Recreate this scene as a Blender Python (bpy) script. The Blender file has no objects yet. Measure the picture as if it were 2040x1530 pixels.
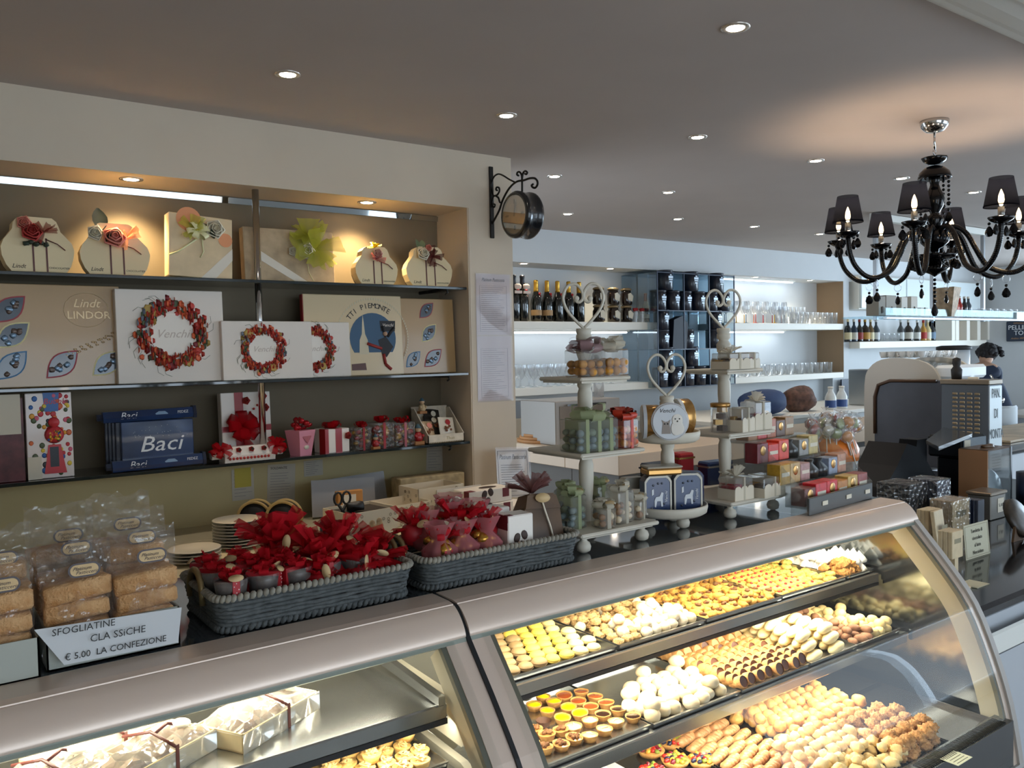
import bpy, math, random
from mathutils import Matrix, Vector, Euler
import numpy as np
random.seed(7)
PI = math.pi
S = bpy.context.scene
COL = S.collection
# ---------------------------------------------------------------- camera
YAW, PIT, ROL, FPX = 0.62968, -0.036648, -0.020155, 1670.0
CAM = Vector((0, 0, 1.75))
_F = Vector((math.sin(YAW)*math.cos(PIT), math.cos(YAW)*math.cos(PIT), math.sin(PIT)))
_R0 = Vector((math.cos(YAW), -math.sin(YAW), 0)); _U0 = _R0.cross(_F)
_R = _R0*math.cos(ROL)+_U0*math.sin(ROL); _U = -_R0*math.sin(ROL)+_U0*math.cos(ROL)
cd = bpy.data.cameras.new('camera'); co = bpy.data.objects.new('camera', cd); COL.objects.link(co)
cd.sensor_width = 36; cd.lens = FPX/2040*36; cd.clip_start = .02; cd.clip_end = 100
m4 = Matrix((( _R.x,_U.x,-_F.x,CAM.x),(_R.y,_U.y,-_F.y,CAM.y),(_R.z,_U.z,-_F.z,CAM.z),(0,0,0,1)))
co.matrix_world = m4; S.camera = co
def P(px, py, **k):
    """world point of a measured direction on a known real plane (x=, y= or z=)"""
    d = _F+_R*((px-1020)/FPX)-_U*((py-765)/FPX)
    a, v = next(iter(k.items()))
    if a == 'd': return CAM+d*v
    i = 'xyz'.index(a); t = (v-CAM[i])/d[i]
    return CAM+d*t
# ---------------------------------------------------------------- world, exposure, large lights
S.view_settings.view_transform = 'Standard'; S.view_settings.look = 'None'
S.view_settings.gamma = 1; S.view_settings.exposure = 1.22; S.view_settings.use_curve_mapping = False
W = bpy.data.worlds.new('world'); S.world = W; W.use_nodes = True
bgn = W.node_tree.nodes['Background']; bgn.inputs[0].default_value = (.72,.86,1,1); bgn.inputs[1].default_value = 1.6
def light(name, kind, loc, power, color=(1,1,1), size=None, sizey=None, rot=None, spot=None, blend=.6, rad=None):
    l = bpy.data.lights.new(name, kind); l.energy = power; l.color = color
    if kind == 'AREA':
        l.size = size
        if sizey: l.shape = 'RECTANGLE'; l.size_y = sizey
    if kind == 'SPOT': l.spot_size = spot; l.spot_blend = blend
    if rad is not None and kind != 'AREA': l.shadow_soft_size = rad
    o = bpy.data.objects.new(name, l); COL.objects.link(o); o.location = loc
    if rot: o.rotation_euler = rot
    return o
# daylight through the shop's street windows (wall behind and to the right of the photographer)
light('window_daylight', 'AREA', (9.6,-2.85,1.6), 330, (.66,.83,1), 7.0, 2.3, (-PI/2,0,0))
light('window_daylight', 'AREA', (1.6,-2.85,1.5), 95, (1,.90,.80), 4.2, 2.0, (-PI/2,0,0))
light('side_window_daylight', 'AREA', (13.9,2.2,1.6), 110, (.62,.82,1), 5.0, 2.0, (-PI/2,0,-PI/2))
# ---------------------------------------------------------------- materials
def L(h):
    if isinstance(h, str):
        h = h.lstrip('#'); c = [int(h[i:i+2],16)/255 for i in (0,2,4)]
        return tuple((x/12.92 if x <= .04045 else ((x+.055)/1.055)**2.4) for x in c)+(1,)
    return tuple(h)+(1,) if len(h) == 3 else h
MATS = {}
def mat(name, col, rough=.6, metal=0, noise=0, nscale=30, bump=0, bscale=60, emis=None, es=0, spec=None, trans=0, alpha=None, sub=0, col2=None, coat=0):
    if name in MATS: return MATS[name]
    m = bpy.data.materials.new(name); m.use_nodes = True; nt = m.node_tree; b = nt.nodes['Principled BSDF']
    c = L(col); b.inputs['Base Color'].default_value = c
    b.inputs['Roughness'].default_value = rough; b.inputs['Metallic'].default_value = metal
    if spec is not None: b.inputs['Specular IOR Level'].default_value = spec
    if coat: b.inputs['Coat Weight'].default_value = coat; b.inputs['Coat Roughness'].default_value = .08
    if trans: b.inputs['Transmission Weight'].default_value = trans
    if alpha is not None: b.inputs['Alpha'].default_value = alpha
    if sub: b.inputs['Subsurface Weight'].default_value = sub; b.inputs['Subsurface Radius'].default_value = (.02,.01,.005)
    if emis: b.inputs['Emission Color'].default_value = L(emis); b.inputs['Emission Strength'].default_value = es
    if noise or bump:
        tc = nt.nodes.new('ShaderNodeTexCoord')
    if noise:
        n = nt.nodes.new('ShaderNodeTexNoise'); n.inputs['Scale'].default_value = nscale; n.inputs['Detail'].default_value = 4
        r = nt.nodes.new('ShaderNodeValToRGB'); nt.links.new(tc.outputs['Object'], n.inputs['Vector'])
        nt.links.new(n.outputs['Fac'], r.inputs['Fac']); nt.links.new(r.outputs['Color'], b.inputs['Base Color'])
        r.color_ramp.elements[0].position = .3; r.color_ramp.elements[1].position = .7
        r.color_ramp.elements[0].color = L(col2) if col2 else tuple(x*(1-noise) for x in c[:3])+(1,)
        r.color_ramp.elements[1].color = c if col2 else tuple(min(1,x*(1+noise)) for x in c[:3])+(1,)
    if bump:
        n2 = nt.nodes.new('ShaderNodeTexNoise'); n2.inputs['Scale'].default_value = bscale; n2.inputs['Detail'].default_value = 3
        bu = nt.nodes.new('ShaderNodeBump'); bu.inputs['Strength'].default_value = bump; bu.inputs['Distance'].default_value = .005
        nt.links.new(tc.outputs['Object'], n2.inputs['Vector']); nt.links.new(n2.outputs['Fac'], bu.inputs['Height'])
        nt.links.new(bu.outputs['Normal'], b.inputs['Normal'])
    MATS[name] = m; return m
def clear(name, tint=(1,1,1), refl=.10, rough=.03, haze=0.0, hcol=(.9,.9,.9), crinkle=0, cscale=40, fk=.55):
    """thin clear sheet: transparent, with a fresnel reflection and a little milky haze"""
    if name in MATS: return MATS[name]
    m = bpy.data.materials.new(name); m.use_nodes = True; nt = m.node_tree; nt.nodes.clear()
    o = nt.nodes.new('ShaderNodeOutputMaterial'); t = nt.nodes.new('ShaderNodeBsdfTransparent'); t.inputs[0].default_value = tint+(1,)
    g = nt.nodes.new('ShaderNodeBsdfGlossy'); g.inputs['Roughness'].default_value = rough
    lw = nt.nodes.new('ShaderNodeLayerWeight'); lw.inputs[0].default_value = .25
    mp = nt.nodes.new('ShaderNodeMath'); mp.operation = 'MULTIPLY_ADD'; mp.inputs[1].default_value = fk; mp.inputs[2].default_value = refl
    nt.links.new(lw.outputs['Fresnel'], mp.inputs[0]); mp.use_clamp = True
    mx = nt.nodes.new('ShaderNodeMixShader'); nt.links.new(mp.outputs[0], mx.inputs[0]); nt.links.new(t.outputs[0], mx.inputs[1]); nt.links.new(g.outputs[0], mx.inputs[2])
    last = mx
    if haze:
        d = nt.nodes.new('ShaderNodeBsdfDiffuse'); d.inputs[0].default_value = hcol+(1,)
        m2 = nt.nodes.new('ShaderNodeMixShader'); m2.inputs[0].default_value = haze
        nt.links.new(mx.outputs[0], m2.inputs[1]); nt.links.new(d.outputs[0], m2.inputs[2]); last = m2
    if crinkle:
        tc = nt.nodes.new('ShaderNodeTexCoord'); n2 = nt.nodes.new('ShaderNodeTexVoronoi'); n2.inputs['Scale'].default_value = cscale
        bu = nt.nodes.new('ShaderNodeBump'); bu.inputs['Strength'].default_value = crinkle; bu.inputs['Distance'].default_value = .02
        nt.links.new(tc.outputs['Object'], n2.inputs['Vector']); nt.links.new(n2.outputs['Distance'], bu.inputs['Height'])
        nt.links.new(bu.outputs['Normal'], g.inputs['Normal'])
    nt.links.new(last.outputs[0], o.inputs[0]); MATS[name] = m; return m
def sheer(name, col, op=.6):
    """tulle or organza: partly see-through cloth that also lets light through"""
    if name in MATS: return MATS[name]
    m = bpy.data.materials.new(name); m.use_nodes = True; nt = m.node_tree; nt.nodes.clear()
    o = nt.nodes.new('ShaderNodeOutputMaterial'); t = nt.nodes.new('ShaderNodeBsdfTransparent')
    d = nt.nodes.new('ShaderNodeBsdfDiffuse'); d.inputs[0].default_value = L(col); tr = nt.nodes.new('ShaderNodeBsdfTranslucent'); tr.inputs[0].default_value = L(col)
    a = nt.nodes.new('ShaderNodeMixShader'); a.inputs[0].default_value = .35; nt.links.new(d.outputs[0], a.inputs[1]); nt.links.new(tr.outputs[0], a.inputs[2])
    b = nt.nodes.new('ShaderNodeMixShader'); b.inputs[0].default_value = op; nt.links.new(t.outputs[0], b.inputs[1]); nt.links.new(a.outputs[0], b.inputs[2])
    nt.links.new(b.outputs[0], o.inputs[0]); MATS[name] = m; return m
def emit(name, col, st):
    if name in MATS: return MATS[name]
    m = bpy.data.materials.new(name); m.use_nodes = True; nt = m.node_tree; nt.nodes.clear()
    o = nt.nodes.new('ShaderNodeOutputMaterial'); e = nt.nodes.new('ShaderNodeEmission'); e.inputs[0].default_value = L(col); e.inputs[1].default_value = st
    nt.links.new(e.outputs[0], o.inputs[0]); MATS[name] = m; return m
# ---------------------------------------------------------------- mesh builder
def TR(x=0,y=0,z=0,rx=0,ry=0,rz=0,s=1):
    sc = Matrix.Diagonal((s,s,s,1)) if not hasattr(s,'__len__') else Matrix.Diagonal((s[0],s[1],s[2],1))
    return Matrix.Translation((x,y,z)) @ Euler((rx,ry,rz)).to_matrix().to_4x4() @ sc
class MB:
    def __init__(s): s.v=[]; s.f=[]; s.mi=[]; s.sm=[]
    def add(s, vs, fs, m=0, T=None, smooth=False):
        n = len(s.v)
        if T is None: s.v += [tuple(v) for v in vs]
        else: s.v += [tuple(T @ Vector(v)) for v in vs]
        s.f += [tuple(i+n for i in f) for f in fs]; s.mi += [m]*len(fs); s.sm += [smooth]*len(fs); return s
    def box(s, x0,x1,y0,y1,z0,z1, m=0, T=None, b=0):
        if b:
            b = min(b, (x1-x0)/2.05, (y1-y0)/2.05, (z1-z0)/2.05)
            c = ((x0+x1)/2,(y0+y1)/2,(z0+z1)/2); h = ((x1-x0)/2,(y1-y0)/2,(z1-z0)/2); vs=[]; ix={}
            for sx in (-1,1):
                for sy in (-1,1):
                    for sz in (-1,1):
                        for a in range(3):
                            o = [sx*(h[0]-b), sy*(h[1]-b), sz*(h[2]-b)]; o[a] = (sx,sy,sz)[a]*h[a]
                            ix[(sx,sy,sz,a)] = len(vs); vs.append((c[0]+o[0],c[1]+o[1],c[2]+o[2]))
            fs=[]
            for a in range(3):
                u,w = [i for i in range(3) if i != a]
                for sg in (-1,1):
                    q=[]
                    for (p,r) in ((-1,-1),(1,-1),(1,1),(-1,1)):
                        k=[0,0,0]; k[a]=sg; k[u]=p; k[w]=r; q.append(ix[(k[0],k[1],k[2],a)])
                    fs.append(q)
                for p in (-1,1):
                    for r in (-1,1):
                        k1=[0,0,0]; k1[u]=p; k1[w]=r; k2=list(k1); k1[a]=-1; k2[a]=1
                        fs.append([ix[(*k1,u)],ix[(*k2,u)],ix[(*k2,w)],ix[(*k1,w)]])
            for sx in (-1,1):
                for sy in (-1,1):
                    for sz in (-1,1): fs.append([ix[(sx,sy,sz,0)],ix[(sx,sy,sz,1)],ix[(sx,sy,sz,2)]])
            cc = Vector(c); out=[]
            for f in fs:
                p = [Vector(vs[i]) for i in f]; n = (p[1]-p[0]).cross(p[2]-p[0]); mid = sum(p, Vector())/len(p)
                out.append(f if n.dot(mid-cc) > 0 else f[::-1])
            return s.add(vs,out,m,T)
        vs = [(x,y,z) for x in (x0,x1) for y in (y0,y1) for z in (z0,z1)]
        return s.add(vs, [(0,1,3,2),(4,6,7,5),(0,4,5,1),(2,3,7,6),(0,2,6,4),(1,5,7,3)], m, T)
    def lathe(s, prof, n=20, m=0, T=None, smooth=True, cap=True, sx=1, sy=1, lob=0, lobn=5):
        vs=[]; fs=[]; k=len(prof)
        for i in range(n):
            a = 2*PI*i/n; rr = 1+lob*math.cos(lobn*a)
            for r,z in prof: vs.append((r*rr*math.cos(a)*sx, r*rr*math.sin(a)*sy, z))
        for i in range(n):
            j=(i+1)%n
            for q in range(k-1): fs.append((i*k+q, j*k+q, j*k+q+1, i*k+q+1))
        if cap:
            if prof[0][0] > 1e-5: fs.append([i*k for i in range(n)][::-1])
            if prof[-1][0] > 1e-5: fs.append([i*k+k-1 for i in range(n)])
        return s.add(vs,fs,m,T,smooth)
    def cyl(s, r, z0, z1, n=16, m=0, T=None, r2=None, smooth=True): return s.lathe([(r,z0),(r if r2 is None else r2,z1)], n, m, T, smooth)
    def ball(s, r=1, m=0, T=None, n=12, k=7, sq=1):
        pr = [(r*math.sin(PI*i/k), -r*sq*math.cos(PI*i/k)) for i in range(k+1)]; pr[0]=(1e-6,-r*sq); pr[-1]=(1e-6,r*sq)
        return s.lathe(pr, n, m, T, True, False)
    def blob(s, r=(1,1,1), amp=.15, m=0, T=None, n=12, k=7, seed=0, fr=2.0):
        rnd = random.Random(seed); ph=[rnd.uniform(0,6.28) for _ in range(9)]; mb=MB(); mb.ball(1,n=n,k=k)
        vs=[]
        for v in mb.v:
            x,y,z=v; d = 1+amp*(math.sin(fr*2*x+ph[0]+1.3*math.sin(fr*y*2+ph[1]))+math.sin(fr*2.6*y+ph[2])+math.sin(fr*2.3*z+ph[3]+x*3))/2.2
            vs.append((x*r[0]*d,y*r[1]*d,z*r[2]*d))
        return s.add(vs, mb.f, m, T, True)
    def tube(s, pts, r, n=8, m=0, T=None, closed=False, cap=True, smooth=True):
        pts=[Vector(p) for p in pts]; N=len(pts); vs=[]; fs=[]; rs = r if hasattr(r,'__len__') else [r]*N
        up=None
        for i,p in enumerate(pts):
            if closed: t=(pts[(i+1)%N]-pts[i-1])
            else: t=(pts[min(i+1,N-1)]-pts[max(i-1,0)])
            t.normalize() if t.length>1e-9 else None
            if up is None: up = Vector((0,0,1)) if abs(t.z)<.9 else Vector((1,0,0))
            a = t.cross(up)
            if a.length<1e-6: a=t.orthogonal()
            a.normalize(); b=a.cross(t).normalized(); up=b
            for q in range(n):
                an=2*PI*q/n; vs.append(p+(a*math.cos(an)+b*math.sin(an))*rs[i])
        for i in range(N if closed else N-1):
            j=(i+1)%N
            for q in range(n):
                w=(q+1)%n; fs.append((i*n+q,i*n+w,j*n+w,j*n+q))
        if cap and not closed: fs.append(list(range(n))[::-1]); fs.append([(N-1)*n+q for q in range(n)])
        return s.add(vs,fs,m,T,smooth)
    def prism(s, poly, d0, d1, ax='y', m=0, T=None, smooth=False):
        """extrude a 2-D polygon along an axis: 'y' -> (x,z) outline, 'x' -> (y,z), 'z' -> (x,y)"""
        n=len(poly); ar = sum(poly[i][0]*poly[(i+1)%n][1]-poly[(i+1)%n][0]*poly[i][1] for i in range(n))
        if ar < 0: poly = poly[::-1]
        f = {'y':lambda a,b,d:(a,d,b),'x':lambda a,b,d:(d,a,b),'z':lambda a,b,d:(a,b,d)}[ax]
        vs=[f(a,b,d0) for a,b in poly]+[f(a,b,d1) for a,b in poly]
        lo=list(range(n)); hi=list(range(n,2*n))
        if ax=='y': fs=[lo, hi[::-1]]; side=[(i,i+n,(i+1)%n+n,(i+1)%n) for i in range(n)]
        else: fs=[lo[::-1], hi]; side=[(i,(i+1)%n,(i+1)%n+n,i+n) for i in range(n)]
        s.add(vs,fs,m,T); s.add(vs,side,m,T,smooth); return s
    def sheet(s, grid, m=0, T=None, smooth=True, cyc=False):
        R=len(grid); C=len(grid[0]); vs=[p for row in grid for p in row]; fs=[]
        for i in range(R-1):
            for j in range(C if cyc else C-1):
                k=(j+1)%C; fs.append((i*C+j,i*C+k,(i+1)*C+k,(i+1)*C+j))
        return s.add(vs,fs,m,T,smooth)
    def mesh(s, name, mats):
        me=bpy.data.meshes.new(name); me.from_pydata(s.v,[],s.f); mats = mats if isinstance(mats,(list,tuple)) else [mats]
        for m in mats: me.materials.append(m)
        me.polygons.foreach_set('material_index', s.mi); me.polygons.foreach_set('use_smooth', s.sm); me.update(); return me
    def build(s, name, mats, parent=None, loc=(0,0,0), rot=(0,0,0)):
        return inst(name, s.mesh(name,mats), parent, loc, rot)
def inst(name, me, parent=None, loc=(0,0,0), rot=(0,0,0), sc=None):
    o=bpy.data.objects.new(name, me); COL.objects.link(o); o.location=loc; o.rotation_euler=rot
    if sc is not None: o.scale = sc if hasattr(sc,'__len__') else (sc,sc,sc)
    if parent: o.parent=parent
    return o
def tag(o, label, cat, group=None, kind=None):
    o['label']=label; o['category']=cat
    if group: o['group']=group
    if kind: o['kind']=kind
    return o
def thing(name, label, cat, loc=(0,0,0), rz=0, group=None, rot=None):
    o=bpy.data.objects.new(name,None); COL.objects.link(o); o.location=loc; o.rotation_euler=rot if rot else (0,0,rz); o.empty_display_size=.05
    return tag(o,label,cat,group)
def struct(o): o['kind']='structure'; return o
def lab(o, l): o['label']=l; return o
def dup(root, loc, rz=None, label=None, group=None, rot=None, sc=None):
    c=root.copy(); COL.objects.link(c); c.location=loc
    if rot is not None: c.rotation_euler=rot
    elif rz is not None: c.rotation_euler=(0,0,rz)
    if sc is not None: c.scale = sc if hasattr(sc,'__len__') else (sc,sc,sc)
    if label: c['label']=label
    if group: c['group']=group
    for ch in [k for k in KIDS(root)]:
        d=ch.copy(); COL.objects.link(d); d.parent=c
        for g in KIDS(ch):
            e=g.copy(); COL.objects.link(e); e.parent=d
    return c
def KIDS(o): return [k for k in o.children]
TXT={}
def text(body, size, parent, loc, rot=(PI/2,0,0), m=None, shear=0, name='lettering', align='CENTER', ex=.0004, sx=1, sp=1):
    """raised lettering, turned into a real mesh"""
    m = m or MATS['ink']; k=(body,size,shear,align,ex,m.name,sp)
    if k not in TXT:
        c=bpy.data.curves.new(name,'FONT'); c.body=body; c.size=size; c.shear=shear; c.align_x=align; c.align_y='CENTER'; c.extrude=ex; c.space_character=sp; c.resolution_u=2
        t=bpy.data.objects.new(name,c); me=bpy.data.meshes.new_from_object(t); me.name=name; me.materials.clear(); me.materials.append(m)
        bpy.data.objects.remove(t); bpy.data.curves.remove(c); TXT[k]=me
    o=inst(name,TXT[k],parent,loc,rot,(sx,1,1)); return o
def scribble(parent, x0,x1,z,h,y,m,w=.0012,name='handwriting',seed=0,freq=90, T=None):
    """cursive line of pen strokes in the xz plane"""
    rn=random.Random(seed); pts=[]; x=x0; n=max(6,int((x1-x0)*freq*2.2))
    for i in range(n):
        pts.append((x0+(x1-x0)*i/(n-1)+rn.uniform(-.2,.2)*h, y, z+(h*.5 if i%2 else -h*.5)*rn.uniform(.3,1)))
    b=MB(); b.tube(pts,w,4,T=T,smooth=False); return b.build(name,m,parent)
def textlines(b, x0,x1,z0,z1,y,n,m=0,th=.0022,rn=None,T=None):
    rn=rn or random.Random(1)
    for i in range(n):
        z=z1-(z1-z0)*(i+.5)/n; e=x0+(x1-x0)*rn.uniform(.55,1)
        b.box(x0,e,y-.0006,y,z-th/2,z+th/2,m,T)
ink=mat('ink','#1c1a18',.6); white=mat('white_paint','#e6e1d8',.5)
def smoothp(pr,n=3):
    out=[]
    for i in range(len(pr)-1):
        p0=pr[max(0,i-1)];p1=pr[i];p2=pr[i+1];p3=pr[min(len(pr)-1,i+2)]
        for k in range(n):
            t=k/n; out.append(tuple(.5*((2*p1[j])+(-p0[j]+p2[j])*t+(2*p0[j]-5*p1[j]+4*p2[j]-p3[j])*t*t+(-p0[j]+3*p1[j]-3*p2[j]+p3[j])*t**3) for j in (0,1)))
    return out+[pr[-1]]
# ================================================================ SETTING
cream=mat('cream_wall','#d2c3ae',.75,noise=.03,nscale=3); taupe=mat('taupe_niche','#776a54',.7,noise=.05,nscale=4)
sand=mat('sand_wall_warmlit','#cbbb8c',.7,noise=.05,nscale=3); ceilm=mat('ceiling_paint','#bbb1ab',.8,noise=.03,nscale=2)  # sand: lower niche paint, with the warm light on it put into the colour
wallb=mat('pale_wall','#cfd2d4',.7,noise=.02,nscale=3); shelfw=mat('shelf_white','#f1ede2',.45); tanm=mat('tan_panel','#a58a6c',.6)
floorm=mat('floor_tile','#8d8377',.35,noise=.1,nscale=5); trimw=mat('trim_white','#dfe0da',.6)
def S1(name, boxes, m, b=0):
    q=MB()
    for x in boxes: q.box(*x[:6], (x[6] if len(x)>6 else 0), b=b)
    return struct(q.build(name, m))
S1('floor',[(-2,14.1,-3,7,-.1,0)],floorm)
S1('ceiling',[(-2,14.1,1.5,7,2.95,3.05),(-2,14.1,-3,1.02,2.93,3.05)],ceilm)
q=MB(); pf=[(1.5,2.95),(1.5,2.925),(1.475,2.92),(1.46,2.90),(1.43,2.895),(1.40,2.885),(1.33,2.87),(1.26,2.865),(1.24,2.85),(1.2,2.845),(1.02,2.84),(1.02,3.0),(1.5,3.0)]
q.prism(pf,-2,14.1,'x'); struct(q.build('trim_1',trimw))
A0,A1=4.2,4.55
S1('wall_back',[(-2,3.085,A0,4.75,2.62,2.95),(2.765,3.085,A0,4.75,0,2.62),(-2,2.765,A0,4.55,0,.84)],cream)
S1('wall_niche',[(-2,2.765,A1,4.75,1.2,2.62,0),(-2,2.765,A1,4.75,.84,1.2,1)],[taupe,sand])
S1('trim_2',[(2.757,2.765,A0+.004,A1,.88,2.62)],cream)
S1('wall_far',[(3.0,14.1,6.45,7,2.62,2.95),(3.0,14.1,6.85,7,0,2.62),(10.2,10.33,6.45,6.85,1.335,2.62),(10.33,14.1,6.7,6.85,0,2.62)],wallb)
S1('trim_3',[(10.195,10.2,6.452,6.85,1.41,2.62)],tanm)
S1('wall_right',[(14,14.1,-3,.0,0,2.95),(14,14.1,4.7,7,0,2.95),(14,14.1,0,4.7,0,.5),(14,14.1,0,4.7,2.65,2.95)],wallb)
S1('wall_left',[(-2.1,-2,-3,7,0,2.95)],cream)
S1('wall_front',[(-2,14.1,-3,-2.9,2.75,2.95),(-2,14.1,-3,-2.9,0,.45),(-2,-.5,-3,-2.9,.45,2.75),(3.7,6.0,-3,-2.9,.45,2.75),(13.2,14.1,-3,-2.9,.45,2.75),(8.4,8.5,-3,-2.9,.45,2.75),(10.8,10.9,-3,-2.9,.45,2.75),(1.55,1.63,-3,-2.9,.45,2.75)],wallb)
# back worktop in the niche
wt=MB(); wt.box(-1.9,3.08,3.5,4.19,.84,.87,b=.004); wt.box(-1.9,2.75,4.19,4.545,.842,.87); tag(wt.build('worktop',mat('worktop_beige','#c9bb9b',.5)),'beige worktop running along the back wall under the niche shelves','worktop')
# ---------------------------------------------------------------- ceiling downlights
lens=emit('lamp_lens','#fff1dc',22); ringm=mat('lamp_ring','#d9d2c8',.25,.7); warm=(1,.80,.58)
def downlight(x,y,z,label,group,pw=0,r=.042,col=(1,.9,.78),tilt=(0,0),spot=1.3):
    t=thing('downlight',label,'downlight',(x,y,z),group=group)
    if not DL: 
        q=MB(); q.lathe([(r*.78,-.002),(r*1.0,-.006),(r*1.28,-.004),(r*1.3,0)],20,cap=False); DL.append(q.mesh('trim_ring',ringm))
        q=MB(); q.cyl(r*.8,-.0035,-.001,16); DL.append(q.mesh('lens',lens))
    inst('trim_ring',DL[0],t); inst('lens',DL[1],t)
    if pw: light('lamp','SPOT',(x,y,z-.03),pw,col,rot=(tilt[0],tilt[1],0),spot=spot,blend=.8,rad=.03)
DL=[]
cl='recessed round ceiling downlight, lit, '
for (x,y,l) in [(1.372,3.452,'nearest the left over the gift shelves'),(2.57,2.063,'largest, top centre of the picture'),(2.519,3.458,'above and left of the wall clock'),(3.689,3.233,'in the second row right of the clock'),(3.651,4.469,'just right of the wall clock'),(4.811,3.233,'left of the chandelier canopy'),(4.768,4.477,'in the middle of the ceiling'),(4.731,5.621,'nearest the far wall above the bottles'),(5.804,5.337,'above the far glass shelving'),(5.859,3.24,'left of the chandelier stem, lower'),(6.916,3.233,'right of the chandelier stem'),(6.839,5.289,'third from the left along the far wall'),(7.935,5.29,'farthest, beside the left lamp shades')]:
    downlight(x,y,2.95,cl+l,'downlights in the ceiling',14)
for x,l in ((-.45,'left of the frame edge'),(.926,'over the two left pouch boxes'),(2.165,'over the right end of the top shelf')):
    downlight(x,4.33,2.62,'warm spotlight in the niche soffit '+l,'niche spotlights',22,r=.042,col=(1,.72,.38),tilt=(.28,0),spot=1.75)
for x,l in ((4.93,'over the dark bottles'),(6.065,'over the jars'),(8.467,'over the stemmed glasses'),(9.577,'over the tumblers at the right end')):
    downlight(x,6.53,2.62,'small spotlight in the far shelf soffit '+l,'far shelf spotlights',5,col=(1,.86,.6),tilt=(.2,0),spot=1.6)
# ---------------------------------------------------------------- niche: glass shelves, pole, mirror strip
gsm=mat('dark_glass','#20282a',.04,spec=.8,coat=.5); chrome=mat('chrome','#c8c8c8',.12,1)
blk=mat('black_metal','#1b1a19',.45)
for z,l in ((2.15,'top'),(1.64,'middle'),(1.228,'lowest')):
    t=thing('glass_shelf','dark tinted glass shelf, %s of the three in the back wall niche'%l,'shelf',(0,0,z))
    q=MB(); q.box(-1.95,2.752,A0+.015,A1-.002,-.016,0,b=.002); q.build('glass_plate',gsm,t)
    for x in (2.62,):
        q=MB(); q.tube([(x,A0+.03,-.018),(x,A1-.003,-.018)],.009,8); q.tube([(x,A0+.035,-.02),(x,A0+.02,-.035),(x,A0+.045,-.045)],.006,6); q.build('bracket',blk,t)
pt=P(508,382,z=2.62); q=MB(); q.cyl(.0175,0,2.62-1.23,16); pole=q.build('shelf_pole',chrome,loc=(P(516,626,y=4.292).x,4.292,1.23)); tag(pole,'vertical chrome tube standing in front of the niche shelves','pole')
mir=mat('mirror','#b4b8b8',.03,1)
q=MB(); q.prism([(A1-.004,2.583),(A1-.004,2.614),(A1-.016,2.614),(A1-.0105,2.583)],-1.95,2.757,'x'); tag(q.build('mirror_strip',mir),'narrow mirror strip along the top of the niche back wall','mirror')
# ================================================================ FAR WALL SHELVES
tube=emit('cool_tube','#eaf4ff',3)
def board(name,x0,x1,z0,z1,label,y0=6.45,y1=6.848): 
    q=MB(); q.box(x0,x1,y0,y1,z0,z1,b=.004); return tag(q.build(name,shelfw),label,'shelf')
board('wall_shelf',3.1,6.64,1.975,2.055,'thick white shelf carrying the dark wine bottles')
board('wall_shelf',3.1,6.66,1.335,1.41,'thick white shelf with clear glasses left of the tins')
board('wall_shelf',7.78,10.198,1.975,2.055,'thick white shelf carrying the stemmed glasses')
board('wall_shelf',7.78,10.198,1.335,1.41,'thick white shelf with small tumblers right of the tins')
board('wall_shelf',10.335,13.9,1.72,1.81,'white shelf with liquor bottles above the coffee machine',6.3,6.698)
for x0,x1,z,l in ((4.2,6.5,1.962,'left upper'),(7.9,9.3,1.962,'right middle'),(7.9,9.5,2.607,'right top')):
    t=thing('tube_light','slim fluorescent tube under the far shelf, %s'%l,'lamp',((x0+x1)/2,6.72,z)); h=(x1-x0)/2
    q=MB(); q.box(-h,h,-.02,.02,0,.012,b=.002); q.build('housing',shelfw,t); q=MB(); q.tube([(-h+.03,0,-.009),(h-.03,0,-.009)],.009,10); q.build('tube',tube,t)
    light('tube_glow','AREA',((x0+x1)/2,6.72,z-.03),.6,(.82,.92,1),x1-x0,.03,(0,0,0))
# glass cube shelving with tins
cg=clear('shelf_glass',(.82,.9,.95),.08,haze=.03,hcol=(.6,.75,.85)); navy=mat('navy_edge','#22304a',.3); steel=mat('steel_brushed','#9a9ea2',.28,.9)
t=thing('glass_cube_rack','clear glass cube shelving with dark blue edges in the middle of the far wall','shelving',(7.15,6.5,1.34))
XS=[6.524,6.936,7.345,7.776]; ZS=[1.35,1.76,2.178,2.585]
for x in XS:
    q=MB(); q.box(x-.004-7.15,x+.004-7.15,-.2,.34,.01,1.245); q.build('glass_upright',cg,t)
    q=MB(); q.box(x-.006-7.15,x+.006-7.15,-.205,-.195,0,1.25); q.build('edge_strip',navy,t)
for z in ZS:
    q=MB(); q.box(6.52-7.15,7.78-7.15,-.2,.34,z-.006-1.34,z-1.34); q.build('glass_plate',cg,t)
    q=MB(); q.box(6.52-7.15,7.78-7.15,-.206,-.198,z-.009-1.34,z+.002-1.34); q.build('edge_strip',navy,t)
for x in (6.72,7.13,7.56):
    q=MB(); q.cyl(.011,0,1.25,8,T=TR(x-7.15,.3,0)); q.build('chrome_rod',chrome,t)
tinm=mat('tin_navy','#141b2c',.3,coat=.3); foil=mat('silver_print','#b9c4cf',.35,.5)
def make_tin():
    t=thing('coffee_tin','navy coffee tin','tin'); q=MB(); q.lathe([(.083,0),(.087,.004),(.087,.19),(.083,.194)],20); q.build('can',tinm,t)
    q=MB(); q.lathe([(.089,.194),(.089,.212),(.084,.216)],20); q.build('lid',tinm,t)
    q=MB(); q.box(-.03,.03,-.0885,-.084,.105,.118); q.box(-.022,.022,-.0885,-.085,.08,.095); q.box(-.034,.034,-.0885,-.083,.125,.15); q.box(-.012,.012,-.089,-.085,.155,.168); q.build('print',foil,t); return t
tin0=make_tin(); first=[1]
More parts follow.
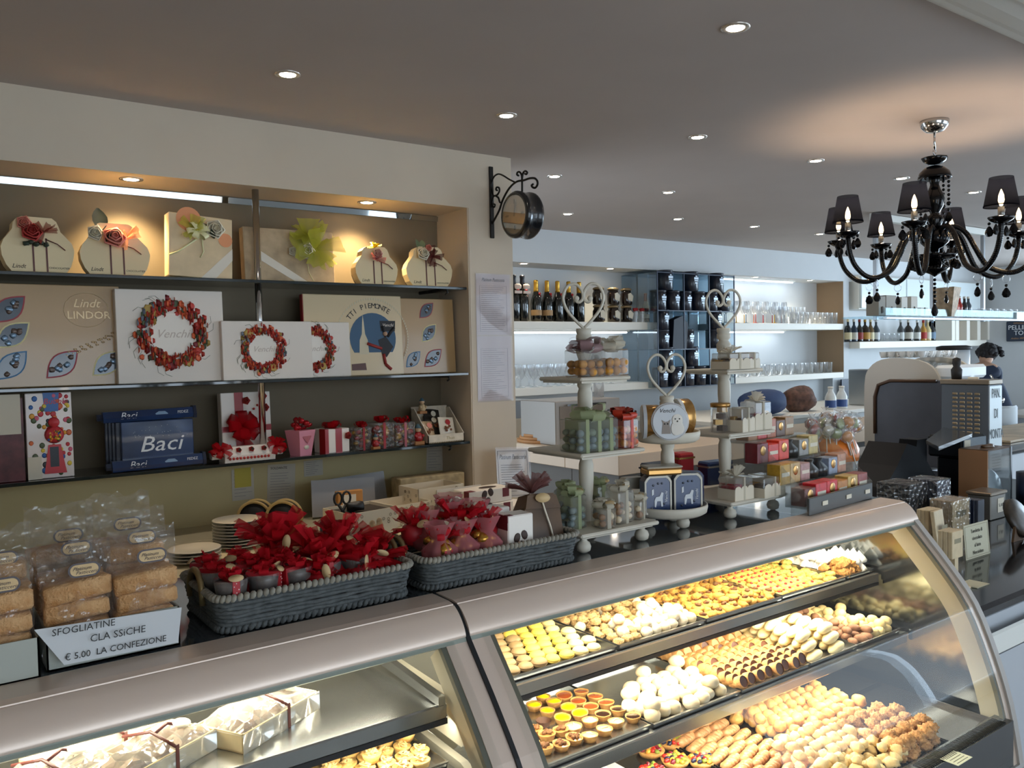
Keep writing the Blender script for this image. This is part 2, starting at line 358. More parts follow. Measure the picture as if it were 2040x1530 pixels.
def tin(x,z,label,sc=1,y=6.38):
    if first[0]: first[0]=0; tin0.location=(x,y,z); tin0['label']=label; tin0['group']='navy coffee tins in the glass rack'; tin0.scale=(sc,)*3; return tin0
    return dup(tin0,(x,y,z),label=label,group='navy coffee tins in the glass rack',sc=sc)
CT=[('left',6.62,6.83),('middle',7.02,7.24),('right',7.45,7.66)]
for c,a,b in CT:
    for x,w in ((a,'left'),(b,'right')): tin(x,2.179,'navy coffee tin at bottom %s of the pyramid in the top %s cube'%(w,c))
    tin((a+b)/2,2.397,'navy coffee tin balanced on top of the pyramid in the top %s cube'%c)
tin(6.66,1.761+.215,'navy coffee tin stacked upper left in the middle left cube',.98); tin(6.66,1.761,'navy coffee tin standing low in the middle left cube',.98)
tin(7.05,1.761,'navy coffee tin alone in the middle centre cube'); tin(7.5,1.761,'navy coffee tin low in the middle right cube'); tin(7.52,1.977,'navy coffee tin upper in the middle right cube')
for i,x in enumerate((6.63,6.85,7.05,7.24,7.45,7.66)): tin(x,1.351,'navy coffee tin in the bottom row of the glass rack, number %s from the left'%['one','two','three','four','five','six'][i])
tin(6.72,1.569,'navy coffee tin stacked above the bottom row, left'); tin(7.12,1.569,'navy coffee tin stacked above the bottom row, middle')
q=MB(); q.prism([(-.11,0),(.11,0),(.12,.28),(.03,.36),(-.10,.31)],-.05,.05); bg=q.build('coffee_bag',mat('bag_navy','#131a2b',.5),loc=(6.86,6.35,1.762),rot=(0,.05,0)); tag(bg,'dark navy foil coffee bag leaning in the middle left cube','bag')
# dark bottles on the far top shelf
bgl=mat('bottle_dark','#0d100e',.08,coat=.6); gold=mat('gold_foil','#c89a3c',.3,.8); labm=mat('label_tan','#a8855a',.6); blkfoil=mat('black_foil','#17151a',.3,.3); redm=mat('ribbon_red','#a2141c',.45)
BP=[(.0,0),(.040,0),(.044,.006),(.044,.155),(.041,.18),(.030,.215),(.020,.245),(.0155,.265),(.0155,.285)]
def bottle(x,z,label,cap,lb,y=6.56,sc=1.0,glass=None,red=True,group='wine bottles on the far shelf'):
    t=thing('wine_bottle',label,'bottle',(x,y,z),group=group)
    q=MB(); q.lathe(BP,18); q.build('glass_body',glass or bgl,t)
    q=MB(); q.lathe([(.0215,.243),(.0185,.26),(.0175,.315),(.019,.318),(.019,.33),(.015,.337)],14); q.build('foil_cap',cap,t)
    if lb: 
        q=MB(); q.lathe([(.0448,.05),(.0448,.095)],18,cap=False); q.build('label_band',lb,t)
    if red: q=MB(); q.ball(.011,T=TR(.018,-.026,.225)); q.build('neck_seal',redm,t)
    t.scale=(sc,)*3; return t
bx=[P(p,640,y=6.55).x for p in (1026,1043,1070,1092,1113,1135,1156)]
bl=['nearest the column','with a pale bow tie ribbon','with gold cap and tan label, first','with gold cap and tan label, second','with gold neck behind the heart finial, first','with gold neck behind the heart finial, second','with gold neck at the right end of the row']
for i,(x,l) in enumerate(zip(bx,bl)):
    t=bottle(x,2.056,'dark sparkling wine bottle '+l, gold if i>1 else blkfoil, labm if i in(2,3) else None, sc=1.34 if i<2 else 1.22)
    if i<2: q=MB(); q.blob((.03,.012,.02),.2,T=TR(.0,-.05,.25)); q.box(-.03,.03,-.06,-.05,.2,.22); q.build('bow',mat('bow_cream','#d9c3b4',.6),t)
for i,x in enumerate(bx[1:]): bottle(x+.13,2.056,'dark sparkling wine bottle with gold foil in the rear row, behind number %d'%(i+1),gold,None,y=6.72,sc=1.18,group='rear row of wine bottles')
jarm=mat('dark_jar','#1c120e',.12,coat=.5); paper=mat('paper','#d8d0bd',.8)
def honeyjar(x,z,label,y=6.55,s=1):
    t=thing('preserve_jar',label,'jar',(x,y,z),group='clip jars on the far shelf'); q=MB(); q.lathe([(.05,0),(.056,.01),(.056,.10),(.046,.12),(.046,.135)],16); q.build('glass_body',jarm,t)
    q=MB(); q.lathe([(.052,.135),(.052,.15),(.03,.158)],16); q.build('lid',mat('jar_lid','#8d7a5a',.3,.4),t); q=MB(); q.prism([(-.03,.045),(.02,.03),(.035,.08),(.0,.11),(-.03,.1)],-.062,-.058); q.build('paper_tag',paper,t); t.scale=(s,)*3
jx=[P(p,640,y=6.55).x for p in (1193,1222,1248)]
for i,x in enumerate(jx):
    honeyjar(x,2.056,['dark clip jar with paper tag, left of three in the lower row','dark clip jar with paper tag, middle of three in the lower row','dark clip jar with paper tag, right of three in the lower row'][i],s=1.15)
    honeyjar(x,2.056+.184,['dark clip jar stacked on the left one','dark clip jar stacked on the middle one','dark clip jar stacked on the right one'][i],s=1.15)
bottle(P(1288,640,y=6.55).x,2.056,'small dark bottle with pale label beside the glass rack',mat('cap_red','#a3392c',.4),paper,sc=.95,red=False)
for i,p in enumerate((1266,1279)):
    t=thing('gift_glass','clear glass with red bow beside the jars, %s'%['left','right'][i],'glass',(P(p,640,y=6.5).x,6.5,2.056)); q=MB(); q.lathe([(.028,0),(.032,.12)],14,cap=False); q.build('glass_body',clear('drink_glass',(.93,.95,.97),.10,haze=.10),t)
    q=MB(); q.blob((.035,.03,.02),.3,T=TR(0,0,.135),seed=i); q.build('bow',redm,t)
# glassware
dg=clear('drink_glass',(.93,.95,.97),.10,haze=.10)
def proto(name,prof,label,cat,extra=None,n=14):
    q=MB(); q.lathe(prof,n,cap=False); return q.mesh(name,dg)
tumb=proto('tumbler',[(.0,.003),(.034,.003),(.036,.0),(.040,.10)],'','')
tall=proto('tall_glass',[(.0,.003),(.034,.003),(.036,.0),(.038,.19)],'','')
bowl=proto('wine_glass_bowl',[(.004,.10),(.03,.12),(.042,.16),(.040,.22),(.036,.245)],'','')
coup=proto('coupe',[(.0,.002),(.035,.002),(.006,.01),(.006,.05),(.03,.075),(.045,.12),(.043,.15)],'','')
stemM={}
for nm,c in (('yellow','#d8a92e'),('red','#b4251f'),('blue','#5f7f98'),('clear','#c9ccd0'),('orange','#c85a25')):
    q=MB(); q.lathe([(.0,0),(.036,.0),(.036,.003),(.006,.01),(.0045,.03),(.0045,.10)],12); stemM[nm]=q.mesh('stem',mat('stem_'+nm,c,.2,coat=.3))
def gl(name,me,x,y,z,label,cat,group,sc=1): return tag(inst(name,me,None,(x,y,z),sc=sc),label,cat,group)
cols=['clear','clear','clear','blue','yellow','red','blue','yellow','red','orange','clear','red','yellow','red','clear','red']
for i,c in enumerate(cols):
    x=7.75+i*.092; t=thing('wine_glass','stemmed wine glass with %s stem on the far right shelf'%c,'glass',(x,6.55+(i%2)*.1,2.056),group='%s-stemmed wine glasses on the far shelf'%c)
    inst('bowl',bowl,t,sc=1); inst('stem',stemM[c],t); t.scale=(1.1,)*3
for i in range(7): gl('tall_glass',tall,9.02+i*.085,6.62,2.056,'tall clear straight glass behind the tumblers','glass','tall glasses on the far shelf',1.15)
for i in range(9): gl('tumbler',tumb,9.2+i*.105,6.5,2.056,'clear tumbler on the right end of the far upper shelf','glass','tumblers on the far upper shelf',1.45)
for i in range(22): gl('shot_tumbler',tumb,7.85+i*.105,6.52+(i%2)*.13,1.411,'small clear tumbler on the far lower right shelf','glass','tumblers on the far lower right shelf',1.05 if i<8 else 1.35)
for i in range(16): gl('coupe_glass',coup,4.85+(i//2)*.17+(i%2)*.06,6.52+(i%2)*.16,1.411,'clear stemmed coupe glass on the far lower left shelf','glass','coupe glasses on the far lower left shelf',1.5 if i<8 else 1.0)
# liquor bottles over the coffee machine
LB=[('#20262c','#d7c8a0'),('#28384a','#c9c4b8'),('#23201a','#8d2a22'),('#2c1d12','#b98d3a'),('#6b5634','#d8cda6'),('#39434a','#cdd0d0'),('#4a4f50','#c9ccc8'),('#241d16','#c8c2b4'),('#3a3a34','#dcdcd6'),('#b98632','#a32a20'),('#d2c08c','#e0dcc8'),('#20262c','#6f88a0')]
lx=[1692,1704,1715,1726,1737,1748,1797,1812,1830,1842,1851,1860]
for i,(p,(c1,c2)) in enumerate(zip(lx,LB)):
    x=P(p,675,y=6.4).x; g=mat('liquor_%d'%i,c1,.1,coat=.4); l2=mat('liquor_label_%d'%i,c2,.6)
    t=thing('liquor_bottle','%s bottle on the white shelf over the coffee machine, %s of the row'%(['slim dark','dark blue','brown','squat brown','amber','grey','clear','round dark','pale','orange','straw','navy'][i],['first','second','third','fourth','fifth','sixth','seventh','eighth','ninth','tenth','eleventh','last'][i]),'bottle',(x,6.42,1.811))
    w=.043 if i not in (3,7) else .06
    q=MB(); q.lathe([(w*.95,0),(w,.01),(w,.15),(w*.5,.2),(.014,.215),(.014,.27)],14); q.build('glass_body',g,t)
    q=MB(); q.lathe([(w+.001,.03),(w+.001,.12)],14,cap=False); q.build('label_band',l2,t); q=MB(); q.cyl(.016,.255,.29,10); q.build('cap',l2,t); t.scale=(1.12,1.12,1.05)
for i,p in enumerate((1760,1770,1780,1789)): gl('tumbler',tumb,P(p,675,y=6.4).x,6.42,1.811,'low tumbler between the liquor bottles','glass','tumblers between the liquor bottles',1.1)
t=thing('wall_cabinet','white open cabinet with three narrow slots at the right end of the bar shelf','cabinet',(12.8,6.3,1.811))
q=MB(); q.box(0,1.2,.25,.39,0,.3); 
q.build('back_panel',tanm,t)
for i,x in enumerate((0,.12,.46,.80,1.14)): q=MB(); q.box(x,x+.1,0,.39,0,.3,b=.003); q.build('divider',shelfw,t)
q=MB(); q.box(0,1.24,0,.39,.3,.33,b=.003); q.build('top_panel',shelfw,t)
# tall white cupboards with bright gloss doors on the far wall (above the bar)
cup=mat('cupboard_white','#e3edf0',.25,coat=.3)
t=thing('wall_cupboard','tall white glossy cupboard high on the far wall behind the chandelier','cupboard',(11.9,6.3,2.25))
q=MB(); q.box(-1.5,1.95,.05,.39,0,.45); q.build('body',shelfw,t)
for i in range(3): q=MB(); q.box(-1.48+i*1.15,-.36+i*1.15,.02,.05,.01,.44,b=.004); q.build('door',cup,t)
# hanging bar canopy: chrome posts, glass shelf, boxes
t=thing('hanging_rack','chrome post rack with glass shelf hanging from the ceiling behind the chandelier','rack',(7.15,4.2,1.98))
for x in (0,1.0,2.03): q=MB(); q.box(x-.018,x+.018,-.018,.018,0,.969,b=.004); q.build('post',steel,t)
q=MB(); q.box(-.05,2.08,-.03,.03,.90,.965,b=.004); q.build('top_rail',trimw,t)
q=MB(); q.box(-.22,2.65,-.22,.2,.02,.035); q.build('glass_shelf',clear('rack_glass',(.80,.90,.94),.01,fk=.15),t); q=MB(); q.box(-.22,2.65,-.225,-.22,.036,.10); q.build('glass_lip',MATS['rack_glass'],t)
q=MB(); q.box(-.24,2.66,-.24,-.21,-.0,.02,b=.003); q.build('shelf_rail',steel,t)
q=MB(); q.box(2.25,2.7,-.24,.1,.02,.09,b=.003); q.build('end_panel',cup,t)
Zr=2.016
for i,(x,w,h,c,l) in enumerate(((6.98,.11,.17,'#8f8a7e','grey gift box printed with a small deer, left'),(7.13,.17,.18,'#a09a8e','grey gift box printed with a small deer, right'),(7.35,.1,.17,'#d8d5cc','tall white carton beside the grey boxes'),(7.52,.11,.18,'#d6d0c4','white carton with a brown edge'),(7.7,.13,.08,'#e2e0da','low white carton on the hanging shelf'))):
    t=thing('gift_box',l+' on the hanging glass shelf','box',(x,4.1,Zr)); q=MB(); q.box(-w/2,w/2,-.06,.06,0,h,b=.003); q.build('carton',mat('rackbox%d'%i,c,.6),t)
    q=MB(); q.blob((.02,.004,.03),.3,T=TR(.0,-.061,.05),seed=i); q.build('print',mat('print_brown','#4a3a2c',.7),t)
t=thing('paper_tub','large patterned paper tub standing on the hanging glass shelf','tub',(8.12,4.045,Zr)); q=MB(); q.lathe([(.10,0),(.16,.27)],4,smooth=False,T=TR(rz=PI/4,s=(1.2,.8,1))); q.build('tub_body',mat('kraft_print','#b59c80',.7,noise=.3,nscale=25),t)
q=MB(); q.lathe([(.15,.265),(.165,.275)],4,smooth=False,cap=False,T=TR(rz=PI/4,s=(1.2,.8,1))); q.build('rim',paper,t)
for i,(x,c) in enumerate(((8.45,'#c8452a'),(8.52,'#b2302a'),(8.62,'#2b2b30'),(8.70,'#4b5560'))):
    t=thing('syrup_bottle',['orange syrup bottle','red syrup bottle','black syrup bottle','grey syrup bottle'][i]+' on the hanging shelf','bottle',(x,4.12,Zr)); q=MB(); q.lathe([(.03,0),(.03,.12),(.012,.16),(.012,.19)],12); q.build('body',mat('syr%d'%i,c,.15,coat=.5),t); q=MB(); q.cyl(.014,.19,.21,10); q.build('cap',white,t)
for i in range(12): gl('tumbler',tumb,8.82+i*.075,4.06+(i%2)*.08,Zr,'upturned glass on the hanging shelf','glass','glasses on the hanging shelf',.9)
# wall sign
yl=P(2006,662,x=13.98).y; zc=P(2022,660,x=13.98).z
t=thing('wall_sign','dark blue coffee sign with white letters on the right wall','sign',(13.98,yl,zc))
q=MB(); q.box(-.03,.0,-.52,0,-.155,.155,b=.01); q.build('board',mat('sign_navy','#1d2a40',.4),t)
sg=mat('sign_white','#e4e8ea',.5); RZ=(PI/2,0,-PI/2)
text('ESPRESSO',.034,t,(-.032,-.11,.122),RZ,mat('sign_gold','#b78a5c',.5),align='LEFT'); text('PELLINI',.098,t,(-.032,-.03,.055),RZ,sg,align='LEFT',ex=.002); text('TOP',.098,t,(-.032,-.115,-.03),RZ,sg,align='LEFT',ex=.002); text('Arabica 100%',.036,t,(-.032,-.07,-.11),RZ,MATS['sign_gold'],shear=.4,align='LEFT')
# ================================================================ DISPLAY CASES
alu=mat('aluminium','#d8c4b4',.34,.3,bump=.02,bscale=300); alud=mat('frame_grey','#8d8a88',.4,.6); gasket=mat('gasket','#14171a',.4); incream=mat('case_inner','#a09c8b',.5); ss=mat('stainless','#b9bcbc',.22,.95); sstr=mat('tray_steel','#a9abaa',.2,.95,bump=.03,bscale=90)
dkg=mat('case_top_glass','#3c4248',.06,spec=.9,coat=.6); cgl=clear('case_glass',(.97,.985,.98),.035,rough=.01)
PROF=[(1.52,1.218),(1.508,1.2165),(1.495,1.205),(1.465,1.165),(1.431,1.126),(1.349,1.032),(1.27,.926),(1.209,.781),(1.165,.636),(1.139,.487),(1.13,.40)]
def offs(pr,d):
    o=[]
    for i,p in enumerate(pr):
        a=pr[max(0,i-1)]; b=pr[min(len(pr)-1,i+1)]; tx,tz=b[0]-a[0],b[1]-a[1]; l=math.hypot(tx,tz); o.append((p[0]-tz/l*d*1.0, p[1]+tx/l*d))
    return o
# inward is +y / -z: check the sign of offs
GP=smoothp(PROF[3:],3)
def inward(pr,d):
    o=offs(pr,d)
    return o if o[len(o)//2][0]>pr[len(pr)//2][0] else offs(pr,-d)
def case(x0,x1,label,us=(.966,1.59),ls=(.786,1.49)):
    t=thing('display_case',label,'display case',(0,0,0))
    q=MB(); q.box(x0,x1,1.585,2.12,1.198,1.220,b=.002); q.build('top_panel',dkg,t)
    # top aluminium moulding
    ap=[(1.60,1.221),(1.600,1.195),(1.50,1.155),(1.473,1.150),(1.466,1.158),(1.468,1.172),(1.478,1.190),(1.494,1.206),(1.509,1.2155),(1.5095,1.2135),(1.512,1.2135),(1.5125,1.2175),(1.53,1.2205)]
    q=MB(); cv=smoothp(ap[1:3][::-1][:0]+[(1.473,1.150),(1.465,1.160),(1.470,1.176),(1.481,1.192),(1.495,1.206),(1.509,1.2150)],4); pl=[(1.60,1.221),(1.60,1.195),(1.50,1.155)]+cv+[(1.5095,1.2130),(1.512,1.2130),(1.5125,1.2172),(1.53,1.2202)]; q.prism(pl,x0,x1,'x'); nn=len(pl); 
    for k in range(len(q.f)): q.sm[k]=(5<=k-2<=len(cv)+0 and k>=2)
    q.build('top_moulding',alu,t)
    q=MB(); q.prism([(1.466,1.158),(1.48,1.15),(1.478,1.142),(1.462,1.150)],x0,x1,'x'); q.build('glass_rail',mat('rail_green','#8b9187',.4,.3),t)
    # curved glass
    g=inward(GP,.006); gr=[[(x,y,z) for (y,z) in g] for x in (x0+.03,x1-.03)]
    q=MB(); q.sheet(gr); q.build('curved_glass',cgl,t)
    for (fx,side) in ((x1,-1),(x0,1)):
        w=.05; a,b=(fx-w,fx) if side<0 else (fx,fx+w)
        if fx<0: continue
        full=smoothp([(1.60,1.222)]+PROF,3); out=inward(full,-.008); inn=inward(full,.018)
        q=MB()
        for i in range(len(out)-1):
            q.prism([out[i],out[i+1],inn[i+1],inn[i]],a,b,'x')
        q.build('end_frame',alu,t)
        a2,b2=(fx-w-.012,fx-w) if side<0 else (fx+w,fx+w+.012)
        o2=inward(GP,.01); i2=inward(GP,.022); q=MB()
        for i in range(len(o2)-1): q.prism([o2[i],o2[i+1],i2[i+1],i2[i]],a2,b2,'x')
        q.build('gasket_strip',mat('gasket_olive','#5c5c50',.5),t)
        o2=inward(GP,.024); i2=inward(GP,.085); q=MB(); a3,b3=(fx-.05,fx-.03) if side<0 else (fx+.03,fx+.05)
        for i in range(len(o2)-1): q.prism([o2[i],o2[i+1],i2[i+1],i2[i]],a3,b3,'x')
        q.build('inner_rib',incream,t)
    # interior
    q=MB(); q.box(x0,x1,2.08,2.1,.5,1.19); q.build('rear_door',incream,t)
    q=MB(); q.box(x0,x1,2.06,2.08,.78,.83); q.box((x0+x1)/2-.02,(x0+x1)/2+.02,2.06,2.08,.83,1.19); q.build('door_frame',mat('door_frame','#b9b093',.5),t)
    xe=x1-.05; xs=max(x0+.05,-1.0)
    q=MB(); z=us[0]; y=us[1]; q.box(xs,xe,y-.002,2.0,z-.011,z); q.box(xs,xe,y-.012,y,z-.03,z+.002,b=.003); q.build('upper_shelf',ss,t)
    q=MB(); q.box(xs,xe,y-.011,y-.008,z-.041,z-.03); q.build('rail_gasket',gasket,t)
    q=MB(); z=ls[0]; y=ls[1]; q.box(xs,xe,y,1.90,z-.011,z); q.box(xs,xe,y-.012,y+.002,z-.034,z+.002,b=.003); q.build('lower_shelf',ss,t)
    q=MB(); q.box(xs,xe,1.2,2.08,.565,.58); q.box(xs,xe,1.145,1.2,.42,.60); q.build('deck',mat('deck_steel','#6d7174',.25,.85),t)
    q=MB(); q.box(xs,xe,1.902,1.915,.765,.80); q.build('vent_panel',ss,t); q=MB(); n=int((xe-xs)/.011)
    for i in range(n): q.box(xs+i*.011,xs+i*.011+.0045,1.8995,1.9018,.772,.796)
    gv=q.build('vent_slots',gasket,t); gv['kind']='stuff'
    for (fx,s) in ((x1,-1),(x0,1)):
        if fx<0: continue
        for z,y0,y1 in ((us[0],us[1]-.09,2.06),(ls[0],ls[1]-.09,2.06)):
            a,b=(fx-.03,fx-.012) if s<0 else (fx+.012,fx+.03)
            q=MB(); q.prism([(y1,z-.07),(y1,z+.02),(y0+.1,z),(y0,z-.035),(y0+.06,z-.09)],a+.0,b,'x'); q.build('shelf_bracket',incream,t)
            q=MB(); q.lathe([(.009,0),(.009,.003),(.004,.003),(.004,.001)],12,T=TR(a if s<0 else b,y0+.12,z-.045,0,-PI/2 if s<0 else PI/2,0)); q.build('screw',chrome,t)
    q=MB(); q.box(xs,xe,1.60,1.66,1.176,1.195,b=.003); q.build('lamp_housing',incream,t)
    q=MB(); q.tube([(xs+.05,1.63,1.168),(xe-.05,1.63,1.168)],.009,10); q.build('lamp_tube',emit('case_tube','#fff0c8',6),t)
    q=MB(); q.box(x0,x1,1.16,2.1,0,.42); q.box(x0,x1,1.13,1.16,.28,.46,b=.006); q.build('plinth',mat('case_base','#9d9a96',.5,.2),t)
    return t
c1=case(-1.2,.935,'left curved-glass pastry display case with cake boxes inside',(1.03,1.475),(.905,1.44))
c2=case(.945,2.75,'right curved-glass pastry display case full of small pastries')
q=MB(); full=smoothp([(1.60,1.222)]+PROF,3); out=inward(full,-.003); inn=inward(full,.018)
for i in range(len(out)-1): q.prism([out[i],out[i+1],inn[i+1],inn[i]],.9352,.9448,'x')
q.build('joint_strip',gasket,c2)
q=MB(); ip=inward(GP,.09); poly=ip+[(2.08,.42),(2.08,1.19)]; q.prism(poly,2.715,2.72,'x'); q.build('side_mirror',mat('side_steel','#72777a',.12,.95),c2)
q=MB(); poly=inward(GP,.0)+[(2.1,.40),(2.1,1.2)]; q.prism(poly,2.722,2.748,'x'); q.build('side_panel',mat('side_paint','#a6a19b',.5),c2)
CW=(1,.92,.74)
light('case_lamp','AREA',(.2,1.64,1.155),2.3,CW,1.3,.03,(.2,0,0)); light('case_lamp','AREA',(1.84,1.64,1.155),4.6,CW,1.65,.03,(.15,0,0))
light('case_lower_lamp','AREA',(1.84,1.52,.748),3.6,CW,1.6,.02,(-.1,0,0)); light('case_shelf_lamp','AREA',(1.84,1.585,.925),3.6,CW,1.7,.02,(.3,0,0)); light('case_shelf_lamp','AREA',(.3,1.475,.985),1.4,CW,1.2,.02,(.3,0,0))
# ================================================================ helpers for gifts
def burst(q, n, r, seed=0, m=0, T=None, e0=.1, e1=1.3, w=.35, k=6, c=5):
    rn=random.Random(seed)
    for i in range(n):
        a=2*PI*i/n+rn.uniform(-.4,.4); e=rn.uniform(e0,e1); d=Vector((math.cos(a)*math.cos(e),math.sin(a)*math.cos(e),math.sin(e))); sd=Vector((-math.sin(a),math.cos(a),rn.uniform(-.3,.3))).normalized(); up=d.cross(sd); rr=r*rn.uniform(.65,1.1); ph=rn.uniform(0,6); ww=w*rr*rn.uniform(.7,1.4)
        g=[[d*(rr*t/(c-1))+sd*(ww*(u/(k-1)*2-1)*(.25+.75*(t/(c-1))**.8))+up*(.10*rr*math.sin(ph+u*2.4)*(t/(c-1)))-Vector((0,0,.18*rr*(t/(c-1))**2)) for u in range(k)] for t in range(c)]
        q.sheet([[tuple(p) for p in row] for row in g],m,T)
    return q
def rose(q, r, T, m=0):
    for i,(s,z,h) in enumerate(((1,0,.35),(.78,.1,.5),(.52,.22,.55),(.28,.3,.5))):
        q.lathe([(r*s*.25,r*(z-.2)),(r*s*.8,r*z),(r*s,r*(z+h)),(r*s*.88,r*(z+h+.04))],15,m,T@TR(rz=i*1.1),lob=.13,lobn=5-(i%2)*2,cap=False)
def leaf(q, l, w, T, m=0):
    g=[]
    for t in range(6):
        u=t/5; ww=w*math.sin(PI*min(1,u*.9+.06)); g.append([(-ww,l*u,-.15*l*u*u+ww*.3),(0,l*u,-.15*l*u*u),(ww,l*u,-.15*l*u*u+ww*.3)])
    q.sheet(g,m,T)
def loopbow(q, r, n, m=0, T=None, w=.25, seed=0):
    rn=random.Random(seed)
    for i in range(n):
        a=2*PI*i/n+rn.uniform(-.25,.25); e=rn.uniform(.1,.8); d=Vector((math.cos(a)*math.cos(e),math.sin(a)*math.cos(e),math.sin(e))); sd=Vector((-math.sin(a),math.cos(a),0)); up=d.cross(sd)*-1
        if up.z<0: up=-up
        g=[]
        for t in range(9):
            th=2*PI*t/8; p=d*(r*.5*(1-math.cos(th)))+up*(r*.26*math.sin(th)); ws=w*r*(.35+.65*math.sin(PI*t/8)); g.append([tuple(p-sd*ws),tuple(p+sd*ws)])
        q.sheet(g,m,T)
G=mat
cardb=G('card_cream','#e3cfa4',.6); ribb=G('ribbon_brown','#5c2a26',.4); blush=G('rose_pink','#e08a78',.7); rosered=G('rose_red','#b53a34',.7); ivory=G('rose_ivory','#ece3cc',.7); leafm=G('leaf_dark','#2f3a2c',.6); yel=G('petal_yellow','#e8c81e',.6)
tul_r=sheer('tulle_wine','#9a4038',.7); tul_y=sheer('tulle_lime','#c8c84a',.55); tul_p=sheer('tulle_peach','#e9a177',.6); satin=G('satin_cream','#e6e2b0',.35); blackt=ink
# ---- pouch-shaped chocolate boxes on the top shelf
PO=[(-.36,0),(.36,0),(.43,.12),(.47,.27),(.49,.42),(.46,.55),(.38,.66),(.31,.75),(.29,.84),(.26,.93),(.2,.99),(-.2,.99),(-.27,.95),(-.32,.87),(-.33,.76),(-.38,.67),(-.45,.56),(-.49,.43),(-.48,.28),(-.43,.12)]
def pouch(x,w,h,label,kind,rx=-.06,rz=0):
    t=thing('pouch_box',label,'gift box',(x,4.30,2.1505),group='pouch-shaped chocolate boxes on the top shelf',rot=(rx,0,rz))
    q=MB(); q.prism([(a*w,b*h) for a,b in PO],-.03,.03,'y'); q.prism([(a*w*.93,b*h*.93) for a,b in PO],.03,.05,'y',1); q.build('carton',[cardb,G('carton_dark','#3a2f28')],t)
    q=MB()
    for dx in (-.035,.055): q.box(dx*w*2-.004,dx*w*2+.003,-.0315,-.0302,.004,h*.62)
    q.tube([(.1*w,-.033,h*.6),(.25*w,-.04,h*.52),(.36*w,-.034,h*.42)],.0025,5); q.build('ribbon',ribb,t)
    text('Lindt',h*.105,t,(-w*.27,-.0305,h*.10),m=blackt,shear=.3); text('CHOCOLATIER',h*.05,t,(w*.27,-.0305,h*.09),m=blackt)
    q=MB()
    if kind==0: rose(q,.042,TR(-.03,-.045,h*.68,PI/2-.3),0); rose(q,.03,TR(-.055,-.04,h*.86,PI/2),1); q.build('roses',[rosered,blush],t); q=MB(); burst(q,6,.075,3,T=TR(.02,-.04,h*.72,1.1)); q.build('tulle',tul_r,t); q=MB(); [q.blob((.012,.01,.01),.3,T=TR(-.05+i*.02,-.04,h*(.5+.03*(i%2))),seed=i) for i in range(5)]; q.build('berries',leafm,t)
    if kind==1: rose(q,.05,TR(-.01,-.05,h*.68,PI/2-.3),0); rose(q,.035,TR(-.085,-.035,h*.78,PI/2),1); q.build('roses',[blush,ivory],t); q=MB(); leaf(q,.12,.035,TR(-.06,-.03,h*.82,1.45,0,.1)); leaf(q,.06,.015,TR(-.05,-.05,h*.6,2.4,0,.6)); q.build('leaves',leafm,t); q=MB(); burst(q,6,.075,5,T=TR(.05,-.04,h*.72,1.0)); q.build('tulle',tul_p,t)
    if kind==2: burst(q,7,.06,8,T=TR(-.01,-.04,h*.66,1.2)); q.build('tulle',sheer('tulle_rose','#c06a66',.7),t); q=MB(); rose(q,.028,TR(.0,-.045,h*.8,PI/2)); q.build('roses',G('rose_pale','#e6b9a8',.7),t); q=MB(); burst(q,9,.045,2,T=TR(-.01,-.03,h*.96,.5)); q.build('yellow_petals',yel,t)
    if kind==3: rose(q,.038,TR(-.05,-.045,h*.78,PI/2-.2),0); rose(q,.02,TR(-.01,-.045,h*.95,PI/2),1); q.build('roses',[ivory,blush],t); q=MB(); leaf(q,.06,.018,TR(-.07,-.03,h*.93,1.5,0,.4)); leaf(q,.05,.018,TR(-.04,-.03,h*.95,1.5,0,-.3)); q.build('leaves',G('leaf_green','#6d7a58'),t); q=MB(); burst(q,7,.07,4,T=TR(.02,-.04,h*.75,1.2)); q.build('tulle',sheer('tulle_dark','#6a2a2c',.75),t)
pouch(.515,.30,.25,'cream pouch box with red roses, leftmost on the top shelf',0,rz=.1)
pouch(.835,.31,.245,'cream pouch box with a large pink rose and a dark leaf',1)
pouch(2.19,.27,.215,'small cream pouch box with yellow petals and rosy tulle',2)
pouch(2.535,.31,.235,'cream pouch box with ivory rose and wine tulle at the shelf end',3,rz=-.05)
damask=G('damask_taupe','#b89f7c',.5,noise=.22,nscale=14)
t=thing('flower_box','upright ivory gift box with white rose and peach print, second group from left','gift box',(1.215,4.29,2.1505),rot=(-.07,.05,.03))
q=MB(); q.box(-.155,.155,-.035,.035,0,.31,b=.003); q.build('carton',G('carton_ivory','#dfc59c',.5,noise=.12,nscale=9),t)
q=MB(); q.prism([(.0,.001),(.07,.001),(.155,.1),(.155,.16)],-.0362,-.0352,'y'); q.build('diagonal_band',G('band_pale','#e6dccb'),t)
q=MB(); q.lathe([(.0,0),(.06,0)],24,T=TR(-.06,-.0365,.285,PI/2),smooth=False,cap=False); q.build('peach_disc',G('disc_peach','#e79a6a'),t); q=MB(); q.lathe([(.0,0),(.035,0)],20,T=TR(.12,-.0367,.2,PI/2),cap=False); q.build('peach_disc',G('disc_peach','#e79a6a'),t)
q=MB(); rose(q,.045,TR(.06,-.05,.245,PI/2),0); q.build('rose',ivory,t)
q=MB(); leaf(q,.07,.014,TR(.02,-.05,.24,1.2,0,.4)); leaf(q,.06,.013,TR(.06,-.05,.2,2.6,0,-.6)); q.build('leaves',leafm,t)
q=MB(); loopbow(q,.06,6,T=TR(-.02,-.045,.22,1.2)); q.build('satin_bow',satin,t)
q=MB(); burst(q,5,.09,6,T=TR(-.04,-.04,.23,1.1)); q.build('tulle',tul_y,t)
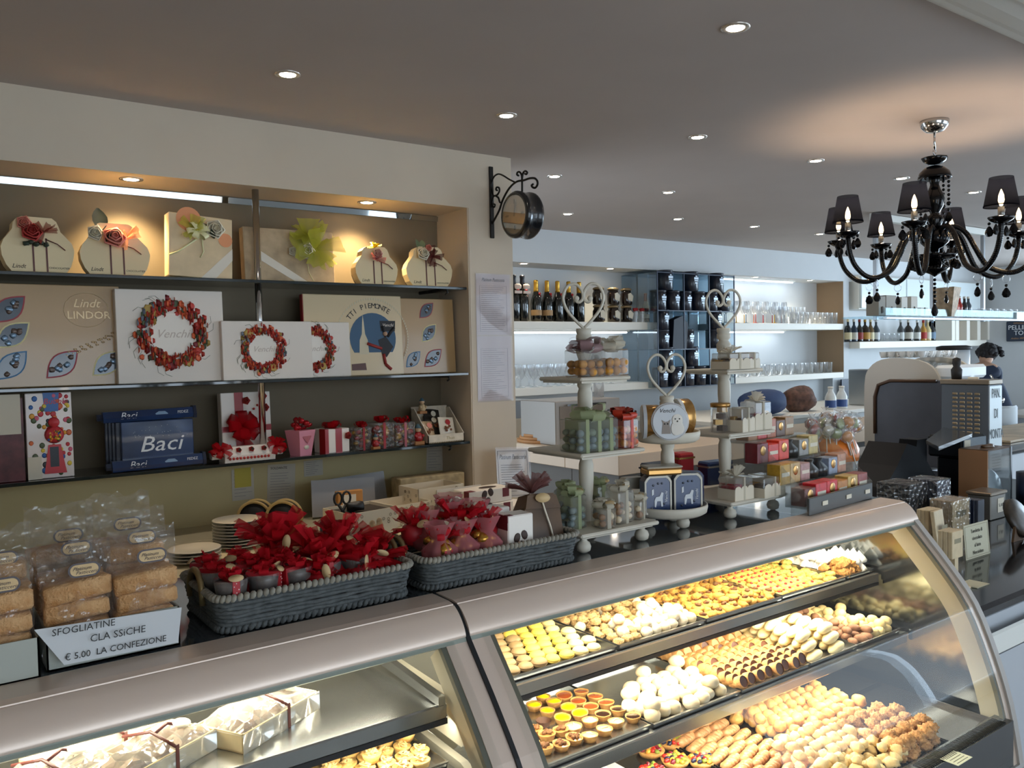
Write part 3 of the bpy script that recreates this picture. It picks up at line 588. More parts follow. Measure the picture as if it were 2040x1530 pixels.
q=MB(); q.tube([(-.01,-.045,.2),(-.11,-.042,.12),(-.15,-.038,.1)],.005,5); q.tube([(0,-.045,.2),(.01,-.04,.13),(-.005,-.04,.1)],.003,5); q.build('ribbon_tail',satin,t)
t=thing('flower_box','wide damask gift box with white roses and lime tulle behind the chrome tube','gift box',(1.72,4.36,2.1505),rot=(-.07,0,0))
q=MB(); q.box(-.26,.24,-.03,.03,0,.285,b=.003); q.build('carton',damask,t)
q=MB(); q.prism([(-.17,.11),(.02,.001),(.09,.001),(-.17,.16)],-.0312,-.0302,'y'); q.build('diagonal_band',MATS['band_pale'],t)
q=MB(); rose(q,.047,TR(.07,-.045,.17,PI/2)); rose(q,.025,TR(-.0,-.04,.165,PI/2)); q.build('roses',ivory,t)
q=MB(); leaf(q,.07,.02,TR(.05,-.04,.2,1.3,0,.3)); leaf(q,.05,.015,TR(.1,-.04,.12,2.6)); q.build('leaves',leafm,t)
q=MB(); burst(q,9,.15,9,T=TR(.13,-.05,.19,1.1),w=.45); burst(q,5,.11,14,T=TR(.09,-.04,.26,.8),w=.5); q.build('tulle',tul_y,t)
q=MB(); q.tube([(.08,-.04,.13),(.085,-.04,.06),(.11,-.04,.01)],.002,5); q.build('ribbon_tail',satin,t)
# ---- middle shelf
gcard=G('tan_gloss','#b89668',.28,coat=.4,noise=.05,nscale=3); wcard=G('white_card','#e9dfd3',.5)
def lens_window(q,x,z,w,a,y,seed):
    rn=random.Random(seed); pl=[]
    for i in range(9): u=i/8; pl.append((-w/2+w*u, w*.27*math.sin(PI*u)))
    for i in range(1,8): u=1-i/8; pl.append((-w/2+w*u,-w*.27*math.sin(PI*u)))
    T=Matrix.Translation((x,0,z))@Matrix.Rotation(-a,4,'Y')
    q.prism([(p*1.12,r*1.15) for p,r in pl],y,y-.001,'y',4+seed%3,T); q.prism(pl,y-.001,y-.002,'y',1,T)
    for i in range(6): q.blob((w*.09,.004,w*.08),.2,2+(i%2),T@TR(rn.uniform(-.3,.3)*w,y-.003,rn.uniform(-.1,.1)*w),n=6,k=4,seed=i)
winmats=[gcard,G('window_dark','#3e4a58',.2,coat=.6),G('wrap_blue','#7f97ad',.25,.4),G('wrap_brown','#6b5b52',.3,.3),G('window_rim_red','#a8424a'),G('window_rim_cream','#e0d49a'),G('window_rim_blue','#4f7fa8')]
def lensbox(x,w,h,label,wins,z=1.6405,y=4.33,logo=None):
    t=thing('tasting_box',label,'chocolate box',(x,y,z),rot=(-.05,0,0)); q=MB(); q.box(-w/2,w/2,-.015,.02,0,h,b=.003); q.build('carton',gcard,t)
    for i,(a,b,s,an) in enumerate(wins): q=MB(); lens_window(q,a,b,s*1.22,an,-.0152,i); q.build('window',winmats,t)
    if logo: 
        lm=G('gold_emboss','#cdb188',.3,.5); text('Lindt',.055,t,(logo[0],-.0158,logo[1]),m=lm,shear=.3); text('LINDOR',.05,t,(logo[0]+.01,-.0158,logo[1]-.055),m=lm); q=MB(); q.tube([(logo[0]+.095*math.cos(i/16*2*PI),-.016,logo[1]-.03+.08*math.sin(i/16*2*PI)) for i in range(16)],.0013,4,closed=True); 
        for i in range(26): q.blob((.008,.002,.005),.3,T=TR(logo[0]-.09+i*.0085,-.016,logo[1]-.24+i*.004+.012*math.sin(i*2)),n=5,k=3)
        q.build('emboss',lm,t)
    return t
lensbox(.51,.69,.465,'large glossy tan chocolate box with eye-shaped windows, at the left end',[(.01-.12,.35,.13,.75),(-.10,.235,.13,.7),(-.11,.1,.13,.8),(.09,.1,.135,.75),(.28,.1,.13,.7)],logo=(.2,.38))
lensbox(2.52,.44,.445,'tan chocolate box with five eye-shaped windows, at the right end',[(.03,.375,.10,.75),(.04,.24,.11,.8),(-.075,.085,.1,.75),(.06,.09,.12,.7)],y=4.35)
BER=[G('berry_red','#c1392b',.5),G('berry_orange','#d9633a',.5),G('berry_wine','#8c2c30',.5),G('berry_green','#556248',.6),G('berry_straw','#c2a054',.6),G('berry_grey','#6f7886',.6)]
def wreath(t,cx,cz,R,y,seed,clip=None):
    rn=random.Random(seed); q=MB()
    for i in range(330):
        a=rn.uniform(0,2*PI); r=R*rn.gauss(.79,.11); r=max(R*.6,min(R*1.03,r)); x=cx+r*math.cos(a); z=cz+r*math.sin(a)
        s=R*rn.uniform(.08,.135); sec=(a/(2*PI)*8)%8; m=rn.choices(range(6),(8,3.5,2.5,.8,.5,.4))[0] if not(3.0<sec<4.2 or 7.3<sec) else rn.choices(range(6),(3,1.5,1,2.5,1,1))[0]
        q.lathe([(s,0),(s*.7,s*.12),(0.0001,s*.18)],7,m,TR(x,y-.0002*(i%5),z,PI/2,0,rn.uniform(0,3)),lob=.15,lobn=5)
    for i in range(14):
        a=rn.uniform(0,2*PI); q.tube([(cx+R*.95*math.cos(a),y-.001,cz+R*.95*math.sin(a)),(cx+R*1.15*math.cos(a+.1),y-.001,cz+R*1.15*math.sin(a+.1)),(cx+R*1.2*math.cos(a+.25),y-.001,cz+R*1.2*math.sin(a+.25))],.0008,3,m=3)
    for (a,rr,mm) in ((2.3,.2,4),(5.2,.17,4)): q.lathe([(R*rr,0),(R*rr*.8,.004),(R*rr*.3,.002)],18,mm,TR(cx+R*.86*math.cos(a),y-.002,cz+R*.86*math.sin(a),PI/2),lob=.1,lobn=9)
    o=q.build('wreath_print',BER,t)
    q=MB(); q.lathe([(.0001,.003),(R*.6,.003),(R*.615,0)],32,T=TR(cx,y,cz,PI/2),smooth=False); q.build('white_medallion',G('medallion','#f0e8dc',.4),t)
    text('Venchi',R*.33,t,(cx,y-.0035,cz),m=G('pale_script','#cdbfb2'),shear=.4)
def vbox(x,w,h,d,y,label,R,cx=0,cz=None,seed=0):
    t=thing('wreath_box',label,'chocolate box',(x,y,1.6405),rot=(-.04,0,0)); q=MB(); q.box(-w/2,w/2,-d/2,d/2,0,h,b=.003); q.build('carton',wcard,t); wreath(t,cx,cz or h*.5,R,-d/2-.0006,seed)
vbox(1.075,.50,.45,.06,4.30,'largest white chocolate box with a red berry wreath',.172,-.0,.235,1)
vbox(1.54,.475,.30,.04,4.255,'medium white wreath box standing in front of the other',.125,-.03,.155,2)
vbox(1.86,.33,.30,.03,4.31,'white wreath box half hidden behind the medium one',.125,-.05,.155,3)
t=thing('piedmont_box','tall cream chocolate box with a blue circle and a dancing figure','chocolate box',(2.075,4.345,1.6405),rot=(-.05,0,0))
q=MB(); q.box(-.3,.3,-.02,.02,0,.455,b=.003); q.build('carton',G('cream_gloss','#dcc59c',.3,coat=.4),t); q=MB(); q.box(-.303,-.30,-.018,.018,.003,.452); q.build('red_side',redm,t)
y=-.0206; bl=G('print_blue','#3f5f7c'); dk=G('print_dark','#26262a'); rd=G('print_red','#a0352f')
q=MB(); q.prism([(.145*math.cos(a/32*2*PI)+.11,.145*math.sin(a/32*2*PI)+.21) for a in range(-3,20)],y,y-.0006,'y'); q.build('blue_disc',bl,t)
q=MB(); q.prism([(.02,.12),(.08,.12),(.075,.2),(.06,.235),(.055,.3),(.05,.345),(.045,.3),(.04,.235),(.025,.2)],y-.0006,y-.0012,'y'); q.build('spire_print',G('spire','#d5c9ab'),t)
q=MB(); q.prism([(.14,.2),(.19,.22),(.235,.16),(.19,.1),(.16,.12)],y-.0012,y-.002,'y',0); q.prism([(.155,.31),(.255,.31),(.25,.25),(.16,.25)],y-.0012,y-.0022,'y',0)
q.tube([(.17,.2,.0),(.17,.2,0)],.001,3) if 0 else None
for a,b,m in (((.19,.22),(.17,.28),0),((.2,.22),(.245,.27),0),((.16,.15),(.07,.18),1),((.17,.12),(.18,.06),1),((.18,.06),(.215,.03),1)): q.tube([(a[0],y-.003,a[1]),(b[0],y-.003,b[1])],.009,6,m=m)
q.ball(.014,2,TR(.185,y-.004,.235)); q.build('figure_print',[dk,rd,G('skin_print','#c9a184')],t)
q=MB(); q.prism([(-.03,.03),(.06,.03),(.055,.07),(-.03,.065)],y,y-.002,'y'); q.build('chocolate_print',G('choc_print','#5b332b',.4),t)
for i,ch in enumerate('TTI PIEMONTE'):
    a=math.radians(140-i*7.6); 
    if ch!=' ': text(ch,.042,t,(.11+.185*math.cos(a),y-.001,.21+.185*math.sin(a)),(PI/2,-(a-PI/2)+0,0),dk)
text('Venchi',.026,t,(.205,y-.003,.285),m=wcard,shear=.3)
q=MB(); [q.box(-.003,.003,y-.001,y,-.006,.006,T=TR(.11+.225*math.cos(math.radians(a)),0,.21+.225*math.sin(math.radians(a)),0,0)) for a in range(-30,200,4)]; q.build('dot_ring',MATS['spire'],t)
# ---- lowest shelf
Z3=1.2285
t=thing('gum_box','tall box printed with coloured balloons and a red gumball machine','candy box',(.46,4.31,Z3),rot=(-.03,0,0))
q=MB(); q.box(-.02,.165,-.04,.04,0,.385,b=.003); q.build('carton',G('gum_white','#e9dcd4',.35,coat=.3),t)
bc=[G('gum_%d'%i,c,.4) for i,c in enumerate(('#c8323a','#2c63a8','#e2a02c','#d8607a','#4c5a34','#2b2f38','#d9672e','#e8c83c'))]
rn=random.Random(3); q=MB()
for i in range(75): r=rn.uniform(.008,.0125); q.lathe([(.0001,0.0015),(r*.7,.0012),(r,0)],10,rn.randrange(8),TR(rn.uniform(-.008,.153),-.0402-.0002*(i%4),rn.uniform(.012,.375),PI/2),sx=1,sy=1.15)
q.build('balloon_print',bc,t)
q=MB(); q.prism([(.05,.385),(.115,.385),(.11,.3),(.055,.3)],-.0412,-.042,'y',1); q.prism([(.045,.02),(.135,.02),(.125,.08),(.115,.15),(.065,.15),(.055,.08)],-.042,-.044,'y',0); q.prism([(.07,.05),(.105,.05),(.105,.14),(.07,.14)],-.044,-.045,'y',5); q.lathe([(.0001,.012),(.03,.008),(.04,0)],18,0,TR(.09,-.042,.195,PI/2)); q.lathe([(.0001,.008),(.02,.005),(.024,0)],14,0,TR(.09,-.042,.25,PI/2))
for i in range(30): q.ball(.006,rn.randrange(8),TR(.09+rn.uniform(-.025,.025),-.05,.19+rn.uniform(-.022,.022)),6,4)
q.build('gumball_machine_print',bc,t); text('Bubble',.036,t,(.10,-.0425,.345),m=bc[0],shear=.2)
q=MB(); q.box(-.02,.035,-.05,-.0425,0,.1); q.build('price_label',paper,t)
t=thing('gum_box','dark red candy box partly cut off at the left end of the lowest shelf','candy box',(.37,4.30,Z3)); q=MB(); q.box(-.12,.06,-.04,.04,0,.37,b=.003); q.build('carton',G('candy_dark','#5e2a2c',.4,noise=.5,nscale=20),t); q=MB(); q.box(-.1,.05,-.0425,-.0405,.21,.385); q.build('paper_note',paper,t)
# blue chocolate bars pack
bblue=G('pack_blue','#17325c',.3,coat=.5,noise=.4,nscale=6); bdark=G('pack_navy','#0f1c36',.35,coat=.4); lw=G('letter_white','#e8ebee',.5)
t=thing('chocolate_pack','stack of large dark blue chocolate boxes standing upright on the lowest shelf','chocolate box',(.975,4.33,Z3+.032))
q=MB(); q.box(-.145,.185,-.05,-.028,0,.2,b=.003); q.build('front_box',bblue,t)
for i in range(4): q=MB(); q.box(-.165-.0*i,.165,-.026+i*.018,-.011+i*.018,0,.2,b=.003,T=TR(-.012*i)); q.build('box',bdark,t)
text('Baci',.105,t,(.03,-.0506,.085),m=lw,shear=.25,ex=.001,sx=1.15)
q=MB(); [q.ball(.0014,T=TR(random.uniform(-.1,.16),-.0505,random.uniform(.12,.18)),n=5,k=3) for i in range(24)]; q.build('stars',lw,t)
def rollpack(x,z,y,ry,label):
    t=thing('chocolate_tube',label,'chocolate tube',(x,y,z),rot=(0,ry,0)); q=MB(); pl=[(-.026,0),(.026,0),(.03,.02),(.018,.05),(-.018,.05),(-.03,.02)]; q.prism(pl,-.21,.20,'x'); q.build('wrapper',bblue,t)
    q=MB(); q.prism([(a*1.15,b*1.2-.004) for a,b in pl],.20,.215,'x'); q.prism([(a*.6,b*.6+.01) for a,b in pl],-.235,-.21,'x'); q.build('end_flap',bdark,t)
    text('Baci',.045,t,(-.1,-.0285,.027),m=lw,shear=.25); q=MB(); q.prism([(.05+.03*math.cos(i),.027+.014*math.sin(i*1.0)) for i in range(7)],-.0285,-.0275,'y'); q.build('flower_print',G('pale_blue','#8aa6c4'),t); text('FEDEZ',.018,t,(.15,-.0285,.03),m=lw)
rollpack(.97,Z3+.2345,4.33,-.015,'blue chocolate tube lying on top of the upright boxes'); rollpack(.99,Z3+.006,4.262,-.015,'blue chocolate tube lying on the shelf in front of the boxes')
# red and white gifts
redr=sheer('organza_red','#b5151f',.82); redg=G('red_gloss','#a01820',.35,coat=.3); whg=G('white_gloss','#ece4da',.35)
t=thing('rose_gift_box','upright white gift box with red organza bow and rose print','gift box',(1.455,4.385,Z3),rot=(-.05,0,0))
q=MB(); q.box(-.13,.13,-.03,.03,0,.345,b=.003); q.build('carton',whg,t); q=MB(); q.box(-.06,-.015,-.032,-.0305,0,.345); q.box(-.13,.13,-.0325,-.031,.14,.17); q.build('ribbon',redg,t)
q=MB(); loopbow(q,.09,8,T=TR(-.03,-.04,.16,1.3),w=.3); burst(q,6,.08,2,T=TR(-.03,-.04,.13,1.3)); q.build('bow',redr,t)
q=MB(); [rose(q,.02,TR(a,-.033,b,PI/2)) for a,b in ((.0,.3),(.1,.26),(.09,.32))]; [q.ball(.007,T=TR(.0+i*.02,-.034,.22+i*.018),n=6,k=4) for i in range(5)]; q.build('rose_print',rosered,t)
t=thing('cracker_gift','long white gift roll with red organza ends and rose print','gift',(1.42,4.265,Z3),rot=(0,0,.02))
q=MB(); q.prism([(-.045,.0),(.045,.0),(.05,.03),(.035,.075),(-.03,.078),(-.05,.035)],-.13,.13,'x'); q.prism([(-.02,.02),(.02,.02),(.035,.06),(-.035,.06)],-.185,-.14,'x'); q.prism([(-.02,.02),(.02,.02),(.035,.06),(-.035,.06)],.14,.18,'x'); q.build('wrapper',whg,t)
q=MB(); loopbow(q,.06,6,T=TR(-.14,-.02,.05,.8)); loopbow(q,.06,6,T=TR(.14,-.02,.06,.8),seed=4); burst(q,5,.06,5,T=TR(.15,-.01,.06)); burst(q,5,.06,6,T=TR(-.15,-.02,.04)); q.build('bow',redr,t)
q=MB(); [q.ball(.0075,T=TR(-.105+i*.018,-.0505,.02),n=7,k=4) for i in range(12)]; [rose(q,.014,TR(-.06+i*.065,-.045,.06,PI/2-.5)) for i in range(3)]; q.build('rose_print',rosered,t); q=MB(); [leaf(q,.03,.007,TR(-.06+i*.065,-.049,.055,2.6)) for i in range(3)]; q.build('leaf_print',leafm,t)
pinkm=G('pink_card','#dd8fa0',.5)
t=thing('pink_pot','tapered pink pot with a red heart, filled with red wrapped lollies','gift pot',(1.712,4.28,Z3),rot=(0,0,.35)); q=MB(); q.lathe([(.055,0),(.08,.135)],4,T=TR(rz=PI/4),smooth=False); q.build('pot',pinkm,t)
q=MB(); q.prism([(0,-.03),(.03,.005),(.027,.022),(.013,.027),(0,.016),(-.013,.027),(-.027,.022),(-.03,.005)],0,.003,'y',T=TR(.0,-.0535,.095,-.1)); q.build('heart',redg,t); q=MB(); q.lathe([(.0001,.002),(.012,.002),(.012,0)],14,T=TR(0,-.045,.045,PI/2-.1),sx=1.4); q.build('sticker',paper,t)
q=MB(); [q.blob((.017,.017,.015),.2,T=TR(.045*math.cos(i*2.4)*(.4+.6*(i%3)/2),.045*math.sin(i*2.4)*(.4+.6*(i%3)/2),.15+.012*(i%4)),seed=i,n=8,k=5) for i in range(14)]; q.build('sweets',G('foil_red','#b3232a',.2,.6),t); q=MB(); burst(q,12,.06,3,T=TR(0,0,.14),e0=.5); q.build('cellophane',clear('celloph',(.97,.96,.95),.10,.12,.05,crinkle=.8),t)
t=thing('cube_gift','white cube gift box with broad red ribbon and red bow','gift box',(1.90,4.30,Z3),rot=(0,0,.12)); q=MB(); q.box(-.075,.075,-.06,.06,0,.13,b=.003); q.build('carton',whg,t); q=MB(); q.box(-.012,.028,-.0615,.0615,-.0005,.132); q.box(-.0765,-.055,-.0615,.0,-.0005,.131); q.build('ribbon',redg,t); q=MB(); loopbow(q,.055,8,T=TR(0,0,.135),w=.35); q.build('bow',redr,t); q=MB(); rose(q,.02,TR(.06,-.066,.09,PI/2)); q.build('rose',rosered,t)
dotc=clear('celloph2',(.97,.96,.95),.12,.12,.05,crinkle=.8)
def figure(x,y,z,label,c1,s=1):
    t=thing('figurine',label,'figurine',(x,y,z)); q=MB(); q.box(-.028,.028,-.02,.02,0,.018,b=.002); q.build('wood_base',G('wood_base','#a8703c'),t); q=MB(); q.lathe([(.02,.018),(.026,.03),(.02,.055),(.01,.064)],12); [q.ball(.009,T=TR(a,-.014,.045)) for a in (-.02,.02)]; q.build('body',c1,t); q=MB(); q.ball(.017,T=TR(0,0,.078),n=12); q.build('head',G('doll_skin','#d3b28e'),t); q=MB(); q.lathe([(.022,.085),(.012,.094),(.008,.104),(.0001,.106)],10); q.build('hat',G('doll_hat','#3d5a66'),t); t.scale=(s,)*3
def sweetbag(x,y,z,w,d,h,label,seed,boxed=True,cat='gift bag'):
    t=thing('sweet_bag',label,cat,(x,y,z)); rn=random.Random(seed); q=MB()
    for i in range(16): q.blob((w*.17,w*.13,w*.13),.2,i%2,TR(rn.uniform(-w*.32,w*.32),rn.uniform(-d*.32,d*.32),h*.12+h*.62*i/16),seed=i,n=8,k=5)
    q.build('sweets',[G('foil_red','#b3232a',.2,.6),gold],t); q=MB(); q.box(-w/2,w/2,-d/2,d/2,0,h*.85,b=.004); q.build('clear_box',dotc,t); q=MB(); loopbow(q,w*.4,7,T=TR(0,0,h*.86),seed=seed); burst(q,6,w*.4,seed,T=TR(0,0,h*.84),e0=.4); q.build('bow',redr,t); q=MB(); q.box(-w*.06,w*.06,-d/2-.002,-d/2,0,h*.85); q.build('ribbon',redg,t)
sweetbag(2.07,4.29,Z3,.10,.08,.15,'low clear sweet box with wine bow beside the cube gift',5)
sweetbag(2.20,4.30,Z3,.13,.09,.17,'clear sweet box with large red bow, left of the golden one',6); sweetbag(2.335,4.30,Z3,.13,.09,.16,'clear box of red and gold sweets next to the figurine',7)
figure(2.135,4.24,Z3,'tiny seated doll figurine in front of the clear sweet boxes',redg,.8); figure(2.425,4.27,Z3,'small doll figurine with blue hat in a red coat on wooden base',redg,1.15)
t=thing('display_carton','slant-sided counter display carton at the right end of the lowest shelf','display box',(2.59,4.33,Z3)); cdm=G('carton_print','#d9cdb8',.6,noise=.12,nscale=30)
q=MB(); q.box(-.12,.13,-.1,.1,0,.006); 
for x in (-.12,.125): q.prism([(-.1,0),(.1,0),(.1,.2),(.06,.2),(-.1,.05)],x,x+.005,'x')
q.box(-.12,.13,.095,.1,0,.21); q.box(-.12,.13,-.1,-.095,0,.052); q.build('carton',cdm,t); text('Thun',.028,t,(.03,-.1008,.027),m=G('pale_gold','#b7a478'),shear=.2)
q=MB(); [q.box(-.11+i*.012,-.103+i*.012,-.1012,-.1,.002,.01) for i in range(19)]; q.build('print_border',G('brownish','#8d7b5a'),t)
figure(2.52,4.38,Z3+.17,'small angel figurine standing at the back of the display carton',G('angel','#c8b08a'),.9)
for i,(x,y,z,rx,c,l) in enumerate(((2.60,4.385,.13,-.35,'#26221f','black sweets pouch at the back of the display carton'),(2.585,4.34,.075,-.5,'#2b2723','black and white sweets pouch in the middle of the display carton'),(2.64,4.285,.05,-.35,'#e2d8c6','white pouch with nut picture at the front of the display carton'),(2.53,4.30,.03,-.5,'#bfa27e','pouch of sweets low on the left side of the display carton'))):
    t=thing('sweets_pouch',l,'pouch',(x,y,Z3+z*.6),rot=(rx,.08,.06)); w=.055 if i<3 else .035
    g=[[(-w+2*w*u/6,-.018*math.sin(PI*u/6)*math.sin(PI*v/5)-.002,.12*v/5) for u in range(7)] for v in range(6)]; g2=[[(a,-b+.001,c) for a,b,c in r] for r in g]
    q=MB(); q.sheet(g); q.sheet(g2); q.build('pouch_body',G('pouch%d'%i,c,.35,coat=.3),t); q=MB(); q.lathe([(.0001,.001),(.018,.001)],12,T=TR(0,-.019,.085,PI/2),cap=False); q.build('roundel',[paper,paper,redm,blush][i],t)
    q=MB(); [q.blob((.009,.004,.008),.3,T=TR(random.uniform(-.025,.025),-.021,random.uniform(.03,.06)),n=6,k=4,seed=k) for k in range(6)]; q.build('nut_print',G('nutprint','#7d4a2a'),t)
# notes on the sand wall
def note(x0,x1,z0,z1,label,c='#c9c2b4',n=9,y=4.549,rz=0,nm='paper_note',title=None):
    t=thing(nm,label,'note',((x0+x1)/2,y,z0),rot=(0,rz,0)); w=(x1-x0)/2; h=z1-z0; q=MB(); q.box(-w,w,-.0012,0,0,h); q.build('sheet',G('note_'+c[1:],c,.8),t); q=MB(); textlines(q,-w*.8,w*.8,h*.08,h*(.8 if title else .94),-.0014,n,th=.0016,rn=random.Random(n)); q.build('writing',G('grey_ink','#77757a',.8),t)
    if title: text(title,h*.09,t,(-w*.2,-.0016,h*.9))
    return t
t=note(1.425,1.545,.98,1.15,'small grey note with a yellow sticky note over it, left on the sand wall',n=8)
q=MB(); q.box(-.045,.045,-.003,-.0015,.07,.175); q.build('sticky_note',G('sticky','#c9b84a'),t); 
note(1.615,1.775,.945,1.155,'tall handwritten note beside the sticky note',title='SOLDANTE',n=10,rz=.05)
note(1.835,1.95,1.07,1.16,'small lined note in the middle of the sand wall',n=7)
note(2.635,2.755,1.02,1.18,'pale note at the right end of the sand wall',n=8,rz=.06)
# menus and notice on the column
scr=G('script_grey','#5a5a60')
for i,(z0,z1,l) in enumerate(((1.865,2.23,'upper of the two printed price lists in plastic on the column'),(1.465,1.855,'lower of the two printed price lists in plastic on the column'))):
    t=thing('price_list',l,'menu',(2.93,4.198,z0)); h=z1-z0; q=MB(); q.box(-.125,.125,-.001,0,0,h); q.build('sheet',G('menu_paper','#cdbfb8',.8),t); q=MB(); q.box(-.13,.135,-.0045,-.004,-.008,h+.006); q.build('plastic_sleeve',clear('sleeve',(.98,.98,1),.015,.12,.06,crinkle=.5,cscale=7,fk=.3),t)
    q=MB(); textlines(q,-.09,.09,h*.07,h*.8,-.0016,22,th=.0022,rn=random.Random(i)); q.box(-.1,.1,-.0016,-.001,h*.05,h*.053); q.box(-.1,.1,-.0016,-.001,h*.81,h*.813); q.box(-.1,-.098,-.0016,-.001,h*.05,h*.81); q.box(.098,.1,-.0016,-.001,h*.05,h*.81); q.build('print_lines',G('print_grey','#8f8784'),t)
    if i==0: text('Platinum Pasticceria',.03,t,(0,-.002,h*.91),m=scr,shear=.4,sx=.7)
t=thing('notice','framed paper notice leaning against the column foot','notice',(2.93,4.02,.8905),rot=(-.16,.07,0)); q=MB(); q.box(-.12,.12,-.003,0,0,.29); q.build('board',G('notice_paper','#d2cbc0',.7),t); q=MB(); 
for a in (((-.11,.11,-.0045,-.0032,.275,.278)),((-.11,.11,-.0045,-.0032,.01,.013)),((-.11,-.107,-.0045,-.0032,.01,.275)),((.107,.11,-.0045,-.0032,.01,.275))): q.box(*a)
textlines(q,-.09,.09,.03,.2,-.0045,12,th=.003,rn=random.Random(5)); q.build('print_lines',G('print_dark2','#5b5856'),t); text('Platinum Pasticceria',.04,t,(0,-.0046,.24),m=ink,shear=.4,sx=.62)
q=MB(); q.box(-.125,.13,-.009,-.008,-.004,.3); q.build('plastic_sleeve',MATS['sleeve'],t)
# ================================================================ wall clock
iron=G('wrought_iron','#16130f',.45,metal=.4)
t=thing('wall_clock','round black double-sided clock hanging from a scrolled wall bracket','clock',(2.93,4.2,2.45))
q=MB(); q.box(-.014,.014,-.012,-.001,0,.43,b=.002); q.build('wall_bar',iron,t)
def trc(pts,w,n=4):
    L_=[]
    for cx,cy in pts: p=P(940+cx/6.955,300+cy/6.955,x=2.93); L_.append((p.y-4.2,p.z-2.45))
    q.tube([(0,a,b) for a,b in smoothp(L_,n)],w,6)
q=MB()
trc([(278,1030),(290,1000),(380,830),(430,680),(520,520),(620,432),(720,412),(800,385),(870,385),(905,420),(910,470),(880,515),(840,507),(830,480),(850,465)],.0065)
trc([(300,630),(280,560),(275,450),(310,360),(370,325),(440,350),(520,400),(600,440)],.005)
trc([(300,630),(350,615),(382,560),(375,515),(345,510),(335,540),(355,552)],.006)
trc([(300,635),(283,700),(288,770),(312,782),(322,748),(302,740)],.005); trc([(330,625),(368,655),(385,710),(400,720)],.006)
trc([(697,405),(690,340),(665,300),(635,300),(626,335),(650,347)],.006); trc([(697,405),(708,320),(735,285),(767,300),(757,327),(735,322)],.006); trc([(697,400),(697,480),(697,590)],.006)
q.build('scroll_bracket',iron,t)
cp=P(1040.6,429,x=2.93); CL=TR(0,cp.y-4.2,cp.z-2.45); R=.135
q=MB(); TT=CL@TR(ry=-PI/2)
q.lathe([(.0001,-.05),(R*.80,-.05),(R*.82,-.062),(R*.93,-.062),(R,-.05),(R,-.035),(R*.96,-.028),(R*.96,.028),(R,.035),(R,.05),(R*.93,.062),(R*.82,.062),(R*.80,.05),(.0001,.05)],36,T=TT); q.build('case',G('clock_black','#17191d',.25,coat=.6),t)
q=MB(); q.lathe([(.0001,.0525),(R*.8,.0525)],32,T=TT,cap=False,smooth=False); q.build('dial',G('clock_dial','#b79c7c',.7,noise=.35,nscale=9),t)
q=MB()
for h in range(12):
    a=h*PI/6; q.box(-.004,.004,.064,.078,-.058,-.053,T=CL@TR(0,0,0,0,0,-0)@Matrix.Rotation(a,4,'X')@TR(rx=0)) if h%3 else q.box(-.058,-.053,-.005,.005,.062,.088,T=CL@Matrix.Rotation(a,4,'X'))
q.box(-.060,-.056,-.004,.004,-.01,.07,T=CL@Matrix.Rotation(.25,4,'X')); q.box(-.060,-.056,-.004,.004,-.01,.085,T=CL@Matrix.Rotation(.15,4,'X')); q.build('hands_and_numerals',G('clock_ink','#2a211b'),t)
q=MB(); q.lathe([(.0001,.0615),(R*.82,.0615)],32,T=TT,cap=False); q.build('front_glass',clear('dial_glass',(1,1,1),.05),t)
# ================================================================ back worktop goods
china=G('china_white','#d6cdbc',.3,coat=.3)
q=MB(); q.lathe([(.0001,.006),(.05,.006),(.055,.0),(.06,.006),(.108,.016),(.112,.0175),(.108,.0195),(.06,.011),(.0001,.010)],28); pm=q.mesh('plate',china)
pl=['first','second','third','fourth','fifth','sixth','seventh','eighth','ninth']
a=P(478,1092,z=.871); b=P(392,1122,z=.871)
for i in range(9): tag(inst('plate',pm,None,(a.x,a.y+.03,.871+i*.0143),sc=1.0),'white plate, %s from the bottom of the tall stack'%pl[i],'plate','plates in the tall stack')
for i in range(4): tag(inst('plate',pm,None,(b.x,b.y+.03,.871+i*.0143)),'white plate, %s from the bottom of the low stack'%pl[i],'plate','plates in the low stack')
def spool(px,label,c):
    p=P(px,1075,z=.871); t=thing('ribbon_spool',label,'spool',(p.x,p.y+.15,.871+.088),rot=(0,0,.95)); q=MB(); q.lathe([(.0001,-.028),(.078,-.028),(.078,.028),(.0001,.028)],30,T=TR(ry=PI/2)); q.build('ribbon_roll',c,t)
    for s in (-1,1): q=MB(); q.lathe([(.074,s*.029),(.088,s*.029),(.088,s*.033),(.074,s*.033),(.074,s*.029)],30,T=TR(ry=PI/2),cap=False); q.build('card_rim',G('card_yellow','#caa96a'),t)
spool(532,'black ribbon spool with tan cardboard rim, left of the two',ink); spool(590,'black ribbon spool with tan cardboard rim, right, beside the dog box',ink)
t=thing('dark_block','small navy block leaning between ribbon spool and dog box','box',(1.60,3.68,.871),rz=.2); q=MB(); q.box(-.04,.04,-.02,.02,0,.11,b=.004); q.build('body',bdark,t)
dogw=G('dog_card','#dccfb6',.6); dot=G('dog_dots','#8a7a62'); tan2=G('dog_tan','#a98c68',noise=.2,nscale=60); din=G('dark_content','#2a2522')
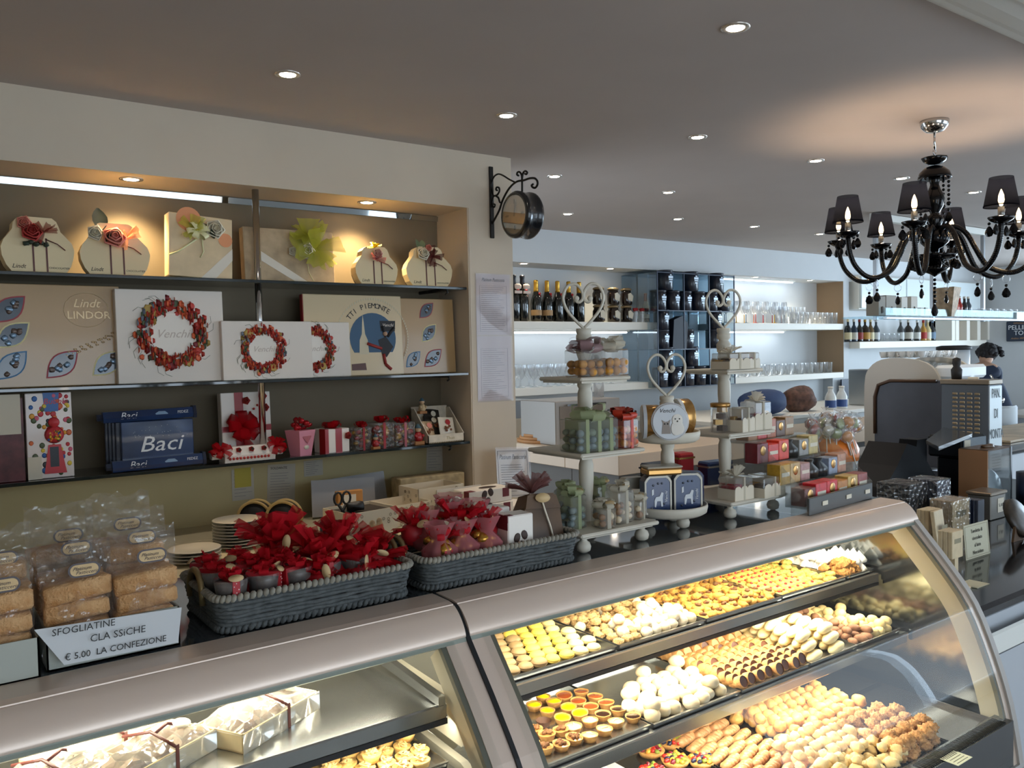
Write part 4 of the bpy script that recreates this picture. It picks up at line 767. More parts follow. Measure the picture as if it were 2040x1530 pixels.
def opentray(name,x,y,z,w,d,h,rz,label,fill=True,dogs=True,dots=14,seed=0):
    t=thing(name,label,'box',(x,y,z),rz=rz); q=MB(); e=.004; q.box(-w/2,w/2,-d/2,-d/2+e,0,h); q.box(-w/2,w/2,d/2-e,d/2,0,h); q.box(-w/2,-w/2+e,-d/2,d/2,0,h); q.box(w/2-e,w/2,-d/2,d/2,0,h); q.box(-w/2,w/2,-d/2,d/2,0,e); q.build('carton',dogw,t)
    rn=random.Random(seed); q=MB()
    for i in range(dots):
        q.lathe([(.0045,0),(.008,0)],8,T=TR(rn.uniform(-w*.46,w*.46),-d/2-.0008,rn.uniform(h*.1,h*.9),PI/2),cap=False); q.lathe([(.0045,0),(.008,0)],8,T=TR(-w/2-.0008,rn.uniform(-d*.4,d*.4),rn.uniform(h*.1,h*.9),0,PI/2),cap=False)
    q.build('dot_print',dot,t)
    if fill: q=MB(); q.box(-w/2+.006,w/2-.006,-d/2+.006,d/2-.006,.006,h*.9); q.build('contents',din,t)
    if dogs: q=MB(); q.blob((.022,.002,.03),.15,T=TR(-.01,-d/2-.002,h*.38)); q.blob((.022,.002,.03),.15,T=TR(.03,-d/2-.002,h*.42),seed=3); q.ball(.016,T=TR(-.01,-d/2-.001,h*.58,s=(1,.15,1))); q.ball(.016,T=TR(.03,-d/2-.001,h*.62,s=(1,.15,1))); q.build('dog_print',tan2,t)
    return t
opentray('carton_tray',1.78,3.72,.871,.27,.24,.145,.12,'front open carton printed with two puppies, dark contents',seed=1)
opentray('carton_tray',2.10,3.93,.871,.26,.24,.11,.1,'open empty carton with daisy print right of the puppy carton',fill=False,dogs=False,seed=2)
opentray('carton_tray',2.36,4.02,.871,.30,.2,.16,.05,'taller daisy-print carton under the cork-coloured folders',fill=False,dogs=False,seed=3)
sc=thing('scissors','black-handled scissors standing in the puppy carton','scissors',(1.68,3.70,1.0)); q=MB()
for s in (-1,1): q.tube([(s*.022+.020*math.cos(i/12*2*PI),0,.075+.03*math.sin(i/12*2*PI)) for i in range(12)],.0055,6,closed=True)
q.tube([(-.02,0,.045),(.015,0,-.01)],.007,6); q.tube([(.02,0,.045),(-.015,0,-.01)],.007,6); q.build('handles',blk,sc); q=MB(); q.box(-.004,.004,-.001,.001,-.1,-.01); q.build('blades',ss if 'ss' in globals() else chrome,sc)
q=MB(); q.blob((.045,.03,.025),.3); tag(q.build('tape_gun',blk,loc=(1.74,3.69,1.03)),'black tape dispenser lying in the puppy carton','dispenser')
for i,(x,y,c,l,r) in enumerate(((1.96,4.30,'#9a9a9c','wide grey plastic wallets standing behind the cartons',.05),(2.08,4.38,'#8f9194','rear grey plastic wallet leaning on the sand wall',-.04))):
    t=thing('plastic_wallet',l,'folder',(x,y,.871),rot=(-.15,r,0)); q=MB(); [q.box(-.19+k*.008,.19-k*.01,-.012+k*.006,-.010+k*.006,0,.2-.006*k) for k in range(5)]; q.build('sheets',G('wallet%d'%i,c,.3,coat=.3),t)
t=thing('card_pack','orange cardboard pack with white label behind the puppy carton','pack',(1.84,3.97,.871),rot=(-.05,.02,0)); q=MB(); q.box(-.07,.07,-.02,.02,0,.19,b=.003); q.build('carton',G('orange_card','#b9803f'),t); q=MB(); q.box(-.045,.03,-.0215,-.0202,.12,.17); q.build('label',paper,t)
t=thing('folder_box','flat cork-coloured bark-print box lying behind the cards','box',(2.52,4.30,.871),rz=-.03); q=MB(); q.box(-.23,.2,-.06,.06,.0,.17,b=.004); q.build('carton',G('bark_print','#b6a27c',.7,noise=.3,nscale=18),t)
t=thing('small_sign','white card sign with printed words beside the daisy carton','sign',(2.44,3.90,.871),rot=(-.1,0,0)); q=MB(); q.box(-.11,.18,-.002,0,0,.145); q.build('card',G('signcard','#ddd6ca'),t); text('Si prega',.034,t,(.08,-.003,.07),m=ink)
nutm=G('nut_brown','#3d2a22'); mar=G('maroon_patch','#6a1f28')
def nutbox(x,y,z,w,d,h,label,rz=0,group='white boxes with cocoa bean print',big=False):
    t=thing('cocoa_box',label,'chocolate box',(x,y,z),rz=rz,group=group); q=MB(); q.box(-w/2,w/2,-d/2,d/2,0,h,b=.003); q.build('carton',whg,t)
    q=MB(); s=w if big else w*.5; [q.blob((s*.10,.003,s*.14),.05,T=TR(a*s,-d/2-.001,h*.5+b*s,0,r,0),n=10,k=6) for a,b,r in ((-.13,.12,.3),(.13,.15,-.3),(-.02,-.16,.5))][0:0]; q=MB()
    for a,b_,r in ((-.16,.10,.4),(.13,.16,-.4),(-.03,-.16,.6)): q.blob((s*.12,.002,s*.16),.04,T=TR(a*s+(0 if big else -.02),-d/2-.001,h*.5+b_*s,0,r,0),n=10,k=6)
    q.blob((w*.2,.03,.002),.1,T=TR(.03,0,h+.001)) if not big else None; q.build('bean_print',nutm,t)
    q=MB(); cw=min(w*.22,.045); q.box(-w/2-.0008,-w/2+.0,-d/2,-d/2+cw,h-cw,h); q.build('maroon_patch',mar,t); q=MB(); q.box(w/2-cw-.02,w/2-.02,-d/2-.0008,-d/2,h-cw-.005,h-.002) if not big else q.box(-w/2-.0015,-w/2-.001,-d/2,d/2,h*.72,h); q.build('maroon_patch',mar,t); q=MB(); q.box(-w/2,-w/2+cw,-d/2,-d/2+cw,h,h+.0008) ; q.build('maroon_patch',mar,t); return t
nutbox(2.52,3.75,.871+.0,.30,.15,.075,'lower white cocoa-bean box on the back worktop'); nutbox(2.53,3.76,.871+.0765,.29,.14,.075,'white cocoa-bean box stacked on the other, behind the right basket',rz=.05)
for i in range(4): 
    q=MB(); q.box(-.1,.1,-.07,.07,0,.006); tag(q.build('booklet',[paper,whg][i%2],loc=(2.80,3.86,.871+i*.0065),rot=(0,0,.1*i)),'flat booklet at the column foot, %s from the bottom'%pl[i],'booklet')
# ================================================================ GOODS ON THE DISPLAY CASES (top at z 1.2205)
ZT=1.2208
wick=mat('wicker_grey','#4b4f4f',.75,noise=.3,nscale=60,bump=.5,bscale=120); wick2=mat('wicker_pale','#8b8679',.7,noise=.25,nscale=50); brass=mat('handle_brass','#8d7a55',.3,.7)
def rr(x0,x1,y0,y1,r,n=4):
    o=[]
    for cx,cy,a in ((x1-r,y1-r,0),(x0+r,y1-r,90),(x0+r,y0+r,180),(x1-r,y0+r,270)):
        for i in range(n+1): t=math.radians(a+90*i/n); o.append((cx+r*math.cos(t),cy+r*math.sin(t)))
    return o
def basket(x0,x1,y0,y1,label,h=.06,handles=(1,1)):
    cx,cy=(x0+x1)/2,(y0+y1)/2; t=thing('wicker_basket',label,'basket',(cx,cy,ZT)); a,b=(x1-x0)/2,(y1-y0)/2
    q=MB(); q.prism(rr(-a+.012,a-.012,-b+.012,b-.012,.03),.002,.008,'z'); q.build('base',wick,t)
    n=8
    for k in range(n):
        f=k/(n-1); e=-.012+.010*f; z=.010+h*f*.94; rn=random.Random(k); loop=rr(-a-e+.0,a+e,-b-e,b+e,.03,5); pts=[]
        for i,(px_,py_) in enumerate(loop):
            nx,ny=loop[(i+1)%len(loop)]; m=max(1,int(math.hypot(nx-px_,ny-py_)/.03))
            for j in range(m): pts.append((px_+(nx-px_)*j/m+rn.uniform(-.0012,.0012),py_+(ny-py_)*j/m+(.0022 if (len(pts)+k)%2 else -.0022),z+rn.uniform(-.0018,.0018)))
        q=MB(); q.tube(pts,.0052,6,closed=True); q.build('strand',wick,t)
    for nm,zz,e,mm in (('braided_rim',h+.012,.0,wick2),('braided_foot',.008,-.010,wick)):
        q=MB(); loop=rr(-a-e,a+e,-b-e,b+e,.03,5); 
        for i,(px_,py_) in enumerate(loop):
            nx,ny=loop[(i+1)%len(loop)]; d=math.hypot(nx-px_,ny-py_); m=max(1,int(d/.0125)); an=math.atan2(ny-py_,nx-px_)
            for j in range(m): q.ball(1,0,TR(px_+(nx-px_)*j/m,py_+(ny-py_)*j/m,zz,0,.5,an,(.0065,.009,.0085)),7,4)
        q.build(nm,mm,t)
    for s,on in zip((-1,1),handles):
        if on: q=MB(); pts=[(s*(a+.004),-.045*math.cos(PI*i/10),h-.015+.062*math.sin(PI*i/10)**.7) for i in range(11)]; q.tube(pts,.0065,8); q.build('handle',brass,t)
    return t
basket(.467,.893,1.60,1.86,'grey wicker tray basket piled with dark cups and red tulle gifts, left',handles=(1,1))
basket(.922,1.372,1.60,1.86,'grey wicker tray basket with pink bags and white cocoa-bean box, right',handles=(1,0))
redt=sheer('tulle_red','#cf2430',.72); dkr=mat('ribbon_dots','#a00e1a',.5); cup=mat('dark_chocolate','#3b2a22',.35,coat=.3); cupc=clear('cup_clear',(.95,.95,.95),.12,.08,.06); tagm=mat('oval_tag','#c9ab7c',.6); dotm=mat('dot_white','#e6d0cc')
def ovaltag(q,T,m=0,s=1): q.lathe([(.011*s,0),(.011*s,.001)],14,m,T@TR(s=(1.35,.75,1)))
def cupgift(x,y,label,seed,z=ZT+.05,r=.031):
    t=thing('cup_gift',label,'gift',(x,y,z),rz=seed,group='dark cups with red dotted ribbon in the left basket'); q=MB(); q.lathe([(r*.8,0),(r,.04),(r*1.02,.045)],18); q.build('chocolate_cup',cup,t); q=MB(); q.lathe([(r*.84,0),(r*1.05,.046),(r*1.05,.052)],18,cap=False); q.build('clear_cup',cupc,t)
    q=MB(); q.box(-.007,.007,-r*1.1,r*1.1,-.001,.054); q.build('dotted_ribbon',dkr,t); q=MB(); [q.ball(.0014,T=TR((i%3-1)*.0045,-r*1.1,.006+i*.006),n=5,k=3) for i in range(8)]; q.build('dots',dotm,t)
    q=MB(); loopbow(q,.024,7,T=TR(0,0,.054),w=.4,seed=seed); burst(q,6,.026,seed,T=TR(0,0,.056),e0=.2); q.build('bow',redt,t); q=MB(); ovaltag(q,TR(.0,-r-.002,.058,.7)); q.build('oval_tag',tagm,t)
wl=['first from the left','second from the left','third from the left','fourth from the left','fifth from the left']
for i,x in enumerate((.505,.572,.64,.708,.776)): cupgift(x,1.638+.004*i,'dark chocolate cup with red dotted bow in the front row, '+wl[i],i)
for i,x in enumerate((.497,.563,.63,.70,.77)): cupgift(x,1.707,'dark chocolate cup with red dotted bow in the second row, '+wl[i],i+7,z=ZT+.055)
for i,x in enumerate((.50,.566,.632)): cupgift(x,1.775,'dark chocolate cup with red bow in the rear row, '+wl[i],i+17,z=ZT+.055)
def tullegift(x,y,z,r,label,seed,n=20,e0=.05):
    t=thing('tulle_gift',label,'gift',(x,y,z),group='gifts wrapped in red tulle'); q=MB(); q.blob((.035,.032,.03),.1,T=TR(0,0,-.01),seed=seed); q.build('wrapped_cup',dkr,t)
    q=MB(); burst(q,n,r,seed,e0=e0,e1=1.35,w=.27); q.build('tulle_wrap',redt,t); q=MB(); loopbow(q,r*.5,6,T=TR(0,0,.02),seed=seed); q.build('bow',redr,t); q=MB(); ovaltag(q,TR(.0,-r*.55,.02,.9,seed),s=1.1); q.build('oval_tag',tagm,t)
for i,(x,y,z,r,l) in enumerate(((.655,1.79,1.335,.105,'tallest red tulle gift at the rear of the left basket'),(.72,1.70,1.31,.10,'big red tulle gift in the middle of the left basket'),(.80,1.77,1.32,.095,'red tulle gift with a large bow near the brass handles'),(.78,1.65,1.295,.08,'red tulle gift low at the front right of the left basket'),(.60,1.70,1.305,.07,'small red tulle gift among the dark cups'),(.845,1.70,1.295,.075,'red tulle gift at the right end of the left basket'),(.69,1.64,1.29,.06,'red tulle gift leaning over the front rim of the left basket'))): tullegift(x,y,z,r,l,i+30)
# right basket
pinkc=sheer('cello_pink','#cf7f84',.55); golds=mat('foil_gold2','#b98a3a',.25,.8)
def pinkbag(x,y,z,label,seed,h=.10):
    t=thing('dotted_bag',label,'gift bag',(x,y,z),rz=seed*.7,group='pink dotted cellophane bags'); q=MB(); rn=random.Random(seed); [q.blob((.016,.016,.014),.2,0,TR(rn.uniform(-.022,.022),rn.uniform(-.015,.015),.016+.008*i),seed=i,n=8,k=5) for i in range(6)]; q.build('gold_sweets',golds,t)
    q=MB(); q.lathe([(.022,0),(.036,.015),(.038,.04),(.016,.062),(.02,.07),(.034,h)],14,cap=False,lob=.16,lobn=7); q.build('cellophane',pinkc,t)
    q=MB(); [q.lathe([(.0001,.0006),(.0035,0)],7,T=TR(.038*math.cos(a),.038*math.sin(a),zz,0,PI/2,a,1),cap=False) for a,zz in [(rn.uniform(0,6.3),rn.choice((.018,.028,.038))) for _ in range(16)]]; [q.ball(.003,T=TR(.03*math.cos(i),.03*math.sin(i),h*.9),n=6,k=3) for i in range(6)]; q.build('red_dots',dkr,t)
    q=MB(); loopbow(q,.035,6,T=TR(0,-.005,.066),seed=seed); q.build('bow',redt,t); q=MB(); q.lathe([(.012,0),(.013,.001)],14,T=TR(0,-.03,.085,PI/2,s=(1.4,1,1))); q.build('oval_tag',paper,t)
for i,(x,y,z,l) in enumerate(((.985,1.65,1.265,'front left, beside the brass handle'),(1.05,1.655,1.265,'front middle'),(1.115,1.65,1.265,'front, next to the white box'),(1.0,1.73,1.285,'second row left, mostly red'),(1.07,1.74,1.295,'second row with a round seal'),(1.14,1.73,1.29,'second row beside the white box'),(1.10,1.79,1.30,'rear with a large oval seal'))): pinkbag(x,y,z,'pink dotted cellophane bag of gold sweets, '+l,i+3)
for i,(x,y,z,r,l) in enumerate(((.975,1.745,1.335,.075,'red tulle bow gift at the left rear of the right basket'),(1.07,1.70,1.335,.085,'widest red tulle gift over the pink bags'),(1.135,1.69,1.325,.07,'red tulle gift against the white cocoa-bean box'))): tullegift(x,y,z,r,l,i+50,n=11,e0=0)
nutbox(1.205,1.655,ZT+.012,.075,.055,.125,'upright white box with three cocoa beans in the right basket',rz=-.04,group='upright cocoa-bean boxes',big=True)
nutbox(1.19,1.74,ZT+.012,.085,.06,.13,'upright white and maroon box behind the cocoa-bean box',rz=.06,group='upright cocoa-bean boxes',big=True)
kraft=mat('kraft_brown','#5b4128',.6,noise=.3,nscale=12,coat=.2)
t=thing('brown_bag','brown paper gift bag with white cord and oval wooden tags','gift bag',(1.305,1.675,ZT+.012),rot=(-.28,.06,-.12)); q=MB(); q.prism([(-.05,0),(.055,0),(.05,.13),(.035,.155),(-.035,.155),(-.055,.12)],-.03,.03,'y'); q.build('bag_body',kraft,t)
q=MB(); q.prism([(-.045,.15),(.04,.15),(.05,.115),(-.055,.115)],-.036,-.031,'y'); q.build('folded_top',kraft,t); cord=mat('cord_white','#ddd0bb'); q=MB(); q.tube([(-.01,-.04,.15),(.0,-.038,.11),(.012,-.036,.07),(.02,-.034,.03),(.03,-.036,.005)],.0025,6); q.build('cord',cord,t)
q=MB(); ovaltag(q,TR(-.005,-.042,.142,PI/2),s=1.5); ovaltag(q,TR(.03,-.04,.012,PI/2),s=1.5); q.build('wooden_tag',tagm,t); q=MB(); burst(q,13,.075,4,T=TR(-.01,0,.16),e0=.5,w=.3); q.build('mauve_tulle',sheer('tulle_mauve','#8a5b57',.7),t)
# biscuit bags and their cartons
bisc=mat('biscuit_gold','#d3a878',.9,noise=.2,nscale=45,bump=1,bscale=220,col2='#b07c48'); gcd=mat('grey_card','#a3a69c',.6); cello=clear('cellophane_bag',(.99,.985,.97),.07,.06,.035,(.9,.85,.8),crinkle=1.8,cscale=30); ovr=mat('oval_rim','#2e1518',.4)
def carton(x0,x1,y0,y1,h,label):
    t=thing('carton_tray',label,'box',((x0+x1)/2,y0,ZT)); w=(x1-x0)/2; d=y1-y0; e=.003; q=MB(); q.box(-w,w,0,e,0,h); q.box(-w,w,d-e,d,0,h); q.box(-w,-w+e,0,d,0,h); q.box(w-e,w,0,d,0,h); q.box(-w,w,0,d,0,e); q.build('carton',gcd,t); return t
carton(.183,.402,1.617,1.86,.072,'grey card tray holding the biscuit bags behind the price card'); carton(-.09,.171,1.60,1.86,.068,'grey card tray of biscuit bags cut off at the left edge')
rn=random.Random(11)
bq=[]
for s in range(4):
    q=MB(); n=10; g=MB(); g.box(-.0525,.0525,-.028,.028,-.0165,.0165,b=.005)
    g.v=[(x*(1+.06*math.sin(y*90+s)+rn.uniform(-.03,.03)),y*(1+rn.uniform(-.05,.05)),z*(1+.25*math.cos(x*40+s)+rn.uniform(-.08,.08))) for x,y,z in g.v]; q.add(g.v,g.f,smooth=True); me=q.mesh('biscuit',bisc); bq.append(me)
def biscbag(x,y,n,label,bags,rz=0,w=.110,h=.20,front=True,tilt=0):
    t=thing('biscuit_bag',label,'biscuit bag',(x,y,ZT+.004),rz=rz,group='cellophane bags of biscuits'); d=.06
    N=9; q=MB(); R=random.Random(n+int(x*100))
    for s in (-1,1):
        g=[]
        for v in range(12):
            f=v/11; z=h*f; dep=d/2*(1 if f<.55 else max(.08,1-(f-.55)*3.2)); ww=w/2*(1.03 if f<.6 else 1.03+.05*math.sin(f*9))
            g.append([(-ww+2*ww*u/(N-1), s*dep*(.55+.45*math.sin(PI*u/(N-1)))+R.uniform(-.003,.003)*(1+f), z+(R.uniform(-.008,.008) if v==11 else R.uniform(-.002,.002))) for u in range(N)])
        q.sheet(g,smooth=False)
    q.build('cellophane',cello,t)
    q=MB(); T_=TR(.012,-.022,h*.78,-.1); q.prism(rr(-.026,.026,-.0125,.0125,.0124,5),0,-.001,'y',0,T_); q.prism(rr(-.0225,.0225,-.0095,.0095,.0094,5),-.001,-.0018,'y',1,T_)
    sl=q.build('oval_seal',[ovr,tagm],t); text('Platinum',.0085,sl,(.008,-.0246,h*.78+.003),m=ovr,shear=.4,ex=.0001); text('Pasticceria',.0085,sl,(.016,-.0246,h*.78-.004),m=ovr,shear=.4,ex=.0001)
    for k in range(n):
        o=inst('biscuit',bq[k%4],None,(x+R.uniform(-.003,.003),y+R.uniform(-.003,.003),ZT+.024+k*.0345),(R.uniform(-.06,.06),tilt+R.uniform(-.05,.05),rz+R.uniform(-.06,.06)))
        tag(o,'sugared golden biscuit, %s from the bottom, in %s'%(pl[k],bags),'biscuit','biscuits stacked in the bags')
biscbag(.236,1.652,4,'biscuit bag with oval seal, front left in the carton with the price card','the front left bag of the price-card carton',tilt=-.06,h=.205)
biscbag(.348,1.650,4,'biscuit bag with oval seal, front right in the carton with the price card','the front right bag of the price-card carton',tilt=-.05,h=.215)
biscbag(.236,1.735,4,'biscuit bag behind the front left one, seal half hidden','the bag behind the front left one',rz=.04,h=.235); biscbag(.350,1.735,5,'biscuit bag behind the front right one with its seal above','the bag behind the front right one',h=.24)
biscbag(.34,1.81,5,'tallest crumpled biscuit bag at the rear right of the carton','the rear right bag',h=.26); biscbag(.235,1.81,5,'rear left biscuit bag in the price-card carton','the rear left bag',h=.25)
biscbag(.112,1.645,4,'biscuit bag at the front of the cut-off left carton','the front bag of the left carton',tilt=-.04,h=.20); biscbag(.118,1.73,5,'biscuit bag behind, in the cut-off left carton','the rear bag of the left carton',h=.235); biscbag(.0,1.72,5,'biscuit bag at the extreme left of the picture','the extreme left bag',h=.235)
A=P(68,1255,y=1.602); B=P(362,1210,y=1.610); Cc=P(355,1280,y=1.600); D=P(128,1325,y=1.592)
t=thing('price_card','grey handwritten price card leaning on the biscuit carton','price card',(.19,1.60,1.23)); q=MB(); O=Vector((.19,1.60,1.23)); vs=[tuple(v-O) for v in (A,B,Cc,D)]; vs+= [(a,b+.0012,c) for a,b,c in vs]
q.add(vs,[(0,3,2,1),(4,5,6,7),(0,1,5,4),(1,2,6,5),(2,3,7,6),(3,0,4,7)]); q.build('card',mat('card_grey','#c3c5c6',.7),t)
def cardtext(s,pa,sz,sh=.05,rz=0,sx=1):
    p=P(pa[0],pa[1],y=1.596)-O; text(s,sz,t,(p.x,p.y-.0025,p.z),(PI/2-.06,rz,.03),m=ink,shear=sh,name='handwriting',ex=.0002,sx=sx)
cardtext('SFOGLIATINE',(167,1250),.0165,rz=.02); cardtext('CLA SSiCHE',(235,1262),.0175,rz=.02); cardtext('\u20ac 5.00  LA CONFEZIONE',(233,1290),.0155,rz=.02,sx=.98)
# ---------------------------------------------------------------- cake stands
cwh=mat('stand_cream','#c9c2b2',.5,noise=.03,nscale=12)
def heart(q,z,s=1,r=.0042):
    H=[]
    for sg in (-1,1):
        pts=smoothp([(0,0),(sg*.022,.022),(sg*.045,.05),(sg*.056,.078),(sg*.054,.102),(sg*.040,.121),(sg*.022,.124),(sg*.008,.112),(sg*.001,.095),(sg*.003,.080),(sg*.013,.073),(sg*.021,.079),(sg*.018,.087)],3)
        q.tube([(a*s*.73+a*s*.73*.0,0,z+b*s) for a,b in [( (p[0]*(1.36)), p[1]) for p in pts]],[r]*(len(pts)-1)+[r*1.5],8)
        q.ball(r*1.9,T=TR(sg*.019*s,0,z+.084*s),n=8,k=6)
def stand(x,y,label,tiers,ztop,zh,feet,rz=0,round_=False,hrot=-.62):
    t=thing('cake_stand',label,'cake stand',(x,y,ZT),rz=rz); zs=[z-ZT for z,_ in tiers]
    for i,(z,s) in enumerate(tiers):
        q=MB(); zz=z-ZT
        if round_: q.lathe([(.0001,-.012),(s*.85,-.012),(s*.97,-.004),(s,.012),(s*.99,.02),(s*.95,.02),(s*.94,.004),(s*.9,0),(.0001,0)],40,T=TR(0,0,zz))
        else: q.box(-s,s,-s,s,zz-.011,zz,b=.004); q.box(-s*.9,s*.9,-s*.9,s*.9,zz-.016,zz-.011)
        q.build('tier_plate',cwh,t)
    for i,z in enumerate(zs):
        top = (zs[i+1]-.012) if i+1<len(zs) else ztop-ZT
        h=top-z; q=MB(); k=[(.022,0),(.021,.02),(.0165,.10),(.019,.16),(.023,.22),(.019,.27),(.0165,.31),(.0185,.42),(.021,.62),(.0205,.82),(.017,.88),(.021,.92),(.021,1)]
        if i==len(zs)-1: k=[(.020,0),(.016,.12),(.021,.28),(.017,.36),(.023,.5),(.024,.6),(.017,.68),(.017,.72),(.022,.76),(.022,.86),(.019,.88),(.022,.92),(.021,1)]
        q.lathe([(r,z+h*f) for r,f in k],20); q.build('turned_post',cwh,t)
    q=MB(); heart(q,0); ho=q.build('heart_finial',cwh,t,(0,0,ztop-ZT),(0,0,hrot))
    s=tiers[0][1]
    for (a,b) in feet:
        q=MB(); q.lathe([(.008,0),(.018,.006),(.0205,.017),(.017,.027),(.009,.032),(.009,.036),(.015,.04),(.015,zs[0]-.012)],16,T=TR(a*s,b*s,0)); q.build('ball_foot',cwh,t)
    return t
zm1=P(1165,905,y=1.66).z; zt1=P(1165,752,y=1.69).z
sq4=((-.75,-.75),(.75,-.75),(-.75,.75),(.75,.75))
stand(1.545,1.775,'left three-tier cream cake stand with square plates and heart top',[(1.277,.143),(zm1,.118),(zt1,.092)],1.815,0,sq4)
zm2=1.487
stand(1.862,1.765,'middle two-tier cream stand with round dishes and heart top',[(1.268,.118),(zm2,.098)],1.612,0,((0,-.5),(.45,.25),(-.45,.25)),round_=True)
zm3=P(1430,868,y=1.70).z; zt3=P(1425,737,y=1.735).z
stand(2.185,1.815,'right three-tier cream cake stand with square plates, in front of the tea rack',[(1.277,.143),(zm3,.115),(zt3,.09)],1.818,0,sq4)
Z1=1.2772
csweet=clear('sweet_box',(.98,.98,.97),.08,.06,.05)
def clearbox(x,y,z,w,d,h,label,ball,bow,seed,rz=0,br=.011,strip=None,bows=1,group=None,extra=None):
    t=thing('sweets_box',label,'sweets box',(x,y,z),rz=rz,group=group); R=random.Random(seed); nx=max(1,round(w/(br*2.15))); ny=max(1,round(d/(br*2.15))); nz=max(1,int(h*.85/(br*1.75))); q=MB()
    for k in range(nz):
        for i in range(nx):
            for j in range(ny):
                q.ball(br*R.uniform(.88,1.08),R.randrange(len(ball)),TR(-w/2+w*(i+.5)/nx+R.uniform(-.003,.003)*(nx>1),-d/2+d*(j+.5)/ny+R.uniform(-.003,.003)*(ny>1),br+k*br*1.75+R.uniform(0,.004)*(k<nz-1),s=(1,1,.85+.1*(i%2))),8,5)
    q.build('sweets',ball,t); q=MB(); q.box(-w/2,w/2,-d/2,d/2,0,h,b=.004); q.build('clear_carton',csweet,t)
    if strip: q=MB(); [q.box(a-.006,a+.006,-d/2-.001,d/2+.001,-.0005,h+.001) for a in ([0] if strip==1 else (-w*.3,.0,w*.3))]; q.build('ribbon',bow,t)
    if bows: q=MB(); loopbow(q,min(w,d)*.68,8,T=TR(0,0,h),seed=seed,w=.35); burst(q,6,min(w,d)*.6,seed,T=TR(0,0,h),e0=.3,w=.3); q.build('bow',bow,t); q=MB(); ovaltag(q,TR(.01,-d*.3,h+.012,.6)); q.build('oval_tag',tagm,t)
    return t
yb=[mat('sweet_yellow','#c98a22',.5),mat('sweet_tan','#b57c2c',.5)]; bow_g=sheer('organza_green','#b9c29a',.75); bow_w=sheer('organza_white','#d9d2c0',.75); bow_m=sheer('organza_mauve','#a88a8c',.8); bow_b=mat('ribbon_redorange','#b8341e',.4)
gb=[mat('sweet_grey','#6c7c7c',.45),mat('sweet_sage','#7f8b74',.45)]; ob=[mat('sweet_orange','#c9602a',.45),mat('sweet_amber','#d08a3a',.45)]; wb=[mat('sweet_pale','#d6c2a0',.5),mat('sweet_brown','#8c6238',.5)]
clearbox(1.502,1.722,zt1+.0005,.088,.075,.074,'clear box of yellow sweets at the left of the top tier, left stand',yb,bow_m,1,br=.0125,group='clear boxes on the top tier'); clearbox(1.592,1.722,zt1+.0005,.078,.075,.074,'clear box of yellow sweets with a gold one, right on the top tier, left stand',yb,bow_w,2,br=.0135,group='clear boxes on the top tier')
clearbox(1.60,1.81,zt1+.0005,.05,.05,.07,'empty-looking clear box at the back right of the top tier, left stand',[mat('sweet_clear','#c4c4c4',.4)],bow_w,3,bows=0)
clearbox(1.503,1.712,zm1+.0005,.142,.085,.088,'large clear box of grey-green sweets with green ribbons on the middle tier',gb,bow_g,4,br=.0115,strip=3); clearbox(1.617,1.70,zm1+.0005,.066,.062,.082,'clear box of orange sweets with a red bow on the middle tier',ob,bow_b,5,strip=1,br=.0115,rz=.2)
for i,(x,y,w,l,bl,bw) in enumerate(((1.447,1.72,.06,'bag of pale sweets with a large green bow at the left of the bottom tier',gb,bow_g),(1.515,1.672,.05,'small clear bag with cream bow at the front of the bottom tier',wb,bow_w),(1.59,1.69,.072,'clear bag of white and brown sweets with cream ribbons',wb,bow_w),(1.66,1.70,.055,'clear bag of sweets tipped over at the right of the bottom tier',wb,bow_w),(1.49,1.80,.05,'bag with a green organza bow behind the post',gb,bow_g),(1.615,1.80,.045,'bag with a pale green bow at the back right, bottom tier',gb,bow_g))):
    clearbox(x,y,Z1,w,.052,.055 if i in (1,3) else .09,l,bl,bw,i+20,rz=(.1,-.15,.2,.5,.3,-.2)[i],strip=1)
for i,(x,y,z,r) in enumerate(((1.445,1.72,Z1+.10,.05),(1.50,1.80,Z1+.12,.05))): pass
# middle stand tins
tnavy=mat('tin_blue','#16315e',.3,coat=.3); tgold=mat('tin_gold','#b98d52',.25,.8); tface=mat('tin_face','#c4c8cc',.35); tgrey=mat('tin_grey','#a59f92',.35,.3)
def roundtin(x,y,z,r,d,label,rz,face=True,side=tgold):
    t=thing('round_tin',label,'tin',(x,y,z+r),rz=rz); q=MB(); q.lathe([(r*.96,-d/2),(r,-d/2+.003),(r,d/2-.003),(r*.97,d/2)],36,T=TR(rx=PI/2)); q.build('body',side,t); q=MB(); q.lathe([(.0001,d/2+.001),(r*.93,d/2+.001),(r*1.02,d/2-.002),(r*1.02,d/2-.012)],36,T=TR(rx=PI/2),cap=False,smooth=False); q.build('lid',tface,t)
    if face:
        q=MB(); y=-d/2-.0016
        q.prism([(-.026,-.035),(-.022,-.005),(-.026,.006),(-.016,.0),(-.008,.0),(.0,.006),(-.003,-.006),(.001,-.035)],y,y-.0008,'y'); q.build('cat_print',mat('cat_grey','#8f857c'),t)
        q=MB(); q.blob((.016,.001,.018),.05,T=TR(.02,y,.004)); q.blob((.02,.0008,.02),.1,T=TR(.02,y,-.02)); q.build('dog_print',mat('dog_white','#e3ded4'),t); q=MB(); [q.ball(.0022,T=TR(a,y-.0012,b),n=6,k=4) for a,b in ((.014,.008),(.026,.008),(.02,.001),(-.017,-.006),(-.008,-.006))]; q.build('eyes_and_nose',ink,t)
        text('Venchi',.017,t,(-.010,y-.0002,.032),m=ink,shear=.35,ex=.0001)
Zd=zm2+.002
roundtin(P(1333,838,y=1.70).x,1.70,Zd,.054,.032,'round white tin with a cat and a dog, facing front on the upper dish',-.60)
